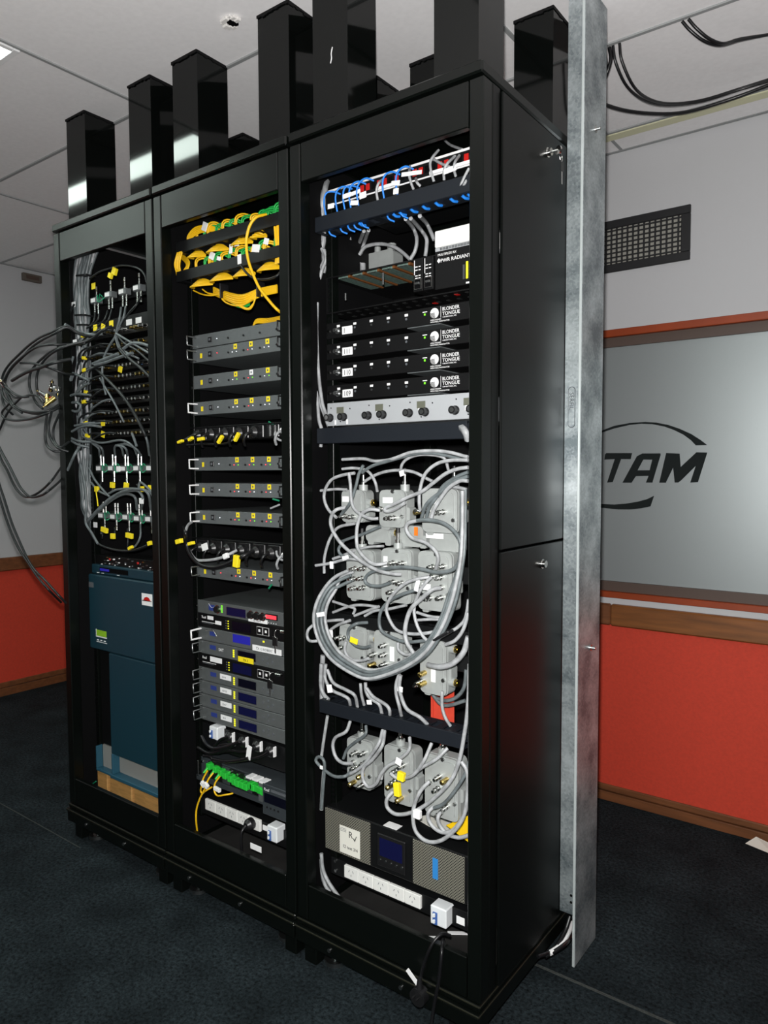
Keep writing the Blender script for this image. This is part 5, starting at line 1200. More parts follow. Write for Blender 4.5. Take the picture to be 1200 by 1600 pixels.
# ---- receivers
zt = 0.976; zbm = 0.572
uh = (zt - zbm) / 9
RL = ['grey receiver with a glowing red display and round knobs, topmost of its stack', 'upper of two black receivers with a dark screen and bright arrow keys', 'grey receiver with a bright steel handle and a lit blue screen', 'grey receiver with a yellow label under its dark screen', 'lower of two black receivers with a dark blue screen',
      'grey receiver with a wide white label just under the lower black receiver', 'second grey receiver under the lower black receiver', 'third grey receiver under the lower black receiver', 'lowest grey receiver of the stack just above the breaker']
for i in range(9):
    b = zt - uh * i; a = b - uh + .0012
    black = i in (1, 4)
    t, xa, xb = unit('receiver', RL[i], 'receiver', 1, a, b, M2, 'unit_black' if black else 'receiver_grey', 'receivers of the middle cabinet')
    cz = (a + b) / 2; h = b - a
    def X(u): return xa + .483 * u
    F = M2
    screws(t, xa + .002, xb - .002, a, b, F, 'chrome')
    if i == 0:
        B(X(.15), X(.21), F - .0006, F, cz - .008, cz + .011).build('emblem', 'ink_blue', t)
        MB().tube([(X(.15), F - .001, cz + .014), (X(.18), F - .001, cz + .002), (X(.21), F - .001, cz + .006)], .0006, 4).build('emblem_sweep', 'ink_white', t)
        for u in (.246, .571, .626, .68):
            k = MB().cyl((X(u), F, cz), (X(u), F - .004, cz), .0135, 18).build('knob_ring', 'chrome', t)
            MB().cyl((X(u), F - .004, cz), (X(u), F - .012, cz), .0105, 16).build('knob', 'plastic_black', k)
        for q in range(4): B(X(.279), X(.289), F - .0015, F, cz - .009 + q * .0065, cz - .005 + q * .0065).build('led', 'led_green', t)
        B(X(.328), X(.516), F - .001, F, cz - .014, cz + .013).build('screen_rim', 'steel', t)
        B(X(.335), X(.514), F - .0018, F - .001, cz - .013, cz + .012).build('screen', 'lcd_blue', t)
        B(X(.544), X(.714), F - .0022, F, a + .0005, a + .0125).build('label_strip', 'tag_white', t)
        text('TX COPY', .008, (X(.588), F - .0024, a + .003), 'ink_grey', t)
        d = B(X(.700), X(.806), F - .0012, F, cz - .006, cz + .012).build('display', 'ink_black', t)
        B(X(.703), X(.794), F - .002, F - .0012, cz - .003, cz + .008).build('display_glow', 'led_red', d)
        for q in range(4): MB().cyl((X(.725 + q * .022), F, a + .006), (X(.725 + q * .022), F - .001, a + .006), .0016, 6).build('led', 'ink_white', t)
    elif black:
        text('Real', .0125, (X(.075), F - .0005, b - .015), 'ink_white', t)
        B(X(.135), X(.195), F - .0008, F, b - .016, b - .004).build('label_strip', 'ink_white', t) if i == 1 else B(X(.155), X(.275), F - .0008, F, b - .020, b - .003).build('label_strip', 'tag_white', t)
        B(X(.075), X(.215), F - .0006, F, a + .017, a + .0185).build('legend', 'ink_white', t)
        B(X(.075), X(.19), F - .0006, F, a + .013, a + .0145).build('legend', 'ink_grey', t)
        if i == 1: B(X(.215), X(.275), F - .0008, F, cz - .006, cz + .006).build('label_strip', 'tag_white', t)
        for q in range(2):
            for w in range(4): B(X(.318 + q * .022), X(.328 + q * .022), F - .0012, F, cz - .014 + w * .008, cz - .011 + w * .008).build('led', 'led_yellow' if q else 'ink_grey', t)
        B(X(.383), X(.56), F - .0012, F, cz - .015, cz + .014).build('screen', 'lcd_dark' if i == 1 else 'lcd_blue', t)
        for q in range(2):
            kx = X(.643 + q * .058)
            k = B(kx - .0125, kx + .0125, F - .001, F, cz - .013, cz + .012).build('key_frame', 'ink_white', t)
            B(kx - .0115, kx + .0115, F - .0015, F - .001, cz - .012, cz + .011).build('key', 'unit_black', k)
            B(kx - .004, kx + .004, F - .002, F - .0015, cz - .004, cz + .004).build('arrow', 'ink_white', k)
    else:
        B(X(.155), X(.215), F - .0006, F, cz - .002, cz + .012).build('emblem', 'ink_blue', t)
        B(X(.12), X(.30), F - .0005, F, a + .006, a + .0085).build('legend', 'ink_grey', t)
        if i == 2:
            handle(t, xa + .030, a + .001, b - .001, F, 'ink_white', .040, .0036)  # white is painted-in glare on a steel handle
            B(X(.388), X(.553), F - .001, F, cz - .008, cz + .018).build('screen', 'lcd_bright', t)
            B(X(.576), X(.835), F - .0015, F, a + .001, a + .019).build('label_strip', 'tag_white', t)
            text('TX 12 ROBERT', .011, (X(.61), F - .0018, a + .006), 'ink_grey', t)
            B(X(.67), X(.685), F - .0012, F, b - .012, b - .007).build('led', 'led_yellow', t)
            MB().tube([(X(.12), F - .002, b - .008), (X(.20), F - .004, b - .004), (X(.235), F - .003, cz)], .0022, 6).build('bent_wire', 'chrome', t)
        else:
            handle(t, xa + .030, a + .001, b - .001, F, 'steel', .036, .0026)
            for q in range(4): B(X(.386), X(.400), F - .0012, F, cz - .012 + q * .0065, cz - .0075 + q * .0065).build('led', 'led_yellow', t)
            B(X(.432), X(.604), F - .001, F, cz - .013, cz + .014).build('screen_rim', 'steel', t)
            B(X(.440), X(.602), F - .0018, F - .001, cz - .0115, cz + .013).build('screen', 'lcd_dark' if i in (3, 5) else 'lcd_blue', t)
            if i == 3:
                B(X(.440), X(.585), F - .0026, F - .0018, a + .001, cz - .004).build('label_strip', 'tag_yellow', t)
                text('TX 3', .011, (X(.488), F - .0029, a + .005), 'ink_black', t)
                text('SAT', .014, (X(.245), F - .0008, cz - .002), 'ink_white', t)
            else:
                B(X(.255), X(.363), F - .0012, F, cz - .003, cz + .014).build('label_strip', 'tag_white', t)
                text(['CH 4', 'CH 23', 'CH 7', '10 3'][i - 5], .0085, (X(.275), F - .0015, cz + .002), 'ink_grey', t)
            for dx, dz in ((-.05, 0), (0, .009), (0, -.009), (.05, 0)):
                MB().cyl((X(.709 + dx * .9), F, cz + dz), (X(.709 + dx * .9), F - .002, cz + dz), .0042, 8).build('arrow_key', 'ink_grey', t)
# key bunches hanging at the right posts of the receivers
for i, (q, lab) in enumerate((((1.058,0.07,0.9), 'upper bunch of keys hanging from the black receivers'), ((1.034,0.07,0.766), 'lower bunch of keys hanging from the black receivers'))):
    t = thing('key_bunch', lab, 'keys', q, 'keys on the receivers')
    MB().tube([(q[0] + .004, .088, q[2] + .022), (q[0] + .002, .070, q[2] + .026), (q[0], .066, q[2] + .008), (q[0] + .010, .068, q[2])], .0018, 5).build('ring', 'chrome', t)
    B(q[0] - .012, q[0] + .010, .066, .069, q[2] - .022, q[2] + .006, .002).build('key_head', 'plastic_black', t)
    B(q[0] - .002, q[0] + .004, .066, .068, q[2] - .044, q[2] - .020, .0008).build('key_blade', 'steel', t)
    B(q[0] + .012, q[0] + .036, .074, .088, q[2] + .018, q[2] + .026, .002).build('lock_tongue', 'chrome', t)

# ---- strip with breaker and a heap of leads
zs0, zs1 = 0.479, 0.559
t, xa, xb = unit('breaker_panel', 'black panel with a breaker and four plugs below the receivers', 'panel', 1, zs0, zs1, .10, 'panel_black', depth=.06)
q = (0.765,0.075,0.548)
breaker('', 'white breaker with a blue toggle at the left of the plugs below the receivers', q[0], q[2], .10, w=.040, h=.042)
for i, (P, tl) in enumerate((((0.832,0.09,0.546), [(0.865,0.05,0.564),(0.827,0.05,0.548),(0.798,0.05,0.522),(0.775,0.05,0.494)]), ((0.895,0.09,0.545), [(0.935,0.04,0.564),(0.893,0.04,0.551),(0.838,0.04,0.534),(0.804,0.04,0.508)]), ((0.959,0.09,0.545), [(0.987,0.045,0.559),(0.94,0.045,0.534),(0.87,0.045,0.522),(0.815,0.045,0.501)]), ((1.018,0.09,0.542), [(1.047,0.045,0.559),(1.011,0.045,0.536),(0.939,0.045,0.508),(0.853,0.045,0.48)]))):
    t = power_plug('%s plug from the left in the breaker panel with a pale collar' % ORD[i], P[0], P[2], .094, False, tl, 'plugs in the breaker panel')
    B(P[0] + .018, P[0] + .0215, .074, .086, P[2] - .012, P[2] + .020, .001).build('collar', 'ink_white', t)
q = (0.972,0.035,0.543)
o = MB(Matrix.Translation(q) @ Matrix.Rotation(.2, 4, 'Y')).box(-.0095, .0095, -.001, .001, -.022, .022).build('cable_flag', 'tag_white', None, q)
tag(o, 'long white flag hanging in front of the plugs below the receivers', 'label')
for i, P in enumerate(([(0.755,0.03,0.549),(0.777,0.03,0.527),(0.816,0.03,0.521),(0.882,0.03,0.544),(0.936,0.03,0.571)], [(0.724,0.04,0.501),(0.781,0.04,0.495),(0.849,0.04,0.522),(0.903,0.04,0.549)], [(0.804,0.035,0.483),(0.865,0.035,0.49),(0.929,0.035,0.509),(0.971,0.035,0.526)], [(0.746,0.045,0.477),(0.78,0.045,0.482),(0.797,0.045,0.47),(0.83,0.045,0.467)])):
    cable('%s black lead from the top in the heap below the breaker panel' % ORD[i], P, .0052, 'cable_black', 'heap of leads below the breaker panel', n=8)

# ---- fibre chassis
fz0, fz1 = 0.363, 0.443
fc = thing('fibre_chassis', 'grey card chassis with a row of green fibre plugs and a small dark screen', 'chassis', (.9, .2, fz0))
xs = 1.004
B(x2, xs - .006, .092, .40, fz0, fz1, .001).build('body', 'chassis_grey', fc)
B(x2, xs - .006, .084, .092, fz0 - .0, fz0 + .018, .001).build('front_lip', 'chassis_grey', fc)
for i in range(9):
    x = x2 + .024 + i * (xs - .03 - x2) / 9
    c = B(x, x + .034, .086, .092, fz0 + .02, fz1 - .004, .001).build('card', 'panel_black' if i % 3 else 'chassis_grey', fc)
    MB().cyl((x + .008, .086, fz1 - .012), (x + .008, .082, fz1 - .012), .0042, 8).build('thumb_screw', 'chrome', c)
B(x2 + .004, x2 + .010, .084, .092, fz0 + .012, fz1 - .014, .001).build('side_bar', 'steel', fc)
B(xs - .034, xs - .010, .072, .092, fz0 + .014, fz1, .002).build('side_bar', 'receiver_grey', fc)
sm_ = B(xs - .002, x2b, .060, .38, fz0 - .012, fz1 + .004, .002).build('control_module', 'chassis_grey', fc)
text('Real', .013, (xs + .006, .0595, fz1 - .016), 'ink_white', sm_)
B(xs + .036, x2b - .004, .0592, .060, fz1 - .014, fz1 - .006).build('legend', 'ink_grey', sm_)
B(xs + .006, x2b - .002, .0585, .060, fz1 - .052, fz1 - .022, .0005).build('screen', 'lcd_dark', sm_)
for q in range(4): MB().cyl((xs + .018 + q * .016, .060, fz1 - .066), (xs + .018 + q * .016, .0585, fz1 - .066), .0034, 8).build('button', 'ink_black', sm_)
for i in range(3):
    q = (0.937,0.08,0.496) if i == 0 else ((0.966,0.08,0.495) if i == 1 else (0.997,0.08,0.494))
    B(q[0] - .012, q[0] + .012, .062, .092, fz1 - .001, fz1 + .006, .001).build('top_clip', 'ink_white', fc)
# green plugs: three with leads, the rest blocks
GP = [(0.74,0.075,0.431),(0.772,0.075,0.429),(0.797,0.075,0.424),(0.819,0.075,0.42),(0.844,0.075,0.417),(0.863,0.075,0.412),(0.88,0.075,0.41),(0.899,0.075,0.41),(0.917,0.075,0.409),(0.939,0.075,0.419),(0.949,0.075,0.416),(0.967,0.075,0.417),(0.98,0.075,0.415),(0.995,0.075,0.413)]
for i, q in enumerate(GP):
    t = thing('fibre_plug', '%s green fibre plug from the left in the grey card chassis' % ORD[i], 'plug', q, 'green fibre plugs of the chassis')
    B(q[0] - .0085, q[0] + .0085, q[1] - .010, q[1] + .012, q[2] - .0105, q[2] + .0105, .0015).build('housing', 'plug_green', t)
    if i < 3: MB().cyl((q[0], q[1] - .010, q[2] - .004), (q[0] - .003, q[1] - .024, q[2] - .016), .005, 8, .003).build('boot', 'plug_green', t)
for i, (P, lab) in enumerate((([(0.752,0.055,0.425),(0.734,0.05,0.392),(0.734,0.045,0.374),(0.722,0.05,0.353),(0.73,0.05,0.346),(0.751,0.05,0.361),(0.768,0.06,0.373)], 'yellow fibre curling from the first green plug'),
        ([(0.781,0.055,0.425),(0.773,0.04,0.405),(0.752,0.04,0.365),(0.73,0.04,0.332),(0.712,0.04,0.292),(0.708,0.04,0.255),(0.7,0.05,0.209)], 'long yellow fibre hanging from the second green plug to the floor plate'),
        ([(0.812,0.055,0.421),(0.795,0.05,0.396),(0.79,0.05,0.371),(0.805,0.05,0.358),(0.844,0.05,0.371),(0.857,0.07,0.372)], 'yellow fibre curling from the third green plug'))):
    cable(lab, P, .0030, 'cable_yellow', 'yellow fibres of the grey chassis', tags=[(((0.743,0.045,0.382) if i == 0 else (0.77,0.036,0.388)), 'tag_white', .020, .014, .6)] if i < 2 else [((0.809,0.048,0.381), 'tag_white', .028, .012, .1)])
# ---- white socket strip, plug and breaker
t, xa, xb = sockets(1, 'power strip with five white sockets low in the middle cabinet', 0.249, 0.305, .09, 0.705, 0.968, 5, 0.273, 0.31)
q = (0.932,0.075,0.293)
power_plug('round black plug in the last white socket of the middle cabinet', q[0], q[2], .079, False, [(q[0], .055, q[2]), (q[0] - .002, .038, q[2] - .015), (q[0] - .001, .036, q[2] - .06), (q[0] + .002, .04, q[2] - .105)])
q = (0.998,0.034,0.253)
o = B(q[0] - .024, q[0] + .024, q[1] - .001, q[1] + .001, q[2] - .009, q[2] + .009, .0006).build('cable_flag', 'tag_white', None, q)
tag(o, 'white flag on the plug lead low in the middle cabinet', 'label')
q = (1.04,0.075,0.297)
breaker('', 'white breaker right of the white sockets in the middle cabinet', q[0], q[2], .09, w=.042, h=.048)
q = (0.982,0.088,0.288)
o = B(q[0] - .010, q[0] + .010, .087, .09, q[2] - .008, q[2] + .008, .0006).build('white_label', 'tag_white', None, q)
tag(o, 'small white label left of the low breaker in the middle cabinet', 'label')

# ================================================================== fibre trays at the top of the middle cabinet
fy = .055
f1a, f1b = 2.097, 2.133
f2a, f2b = 2.007, 2.041
for (za_, zb_, lab) in ((f1a, f1b, 'upper black fibre tray with yellow and green fibres lying in it'), (f2a, f2b, 'lower black fibre tray with bundles of yellow fibre below it')):
    t = thing('fibre_tray', lab, 'cable manager', (.9, .07, za_))
    B(x2 - .01, x2b - .01, fy - .005, fy - .001, za_, zb_, .001).build('cover', 'panel_black', t)
    B(x2, x2b, .105, .109, za_, zb_ + .015, .001).build('back_plate', 'panel_black', t)
    for i in range(7):
        x = x2 + i * .0695
        B(x, x + .022, fy - .001, .105, za_, za_ + .003).build('base_strip', 'panel_black', t)
rr = random.Random(5)
def fibre(label, P, m, grp, r=.0026): cable(label, P, r, m, grp, name='optical_fibre', cat='optical fibre')
# small arches over each tray: yellow and green
for row, (zz, nm) in enumerate(((f1b, 'upper'), (f2b, 'lower'))):
    for i in range(12):
        x = x2 + .075 + i * .031 + rr.uniform(-.008, .008)
        m = 'cable_green' if i % 2 or (row == 0 and i > 9) else 'cable_yellow'
        w = rr.uniform(.03, .05); hh_ = rr.uniform(.018, .034)
        for q in range(2):
            e = q * .006
            fibre('%s %s fibre of the %s pair from the left at the %s tray' % ('outer' if q else 'inner', 'green' if m == 'cable_green' else 'yellow', ORD[i], nm),
                  [(x - e, .07, zz - .012), (x + .004 - e, .066, zz + hh_ * .7 + e), (x + w * .5, .074, zz + hh_ + e), (x + w, .09, zz + hh_ * .6 + e), (x + w + .012, .10, zz - .006)], m, 'fibres arching out of the trays')
for i in range(5):
    P = [(0.702 + .004 * i, .06, f1b - .008), (0.7 + .005 * i, .058, f1b + .012 - .002 * i), (0.734 + .004 * i, .062, f1b + .034 - .005 * i), (0.789, .07, f1b + .030 - .004 * i), (0.831, .085, f1b + .012)]
    fibre('%s yellow fibre from outside in the round loop at the left of the upper tray' % ORD[i], P, 'cable_yellow', 'yellow loop at the left of the upper tray', .0027)
for i in range(6):
    y_ = .066 + .004 * (i % 3)
    P = [(1.02, y_, f1b + .010 + .002 * i), (1.052, y_ - .004, f1b + .016 + .002 * i), (1.083, y_, f1b + .012 + .0025 * i), (1.106, y_ + .004, f1b + .006 + .002 * i)]
    fibre('%s green fibre in the bunch at the right end of the upper tray' % ORD[i], P, 'cable_green', 'green bunch at the right of the upper tray', .0026)
# vertical yellow bundles either side of the trays
for i in range(9):
    e = i * .0042
    P = [(1.087 + e, .056 + .003 * (i % 3), 2.113), (1.096 + e * .8, .052 + .003 * (i % 3), 2.059), (1.098 + e * .8, .054, 2.027), (1.088 + e, .058, 1.993)]
    fibre('%s yellow fibre from the left in the upright bundle at the right of the trays' % ORD[i], P, 'cable_yellow', 'yellow bundle at the right of the trays', .0029)
for i in range(7):
    e = i * .004
    P = [(0.655 + e, .052, f1a + .004), (0.645 + e, .048 + .002 * (i % 3), f1a - .03), (0.647 + e * .8, .052, f2b + .002), (0.641 + e, .06, f2b - .01)]
    fibre('%s yellow fibre from the left in the bundle at the left of the lower tray' % ORD[i], P, 'cable_yellow', 'yellow bundle at the left of the lower tray', .0029)
for i in range(5):
    P = [(0.664 + .006 * i, .06, f2b - .006), (0.677 + .003 * i, .07, f2b + .022 + .002 * i), (0.626 + .002 * i, .085, f1a + .002 + .002 * i)]
    fibre('%s yellow fibre from the left slanting inside the left of the lower tray' % ORD[i], P, 'cable_yellow', 'slanting yellow fibres at the left of the lower tray', .0029)
# flat sheaves of yellow fibre showing under each slot
def sheaf(cx, cz, w, y, name, nfib=8, sag=.026, grp='yellow sheaves at the fibre trays'):
    for i in range(nfib):
        f_ = (i / (nfib - 1) - .5)
        P = [(cx - w / 2, y + .02, cz + f_ * .003), (cx - w * .2, y + f_ * .030, cz + .004 + f_ * sag), (cx + w * .2, y + f_ * .034, cz + .003 + f_ * sag), (cx + w / 2, y + .024, cz + f_ * .003)]
        fibre(ORD[i] + ' yellow fibre of the sheaf ' + name, P, 'cable_yellow', grp, .0030)
sheaf(*[(q[0], q[2]) for q in [(0.726,0.075,2.082)]][0], .055, .06, 'between the trays at the far left')
sheaf(*[(q[0], q[2]) for q in [(0.821,0.075,2.082)]][0], .080, .06, 'between the trays left of the centre')
sheaf(*[(q[0], q[2]) for q in [(0.931,0.075,2.083)]][0], .075, .06, 'between the trays right of the centre')
sheaf(*[(q[0], q[2]) for q in [(1.008,0.075,2.089)]][0], .04, .06, 'between the trays near the right', 4)
sheaf(*[(q[0], q[2]) for q in [(0.748,0.07,1.987)]][0], .085, .055, 'under the lower tray at the far left')
sheaf(*[(q[0], q[2]) for q in [(0.842,0.07,1.99)]][0], .085, .055, 'under the lower tray left of the centre')
sheaf(*[(q[0], q[2]) for q in [(0.945,0.07,1.987)]][0], .075, .055, 'under the lower tray right of the centre')
sheaf(*[(q[0], q[2]) for q in [(1.049,0.07,1.987)]][0], .080, .055, 'under the lower tray at the far right')
# big drooping hank below
for i in range(14):
    e = i * .0017
    P = [(0.788, .085, 1.977 - e), (0.841, .08 - .002 * (i % 3), 1.956 - e), (0.928, .074 - .003 * (i % 3), 1.931 - e * 1.3), (0.997, .08, 1.94 - e * 1.0), (1.062, .09, 1.943 - e * .9)]
    fibre('%s yellow fibre from the top in the thick hank drooping under the trays' % ORD[i], P, 'cable_yellow', 'thick yellow hank under the trays', .0030)
for i, P in enumerate(([(0.702,0.075,1.979),(0.746,0.075,1.96),(0.794,0.075,1.95),(0.841,0.075,1.95)], [(0.746,0.075,1.976),(0.773,0.075,1.96),(0.81,0.075,1.951)], [(0.831,0.07,1.945),(0.856,0.07,1.921),(0.897,0.07,1.904),(0.936,0.07,1.9),(0.98,0.07,1.91)], [(0.912,0.07,1.903),(0.951,0.07,1.885),(0.975,0.07,1.888),(0.995,0.07,1.918)], [(0.924,0.072,1.899),(0.958,0.072,1.887),(0.983,0.072,1.9)])):
    fibre('%s loose yellow fibre from the left sagging under the thick hank' % ORD[i], P, 'cable_yellow', 'loose yellow fibres under the hank', .0026)
for i in range(4):
    fibre('%s green fibre from the top sagging under the thick yellow hank' % ORD[i], [(x, y, z - .004 * i) for x, y, z in [(0.866,0.08,1.937),(0.896,0.08,1.916),(0.926,0.08,1.908),(0.955,0.08,1.911)]], 'cable_green', 'green fibres under the yellow hank', .0028)
for i in range(4):
    fibre('%s yellow fibre lying on the topmost grey amplifier' % ORD[i], [(x + .002 * i, y, z + .0035 * i) for x, y, z in [(0.915,0.13,1.848),(0.93,0.13,1.857),(0.979,0.13,1.852),(1.075,0.1,1.844)]], 'cable_yellow', 'yellow fibres on the topmost amplifier', .0028)
cable('single yellow fibre bowing forward in a long arc across both trays', [(1.052,0.06,2.14),(1.042,0.03,2.126),(1.024,0.02,2.101),(1.01,0.02,2.062),(1.015,0.02,2.014),(1.035,0.02,1.966),(1.062,0.02,1.921),(1.102,0.02,1.878),(1.128,0.02,1.854),(1.124,0.05,1.845)], .0042, 'cable_yellow', None, n=8)
cable('thin dark cable drooping from the lower tray to the right post', [(0.96,0.04,2.012),(0.991,0.035,1.98),(1.028,0.035,1.956),(1.079,0.035,1.947),(1.115,0.035,1.95),(1.122,0.05,1.968)], .0034, 'cable_dark')
for i, (P, w, h, lab) in enumerate((((0.792,0.05,2.155), .024, .026, 'white flag on the round yellow loop of the upper tray'), ((0.823,0.05,2.061), .024, .022, 'white flag at the left of the lower tray'), ((0.91,0.05,2.066), .014, .028, 'narrow white flag at the middle of the lower tray'), ((0.936,0.05,2.076), .020, .014, 'white flag between the trays above the middle'), ((1.017,0.05,2.048), .032, .022, 'widest white flag on the lower tray'), ((1.06,0.05,2.06), .020, .018, 'white flag between the trays near the right'), ((0.963,0.035,2.023), .016, .028, 'white flag hanging in front of the lower tray'), ((0.855,0.05,2.047), .018, .012, 'small white flag lying at the left edge of the lower tray'))):
    o = MB(Matrix.Translation(P) @ Matrix.Rotation(rr.uniform(-.1, .5), 4, 'Y')).box(-w / 2, w / 2, -.001, .001, -h / 2, h / 2, .0006).build('cable_flag', 'tag_white', None, P)
    tag(o, lab, 'label', 'white flags at the fibre trays')
for i, (P, lab) in enumerate((((0.843,0.066,1.954), 'left'), ((1.004,0.066,1.936), 'right'))):
    o = MB(Matrix.Translation(P)).box(-.002, .002, -.004, .03, -.022, .024, .001).build('cable_tie', 'rubber_black', None, P)
    tag(o, lab + ' black tie round the thick yellow hank', 'cable tie', 'ties on the yellow hank')

# ================================================================== left cabinet
x1, x1b = .0585, .5415
def mini_splitter(q, label, up, down, row, y=.085):
    t = thing('coax_splitter', label, 'splitter', (q[0], y, q[2]), 'small splitters of the left cabinet')
    B(q[0] - .021, q[0] + .021, y - .004, y + .022, q[2] - .011, q[2] + .011, .002).build('body', 'amp_grey', t)
    B(q[0] - .017, q[0] + .010, y - .0048, y - .004, q[2] - .007, q[2] + .007).build('label_plate', 'ink_white', t)
    for dx in up:
        MB().cyl((q[0] + dx, y + .008, q[2] + .011), (q[0] + dx, y + .008, q[2] + .022), .0055, 6).cyl((q[0] + dx, y + .008, q[2] + .022), (q[0] + dx, y + .008, q[2] + .034), .0042, 8).cyl((q[0] + dx, y + .008, q[2] + .036), (q[0] + dx, y + .008, q[2] + .050), .0052, 8).build('connector', 'chrome', t)
    for dx in down:
        MB().cyl((q[0] + dx, y + .008, q[2] - .011), (q[0] + dx, y + .008, q[2] - .022), .0055, 6).cyl((q[0] + dx, y + .008, q[2] - .022), (q[0] + dx, y + .008, q[2] - .034), .0042, 8).cyl((q[0] + dx, y + .008, q[2] - .036), (q[0] + dx, y + .008, q[2] - .050), .0052, 8).build('connector', 'chrome', t)
    return t
R1 = [(0.124,0.085,2.031),(0.215,0.085,2.039),(0.301,0.085,2.037),(0.387,0.085,2.037)]
R2 = [(0.13,0.085,1.413),(0.207,0.085,1.413),(0.285,0.085,1.411),(0.364,0.085,1.412),(0.439,0.085,1.412)]
R3 = [(0.136,0.085,1.237),(0.213,0.085,1.235),(0.291,0.085,1.236),(0.36,0.085,1.234),(0.427,0.085,1.234)]
for row, (R_, nm, up, dn) in enumerate(((R1, 'top', (.004,), (-.010, .012)), (R2, 'middle', (-.004, .014), (.004,)), (R3, 'bottom', (-.002, .016), (.006,)))):
    for i, q in enumerate(R_):
        mini_splitter(q, '%s silver splitter from the left in the %s row of the left cabinet' % (ORD[i], nm), up, dn, row)
    za_ = sum(q[2] for q in R_) / len(R_)
    o = B(x1, x1b, .110, .116, za_ - .018, za_ + .018, .001).build('mounting_bar', 'panel_black', None, (.3, .11, za_))
    tag(o, 'black bar carrying the %s row of silver splitters in the left cabinet' % nm, 'bar', 'splitter bars of the left cabinet')
    for i in range(len(R_) - 1):
        a, b = R_[i], R_[i + 1]
        if row == 0 and i > 0: continue
        cable('%s green earth wire from the left in the %s row of splitters' % (ORD[i], nm), [(a[0] + .02, .088, a[2] + .006), (a[0] + .034, .075, a[2] + .012), (a[0] + .046, .072, a[2] - .014), (b[0] - .022, .085, b[2] - .006)], .0020, 'wire_green', 'green earth wires of the splitters')
        cable('%s green earth wire loop behind the %s row of splitters' % (ORD[i], nm), [(a[0] + .024, .090, a[2] - .002), (a[0] + .040, .082, a[2] + .016), (a[0] + .050, .088, a[2] + .004)], .0020, 'wire_green', 'green earth wires of the splitters')
# blanking plate with two white labels
zb0, zb1 = 1.907, 1.94
t, xa, xb = unit('blank_panel', 'black blanking plate with two white labels in the left cabinet', 'panel', 0, zb0, zb1 + .012, .09, 'panel_black', depth=.02)
for q in ((0.329,0.089,1.927), (0.385,0.089,1.927)):
    B(q[0] - .016, q[0] + .016, .0885, .09, q[2] - .010, q[2] + .010).build('white_label', 'tag_white', t)
# ten rows of coax jacks
YR = [522, 543, 558, 576, 592, 611, 628, 646, 661, 679]
ZR = [1.903, 1.854, 1.82, 1.778, 1.741, 1.697, 1.657, 1.615, 1.58, 1.538]
rj = random.Random(3)
for i, z in enumerate(ZR):
    t, xa, xb = unit('coax_patchbay', '%s black row of coax jacks from the top in the left cabinet' % ORD[i], 'patch panel', 0, z - .014, z + .014, .095, 'unit_black', 'rows of coax jacks in the left cabinet', depth=.2)
    for k in range(14):
        if rj.random() < .16: continue
        x = xa + .07 + k * .0235 + rj.uniform(-.003, .003)
        m = 'chrome' if rj.random() < .6 else 'brass'
        MB().cyl((x, .095, z), (x, .085, z), .0060, 6).cyl((x, .085, z), (x, .068, z - .001), .0048, 8).build('jack', m, t)
    if i in (3, 4, 7):
        B(xb - .16, xb - .13, .0935, .095, z - .004, z + .004).build('blue_mark', 'sticker_blue', t)
# thick vertical bundle
rb = random.Random(11)
TOPX = [(-0.003,0.1,2.225),(0.129,0.1,2.213)]
for i in range(18):
    f_ = i / 17
    def mixp(a, b): return [a[j] + (b[j] - a[j]) * f_ for j in range(3)]
    path = []
    for pa, pb in zip([(-0.003,0.1,2.231),(0.007,0.085,2.141),(-0.008,0.085,2.046),(-0.015,0.085,1.992),(-0.007,0.085,1.933),(0.015,0.085,1.872),(0.008,0.085,1.814),(-0.016,0.085,1.761),(-0.037,0.085,1.711),(-0.054,0.085,1.657)], [(0.125,0.1,2.215),(0.098,0.085,2.126),(0.076,0.085,2.034),(0.084,0.085,1.98),(0.084,0.085,1.922),(0.087,0.085,1.865),(0.081,0.085,1.807),(0.076,0.085,1.754),(0.072,0.085,1.704),(0.071,0.085,1.65)]):
        p_ = mixp(pa, pb); path.append((p_[0] + rb.uniform(-.006, .006), p_[1] - .014 * math.sin(f_ * math.pi) + rb.uniform(-.006, .006), p_[2]))
    for pa, pb in zip([(-0.063,0.085,1.617),(-0.03,0.085,1.54),(-0.004,0.085,1.472),(0.003,0.085,1.4),(0.013,0.085,1.32),(0.018,0.085,1.261)], [(0.067,0.085,1.611),(0.07,0.085,1.537),(0.067,0.085,1.47),(0.057,0.085,1.4),(0.056,0.085,1.321),(0.05,0.085,1.262)]):
        p_ = mixp(pa, pb); path.append((p_[0] + rb.uniform(-.007, .007), p_[1] - .010 * math.sin(f_ * math.pi) + rb.uniform(-.006, .006), p_[2]))
    path.append((path[-1][0] + .01, .12, path[-1][2] - .10))
    cable('%s cable from the left at the top of the thick grey upright bundle' % ORD[i], path, .0062, 'cable_mid' if i % 4 else 'cable_grey', 'cables of the thick upright bundle', n=6, sub=4)
for i, (q, w) in enumerate((((0.083,0.07,2.124), .055), ((0.063,0.07,1.982), .048), ((0.074,0.07,1.945), .050), ((0.076,0.07,1.82), .038), ((0.077,0.07,1.744), .040), ((0.056,0.07,1.682), .050))):
    o = MB(Matrix.Translation(q) @ Matrix.Rotation(.1, 4, 'Y')).box(-w / 2 - .008, w / 2 + .008, -.012, .03, -.003, .003, .001).build('cable_tie', 'rubber_black', None, q)
    tag(o, '%s black tie from the top round the thick upright bundle' % ORD[i], 'cable tie', 'ties on the upright bundle')
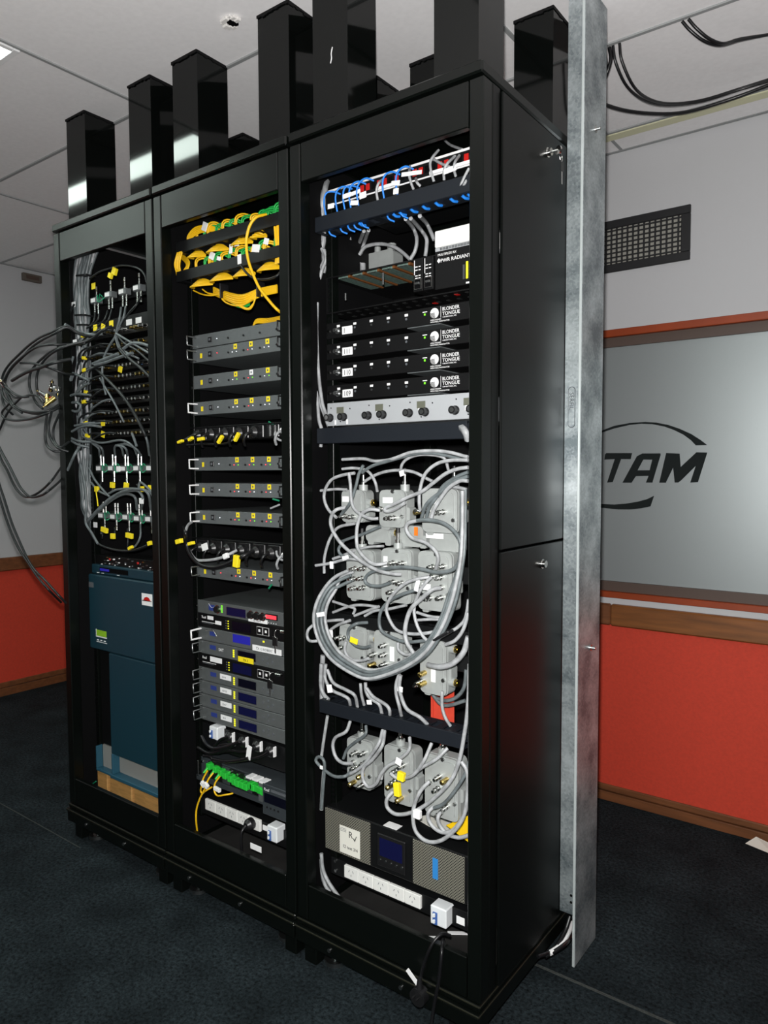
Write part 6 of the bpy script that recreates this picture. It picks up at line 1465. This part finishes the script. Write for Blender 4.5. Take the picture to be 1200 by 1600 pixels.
# jack cables: each row sends leads to the bundle
for i, z in enumerate(ZR):
    for k in range(3):
        xx = x1 + .085 + k * .055 + rj.uniform(-.01, .01)
        dz = rj.uniform(-.02, .01)
        tg = [((xx - .045, .055, z + .001 + dz * .3), 'tag_yellow', .020, .012, rj.uniform(-.3, .3))] if (k == 0 and i in (0, 2, 3, 5, 6, 8, 9)) else []
        cable('%s lead from the left running from the %s row of jacks to the bundle' % (ORD[k], ORD[i]), [(xx, .070, z - .001), (xx - .020, .058, z + .002), (xx - .060, .055 - .004 * k, z + dz * .5), (xx - .10 - .02 * k, .060, z - .015 + dz), (xx - .13 - .02 * k, .075, z - .06 + dz)], .0036, 'cable_dark' if (i + k) % 4 else 'cable_mid', 'leads of the coax jacks', tags=tg, name='jack_lead', cat='cable')
GL = 'loose dark cables of the left cabinet'
def lc(label, P, r=.0050, m='cable_dark', tags=()): cable(label, P, r * .8, m, GL, n=7, tags=tags)
# in front of the rows
lc('dark cable arching over the top row of splitters', [(0.138,0.06,2.103),(0.199,0.06,2.116),(0.264,0.06,2.118),(0.339,0.06,2.116),(0.417,0.06,2.097),(0.463,0.06,2.069),(0.48,0.06,2.033)], tags=[((0.305,0.055,2.1), 'tag_yellow', .022, .024, .5), ((0.279,0.055,2.089), 'tag_yellow', .018, .018, .5)])
lc('dark cable bowing outward left of the bundle below the top splitters', [(0.064,0.04,2.017),(0.03,0.04,1.987),(0.022,0.04,1.93),(0.008,0.06,1.885)])
lc('black lead from the first top splitter down to the bundle', [(0.119,0.09,1.987),(0.151,0.065,1.953),(0.128,0.065,1.937),(0.101,0.065,1.929)], .0042)
lc('black lead beside the first top splitter lead', [(0.146,0.09,1.991),(0.185,0.062,1.956),(0.161,0.062,1.94),(0.119,0.062,1.93)], .0042)
lc('black lead from the second top splitter to the left', [(0.199,0.09,1.984),(0.227,0.062,1.95),(0.194,0.062,1.932),(0.14,0.062,1.924)], .0042)
lc('second black lead from the second top splitter to the left', [(0.224,0.09,1.985),(0.253,0.062,1.947),(0.22,0.062,1.925),(0.173,0.062,1.916)], .0042)
lc('long dark cable dropping from the third top splitter through all jack rows', [(0.283,0.09,1.984),(0.333,0.05,1.935),(0.314,0.05,1.898),(0.303,0.05,1.874),(0.261,0.05,1.842),(0.226,0.05,1.801),(0.218,0.05,1.754),(0.226,0.05,1.709),(0.237,0.05,1.675)], .0048, 'cable_mid')
lc('dark cable dropping beside it from the third top splitter to the right', [(0.31,0.09,1.984),(0.359,0.05,1.939),(0.333,0.05,1.906),(0.31,0.05,1.88),(0.33,0.05,1.835),(0.378,0.05,1.808),(0.437,0.05,1.785)], .0048, 'cable_mid')
lc('dark cable from the fourth top splitter sloping down left', [(0.4,0.09,2.006),(0.433,0.05,1.967),(0.39,0.05,1.945),(0.359,0.05,1.924),(0.327,0.05,1.903)], .0048)
lc('upper dark cable fanning right over the second jack row', [(0.31,0.05,1.884),(0.38,0.05,1.851),(0.45,0.05,1.819),(0.499,0.05,1.796)], .0054, 'cable_mid')
lc('lower dark cable fanning right over the third jack row', [(0.316,0.05,1.879),(0.355,0.05,1.846),(0.427,0.05,1.814),(0.498,0.05,1.769)], .0054)
lc('thick dark cable slanting right over the fourth jack row', [(0.337,0.045,1.83),(0.397,0.045,1.785),(0.455,0.045,1.751),(0.506,0.045,1.716)], .0075)
lc('short cable forking down from the fan', [(0.311,0.045,1.872),(0.331,0.045,1.83),(0.373,0.045,1.794)], .0046, 'cable_mid')
lc('grey cable looping over the second jack row at the right', [(0.348,0.05,1.826),(0.392,0.05,1.839),(0.439,0.05,1.837),(0.5,0.05,1.821)], .007, 'cable_mid')
lc('thick grey cable lying on the third jack row at the left', [(0.168,0.045,1.791),(0.234,0.045,1.8),(0.273,0.045,1.804),(0.324,0.045,1.811)], .0078, 'cable_mid')
lc('second thick grey cable on the third jack row', [(0.181,0.045,1.786),(0.24,0.045,1.788),(0.311,0.045,1.796),(0.41,0.045,1.806)], .007, 'cable_mid')
lc('dark cable crossing the bundle below the second tie', [(0.101,-0.02,1.931),(0.103,0.03,1.912),(0.19,0.03,1.891),(0.208,0.06,1.895)], .0062, 'cable_mid')
lc('dark cable crossing the bundle toward the jacks', [(0.108,0.03,1.863),(0.19,0.03,1.876),(0.256,0.03,1.898),(0.268,0.06,1.916)], .0062)
lc('long thick cable slanting from the middle jack rows to the right splitters', [(0.162,0.06,1.777),(0.292,0.04,1.708),(0.373,0.04,1.647),(0.429,0.04,1.589),(0.472,0.04,1.533),(0.449,0.08,1.484)], .0075, 'cable_dark')
lc('second long cable slanting to the right splitters', [(0.186,0.06,1.739),(0.298,0.042,1.645),(0.328,0.06,1.574)], .0046, 'cable_mid')
lc('grey cable end beside the long slanting cable', [(0.396,0.045,1.533),(0.409,0.045,1.511),(0.422,0.045,1.487)], .006, 'cable_mid')
# feeding the middle and bottom splitter rows
for i, (P, lab) in enumerate((([(0.057,0.06,1.556),(0.104,0.06,1.516),(0.164,0.06,1.487),(0.124,0.09,1.46)], 'outer grey cable bending into the first middle splitter'), ([(0.071,0.06,1.563),(0.131,0.06,1.511),(0.184,0.06,1.487),(0.149,0.09,1.459)], 'inner grey cable bending into the first middle splitter'), ([(0.079,0.05,1.531),(0.194,0.05,1.505),(0.323,0.05,1.511),(0.39,0.05,1.489),(0.358,0.09,1.458)], 'long grey cable running to the fourth middle splitter'),
        ([(0.223,0.09,1.46),(0.27,0.06,1.489),(0.314,0.06,1.497),(0.363,0.06,1.492)], 'grey cable rising from the second middle splitter'), ([(0.283,0.055,1.494),(0.315,0.055,1.487),(0.276,0.09,1.458)], 'grey cable dropping to the third middle splitter'), ([(0.296,0.055,1.495),(0.34,0.055,1.483),(0.302,0.09,1.457)], 'second grey cable dropping to the third middle splitter'), ([(0.334,0.055,1.5),(0.401,0.055,1.48),(0.381,0.09,1.456)], 'second grey cable into the fourth middle splitter'), ([(0.452,0.05,1.545),(0.474,0.05,1.505),(0.429,0.09,1.457)], 'grey cable dropping to the fifth middle splitter'),
        ([(0.084,0.05,1.209),(0.169,0.05,1.263),(0.251,0.05,1.306),(0.322,0.05,1.326),(0.408,0.05,1.334),(0.443,0.05,1.31),(0.375,0.09,1.267)], 'thick grey cable arching over the bottom splitters, outer'), ([(0.079,0.055,1.207),(0.168,0.055,1.258),(0.249,0.055,1.298),(0.32,0.055,1.32),(0.37,0.055,1.319),(0.394,0.055,1.305),(0.349,0.09,1.266)], 'thick grey cable arching over the bottom splitters, inner'), ([(0.114,0.045,1.223),(0.191,0.045,1.267),(0.272,0.045,1.31),(0.342,0.045,1.332),(0.428,0.045,1.34),(0.481,0.045,1.325),(0.43,0.09,1.268)], 'thick grey cable arching over the bottom splitters to the fifth'),
        ([(0.238,0.05,1.321),(0.297,0.05,1.337),(0.409,0.05,1.341),(0.48,0.05,1.332),(0.502,0.05,1.311)], 'grey cable running right above the bottom splitters'), ([(0.421,0.05,1.342),(0.428,0.05,1.363),(0.457,0.05,1.353),(0.497,0.05,1.329)], 'grey cable hooking at the right of the bottom splitters'), ([(0.099,0.06,1.415),(0.138,0.06,1.369),(0.203,0.06,1.324),(0.229,0.06,1.309)], 'grey cable slanting left of the yellow flag'), ([(0.11,0.06,1.361),(0.156,0.06,1.331),(0.222,0.06,1.313)], 'second grey cable slanting left of the yellow flag'))):
    lc(lab, P, .0062 if 'thick' in lab else .0052, 'cable_mid')
lc('cable curving from the bundle under the bottom splitters to the right', [(0.081,0.05,1.221),(0.117,0.05,1.172),(0.163,0.05,1.136),(0.243,0.05,1.121),(0.326,0.05,1.119),(0.4,0.05,1.129),(0.485,0.05,1.154)], .0055, 'cable_dark', [((0.377,0.044,1.134), 'tag_yellow', .022, .010, -.4), ((0.488,0.044,1.156), 'tag_yellow', .016, .014, -.3)])
lc('lead looping down from the fourth bottom splitter', [(0.368,0.09,1.211),(0.416,0.055,1.175),(0.388,0.055,1.141),(0.344,0.055,1.123)], .0045, 'cable_mid')
for i, (P, tg, lab) in enumerate((([(0.13,0.09,1.365),(0.155,0.07,1.35),(0.134,0.07,1.336)], (0.15,0.06,1.337), 'lead with a yellow flag under the first middle splitter'), ([(0.206,0.09,1.365),(0.234,0.07,1.339),(0.224,0.07,1.324)], (0.251,0.06,1.352), 'lead with a yellow flag under the second middle splitter'), ([(0.287,0.09,1.366),(0.317,0.07,1.348),(0.315,0.07,1.329)], (0.335,0.06,1.351), 'lead with a yellow flag under the third middle splitter'), ([(0.38,0.07,1.355),(0.41,0.07,1.339),(0.439,0.07,1.331)], (0.425,0.06,1.34), 'lead with a yellow flag under the fourth middle splitter'), ([(0.467,0.07,1.367),(0.464,0.07,1.342),(0.464,0.07,1.328)], (0.476,0.06,1.343), 'lead with a yellow flag under the fifth middle splitter'),
        ([(0.129,0.09,1.193),(0.161,0.07,1.169),(0.159,0.07,1.153)], (0.193,0.06,1.187), 'lead with a wide yellow flag under the first bottom splitter'), ([(0.21,0.09,1.193),(0.24,0.07,1.177),(0.223,0.07,1.16)], (0.245,0.06,1.167), 'lead with a small yellow flag under the second bottom splitter'), ([(0.289,0.09,1.193),(0.32,0.07,1.158),(0.316,0.07,1.124)], (0.347,0.06,1.174), 'lead with a yellow flag under the third bottom splitter'))):
    w, h = ((.036, .018) if i in (5, 7) else (.020, .020))
    lc(lab, P, .0040, 'cable_dark', [(tg, 'tag_yellow', w, h, .1 * (i % 3))])
lc('thin yellow wire under the leftmost yellow flag of the middle splitters', [(0.141,0.06,1.331),(0.147,0.06,1.304),(0.152,0.06,1.273)], .003, 'tag_yellow')
for i, (q, lab) in enumerate((((0.144,0.07,2.077), 'yellow flag on the first top splitter'), ((0.298,0.07,1.763), 'yellow flag lying on the third jack row'), ((0.198,0.06,1.577), 'upper of two yellow flags near the lowest jack rows'), ((0.196,0.06,1.536), 'lower of two yellow flags near the lowest jack rows'), ((0.165,0.06,1.923), 'yellow flag under the blanking plate at the left'), ((0.214,0.06,1.92), 'yellow flag under the blanking plate, second'), ((0.266,0.06,1.925), 'yellow flag under the blanking plate, third'))):
    o = MB(Matrix.Translation(q) @ Matrix.Rotation(.3 * (i % 2), 4, 'Y')).box(-.012, .012, -.001, .001, -.011, .011, .0005).build('cable_flag', 'tag_yellow', None, q)
    tag(o, lab + ' of the left cabinet', 'label', 'yellow flags of the left cabinet')
for i, (q, lab) in enumerate((((0.112,0.01,1.869), 'white flag left of the bundle at the third tie'), ((0.042,0.05,2.021), 'small white flag left of the bundle under the top splitters'), ((0.434,0.05,1.299), 'white flag on the leads of the fourth bottom splitter'), ((0.264,0.075,1.41), 'white flag between the second and third middle splitters'), ((0.115,0.07,1.202), 'small white flag left of the bottom splitters'))):
    o = MB(Matrix.Translation(q)).box(-.012, .012, -.001, .001, -.010, .010, .0005).build('cable_flag', 'tag_white', None, q)
    tag(o, lab, 'label', 'white flags of the left cabinet')
# tangle round the bundle
for i, (P, lab) in enumerate((([(0.048,0.04,1.828),(0.023,0.04,1.792),(-0.002,0.04,1.775),(0.051,0.04,1.765),(0.146,0.04,1.732)], 'grey cable kinking across the bundle'), ([(0.053,0.035,1.761),(0.028,0.035,1.728),(0.003,0.035,1.692),(-0.023,0.035,1.655)], 'thick grey cable falling left of the bundle'), ([(0.05,0.03,1.757),(0.025,0.03,1.722),(-0.001,0.03,1.689),(-0.039,0.03,1.643)], 'second thick grey cable falling left of the bundle'), ([(0.052,0.04,1.686),(0.1,0.04,1.711),(0.145,0.04,1.723)], 'dark cable slanting over the bundle'), ([(-0.076,0.03,1.645),(-0.001,0.03,1.673),(0.07,0.03,1.687),(0.171,0.03,1.677)], 'dark cable across the bundle above the ring'),
        ([(0.078,0.035,1.658),(0.033,0.035,1.656),(0.032,0.035,1.632),(0.076,0.035,1.624),(0.096,0.035,1.644),(0.068,0.035,1.659)], 'grey cable wound into a small ring on the bundle'), ([(-0.026,0.03,1.607),(-0.007,0.03,1.569),(0.031,0.03,1.53),(0.098,0.03,1.512),(0.134,0.06,1.512)], 'grey cable sweeping from the ring down to the splitters'), ([(-0.056,0.03,1.609),(-0.018,0.03,1.558),(0.02,0.03,1.525),(0.078,0.03,1.502),(0.105,0.06,1.491)], 'second grey cable sweeping down to the splitters'), ([(0.062,0.03,1.571),(0.139,0.03,1.576),(0.184,0.06,1.578)], 'grey cable leaving the bundle at the eighth jack row'), ([(0.042,0.03,1.551),(0.101,0.03,1.565),(0.177,0.03,1.567),(0.188,0.06,1.563)], 'second grey cable leaving the bundle at the eighth jack row'), ([(0.039,0.01,1.406),(0.091,0.01,1.464),(0.08,0.04,1.497)], 'dark cable slanting back from the left post into the bundle'), ([(0.094,0.03,1.427),(0.119,0.03,1.353),(0.125,0.03,1.273),(0.117,0.03,1.214),(0.158,0.03,1.174),(0.193,0.03,1.139)], 'grey cable hanging from the bundle past the splitter rows'))):
    lc(lab, P, .0060, 'cable_mid')
# loops bulging out of the left cabinet into the room
OUT = [
 ('outermost loop of dark cable leaving the left cabinet, upper strand', [(0.204,0.06,1.913),(0.159,0.04,1.897),(0.127,0.01,1.905),(0.112,-0.02,1.922),(0.054,-0.04,1.906),(-0.029,-0.04,1.897),(-0.111,-0.04,1.878),(-0.189,-0.04,1.851),(-0.271,-0.04,1.819),(-0.321,-0.04,1.787),(-0.339,-0.04,1.748),(-0.337,-0.04,1.698),(-0.316,-0.04,1.657),(-0.257,-0.04,1.624)]),
 ('second strand of the outermost loop leaving the left cabinet', [(0.204,0.06,1.901),(0.159,0.04,1.89),(0.126,0.01,1.902),(0.111,-0.02,1.918),(0.084,-0.05,1.895),(0.001,-0.05,1.883),(-0.074,-0.05,1.865),(-0.145,-0.05,1.835),(-0.225,-0.05,1.804),(-0.274,-0.05,1.772),(-0.29,-0.05,1.737),(-0.272,-0.05,1.696),(-0.241,-0.05,1.658),(-0.165,-0.05,1.625)]),
 ('dark loop passing behind the connector cluster, front strand', [(0.197,0.05,1.888),(0.164,0.02,1.869),(0.136,-0.02,1.854),(0.103,-0.05,1.836),(0.032,-0.05,1.818),(-0.017,-0.05,1.792),(-0.048,-0.05,1.757),(-0.052,-0.05,1.717),(-0.036,-0.05,1.678),(-0.001,-0.05,1.645)]),
 ('dark loop passing behind the connector cluster, rear strand', [(0.147,0.03,1.866),(0.119,-0.01,1.856),(0.044,-0.03,1.844),(-0.041,-0.03,1.822),(-0.104,-0.03,1.796),(-0.137,-0.03,1.767),(-0.143,-0.03,1.728),(-0.123,-0.03,1.692),(-0.093,-0.03,1.658),(-0.051,-0.03,1.636)]),
 ('thin dark cable swinging wide left across the loops', [(0.102,0,1.862),(0.076,-0.06,1.855),(-0.024,-0.06,1.857),(-0.119,-0.06,1.835),(-0.211,-0.06,1.802),(-0.267,-0.06,1.764),(-0.289,-0.06,1.746),(-0.25,-0.06,1.724),(-0.205,-0.06,1.701),(-0.147,-0.06,1.684),(-0.097,-0.06,1.681)]),
 ('short dark cable stub ending in mid air left of the cabinet', [(-0.165,-0.05,1.813),(-0.077,-0.05,1.804),(-0.017,-0.05,1.792),(0.053,-0.05,1.774),(0.074,-0.01,1.758),(0.062,0.03,1.76)]),
 ('thick dark cable stub pointing down left of the cabinet', [(-0.215,-0.06,1.75),(-0.136,-0.06,1.767),(-0.066,-0.06,1.777),(-0.005,-0.06,1.781),(0.073,-0.06,1.789),(0.099,0,1.809)]),
 ('dark cable running into the connector cluster from the left', [(-0.317,-0.05,1.746),(-0.258,-0.05,1.705),(-0.213,-0.05,1.686),(-0.148,-0.05,1.685),(-0.097,-0.05,1.688),(-0.048,-0.05,1.682),(-0.001,-0.05,1.654)]),
 ('lower strand returning to the bundle under the connector cluster', [(-0.341,-0.04,1.72),(-0.309,-0.04,1.684),(-0.232,-0.04,1.647),(-0.113,-0.04,1.621),(-0.02,-0.04,1.617),(0.005,-0.02,1.635),(0.005,0.02,1.664)]),
 ('middle strand returning to the bundle under the connector cluster', [(-0.319,-0.05,1.746),(-0.265,-0.05,1.698),(-0.222,-0.05,1.656),(-0.136,-0.05,1.63),(-0.011,-0.05,1.621),(0.008,-0.01,1.641),(-0.002,0.03,1.66)]),
 ('lowest strand returning to the bundle under the connector cluster', [(-0.255,-0.05,1.669),(-0.32,-0.05,1.637),(-0.305,-0.05,1.613),(-0.226,-0.05,1.599),(-0.117,-0.05,1.599),(-0.012,-0.05,1.61),(0.015,-0.02,1.629),(0.005,0.02,1.648)]),
 ('dark cable hanging in a deep curve left of the cabinet, front strand', [(-0.165,-0.05,1.686),(-0.269,-0.05,1.637),(-0.336,-0.05,1.578),(-0.375,-0.05,1.534),(-0.337,-0.05,1.482),(-0.283,-0.05,1.43),(-0.23,-0.05,1.374),(-0.188,-0.05,1.335),(-0.124,-0.05,1.306),(-0.05,-0.05,1.312),(0.013,-0.05,1.332),(-0.106,0.05,1.356),(-0.187,0.12,1.378)]),
 ('dark cable hanging in a deep curve left of the cabinet, rear strand', [(-0.425,-0.03,1.513),(-0.381,-0.03,1.448),(-0.337,-0.03,1.407),(-0.294,-0.03,1.356),(-0.251,-0.03,1.323),(-0.196,-0.03,1.304),(-0.13,-0.03,1.313),(-0.065,-0.03,1.336),(-0.002,-0.03,1.369),(-0.158,0.08,1.398),(-0.231,0.14,1.424)]),
 ('long dark cable trailing down to the left post, front strand', [(-0.379,-0.05,1.385),(-0.359,-0.05,1.344),(-0.327,-0.05,1.293),(-0.275,-0.05,1.204),(-0.223,-0.05,1.138),(-0.161,-0.05,1.069),(-0.109,-0.05,1.029),(-0.028,-0.05,0.992),(0.051,-0.05,0.951),(0.045,-0.015,0.912)]),
 ('long dark cable trailing down to the left post, rear strand', [(-0.49,0,1.324),(-0.468,0,1.289),(-0.424,0,1.213),(-0.37,0,1.138),(-0.315,0,1.083),(-0.249,0,1.035),(-0.185,0,0.989),(-0.102,0,0.945),(-0.178,0.09,0.876)]),
 ('small hanging loop beside the left post, outer strand', [(-0.018,-0.03,1.625),(-0.036,-0.03,1.567),(-0.039,-0.03,1.525),(-0.025,-0.03,1.497),(0.015,-0.03,1.478),(0.028,-0.01,1.475)]),
 ('small hanging loop beside the left post, middle strand', [(0.022,-0.035,1.623),(-0.004,-0.035,1.571),(0.006,-0.035,1.528),(0.035,-0.035,1.501),(0.064,-0.035,1.485),(0.083,-0.01,1.474)]),
 ('small hanging loop beside the left post, inner strand', [(0.062,-0.03,1.61),(0.021,-0.03,1.56),(0.022,-0.03,1.517),(0.065,-0.03,1.49),(0.055,0.01,1.512)]),
]
for lab, P in OUT: lc(lab, P, .0058 if 'thick' not in lab else .008, 'cable_dark')
for i, (q, d, m) in enumerate((((0.05,-0.05,1.71), (.6, -.2, .5), 'chrome'), ((0.076,-0.05,1.701), (.8, -.3, -.3), 'steel'), ((0.079,-0.04,1.69), (.7, -.5, -.6), 'chrome'), ((0.021,-0.05,1.665), (.5, -.3, -.7), 'brass'), ((0.042,-0.05,1.657), (-.3, -.6, -.6), 'brass'), ((0.004,-0.05,1.68), (-.5, -.4, .4), 'steel'), ((-0.284,-0.06,1.743), (.4, -.5, .3), 'chrome'))):
    t = thing('coax_plug', ['uppermost plug', 'second plug', 'right hand plug', 'brass plug', 'lower brass plug', 'left plug', 'single silver plug at the far left'][i] + (' of the loose connector cluster beside the left cabinet' if i < 6 else ' edge of the dark cable loops'), 'plug', q, 'loose coax plugs')
    q = Vector(q); d = Vector(d).normalized()
    MB().cyl(q - d * .020, q, .0095, 8).cyl(q, q + d * .024, .0072, 8).build('shell', m, t)
    MB().cyl(q + d * .024, q + d * .034, .002, 6).build('pin', 'brass', t)
    if i == 5: MB().cyl(q - d * .036, q - d * .020, .0095, 8).build('collar', 'red_port', t)
# ---- control board strip above the teal units
zk0, zk1 = 1.048, 1.083
t, xa, xb = unit('control_board', 'narrow black board with small chips and red lamps above the teal units', 'circuit board', 0, zk0 - .004, zk1 + .004, .09, 'unit_black', depth=.1)
rk = random.Random(9)
for k in range(34):
    x = xa + .06 + rk.random() * .33; z = zk0 + rk.random() * (zk1 - zk0); w = rk.uniform(.003, .010)
    B(x, x + w, .0865, .09, z, z + rk.uniform(.002, .005)).build('chip', rk.choice(['ink_white', 'brass', 'steel', 'ink_grey']), t)
for q in ((0.176,0.087,1.075), (0.351,0.087,1.073)):
    B(q[0] - .004, q[0] + .004, .085, .09, q[2] - .004, q[2] + .004, .001).build('red_lamp', 'red_port', t)
# ---- teal upper unit
TY = .062
u0, u1 = 0.732, 1.015
tu = thing('teal_cabinet_unit', 'upper teal painted equipment case with a narrow display and a small green sticker', 'equipment case', (.3, .2, u0))
tx0 = 0.07
B(tx0, x1b + .01, TY, .48, u0, u1, .004).build('case', 'teal_paint', tu)
v0, v1 = u1 + .002, 1.052
hd = B(tx0 + .006, x1b + .01, .074, .46, v0, v1, .003).build('header_strip', 'teal_paint', tu)
dq0 = (0.131,0.073,1.025); dq1 = (0.31,0.073,1.021)
B(dq0[0], dq1[0], .0725, .074, v0 + .010, v1 - .008).build('display_window', 'dark_slot', hd)
B(dq0[0] + .004, dq0[0] + .062, .0715, .0725, v0 + .014, v1 - .012).build('screen', 'lcd_bright', hd)
for k, x in enumerate((.0, .03, .13)): B(dq0[0] - .02 + x, dq0[0] - .005 + x, .0732, .074, v0 + .004, v0 + .0065).build('legend', 'ink_white', hd)
q = (0.093,0.061,0.975); B(q[0] - .018, q[0] + .012, TY - .001, TY, q[2] - .010, q[2] + .010).build('badge', 'ink_grey', tu)
q = (0.437,0.061,0.954)
st_ = B(q[0] - .030, q[0] + .030, TY - .001, TY, q[2] - .021, q[2] + .021).build('white_sticker', 'tag_white', tu)
MB().prism([(q[0] - .022, q[2] - .004), (q[0] + .022, q[2] - .004), (q[0] + .012, q[2] + .007), (q[0], q[2] + .010), (q[0] - .012, q[2] + .007)], TY - .0016, TY - .001).build('emblem', 'red_port', st_)
B(q[0] - .027, q[0] + .027, TY - .0018, TY - .0012, q[2] - .0055, q[2] - .003).build('emblem_bar', 'ink_black', st_)
q = (0.15,0.061,0.79)
st_ = B(q[0] - .032, q[0] + .032, TY - .001, TY, q[2] - .004, q[2] + .018).build('green_sticker', 'sticker_green', tu)
B(q[0] - .036, q[0] + .034, TY - .0008, TY, q[2] - .009, q[2] - .005).build('white_bar', 'ink_white', tu)
B(q[0] - .036, q[0] - .032, TY - .0009, TY, q[2] - .004, q[2] + .020).build('white_bar', 'ink_white', tu)
for k in range(3): B(q[0] - .03 + k * .022, q[0] - .018 + k * .022, TY - .0008, TY, q[2] - .022, q[2] - .018).build('legend', 'ink_white', tu)
B(q[0] - .034, q[0] + .034, TY - .0008, TY, q[2] - .028, q[2] - .026).build('white_bar', 'ink_white', tu)
# ---- lower unit: blue frame, teal cover on its right, grey plates behind the openings
TL = .066
w0 = 0.253; cx0 = 0.185; fx0 = 0.076
cz0 = 0.345; ctop = u0 - .004
tl = thing('teal_power_unit', 'lower teal equipment case with a grey plate behind its open foot, standing on timber blocks', 'equipment case', (.3, .2, w0))
B(cx0, x1b + .01, TL, .46, cz0, ctop, .004).build('cover', 'teal_paint', tl)
B(cx0 - .004, x1b + .01, TL - .004, .40, w0, w0 + .014, .002).build('bottom_rail', 'teal_light', tl)
B(cx0, cx0 + .010, TL, .096, w0 + .014, cz0, .002).build('upright', 'teal_light', tl)
B(fx0, fx0 + .006, TL + .004, .096, w0 + .010, cz0 + .004, .001).build('upright', 'teal_light', tl)
B(fx0, cx0 - .005, TL + .004, .40, w0 + .0, w0 + .010, .002).build('bottom_rail', 'teal_light', tl)
B(cx0 + .011, x1b + .01, .096, .110, w0 + .014, cz0 - .001).build('inner_plate', 'plate_grey', tl)
B(fx0 + .006, cx0 - .001, .097, .110, w0 + .010, cz0 + .004).build('inner_plate', 'plate_grey', tl)
q = (0.257,0.09,0.337)
MB().cyl((q[0], .096, q[2]), (q[0], .090, q[2]), .005, 8).build('screw', 'chrome', tl)
B(fx0, cx0 - .002, .098, .44, cz0 + .006, ctop, .003).build('inner_case', 'unit_black', tl)
# ---- timber blocks under it
wz1 = w0 - .002
bx_ = [0.065, 0.134, 0.201, 0.29, 0.368, .56]
for i in range(5):
    o = B(bx_[i] + .001, bx_[i + 1] - .001, .080 + .008 * (i % 2), .36, .1425, wz1 - .001 * (i % 3), .003).build('timber_block', 'wood_pale', None, ((bx_[i] + bx_[i + 1]) / 2, .2, .1425))
    tag(o, '%s pale timber block from the left under the lower teal case' % ORD[i], 'wood block', 'timber blocks in the left cabinet')
cable('green wire end lying left of the timber blocks', [(0.063,0.06,0.199),(0.089,0.06,0.216)], .0022, 'wire_green', None)
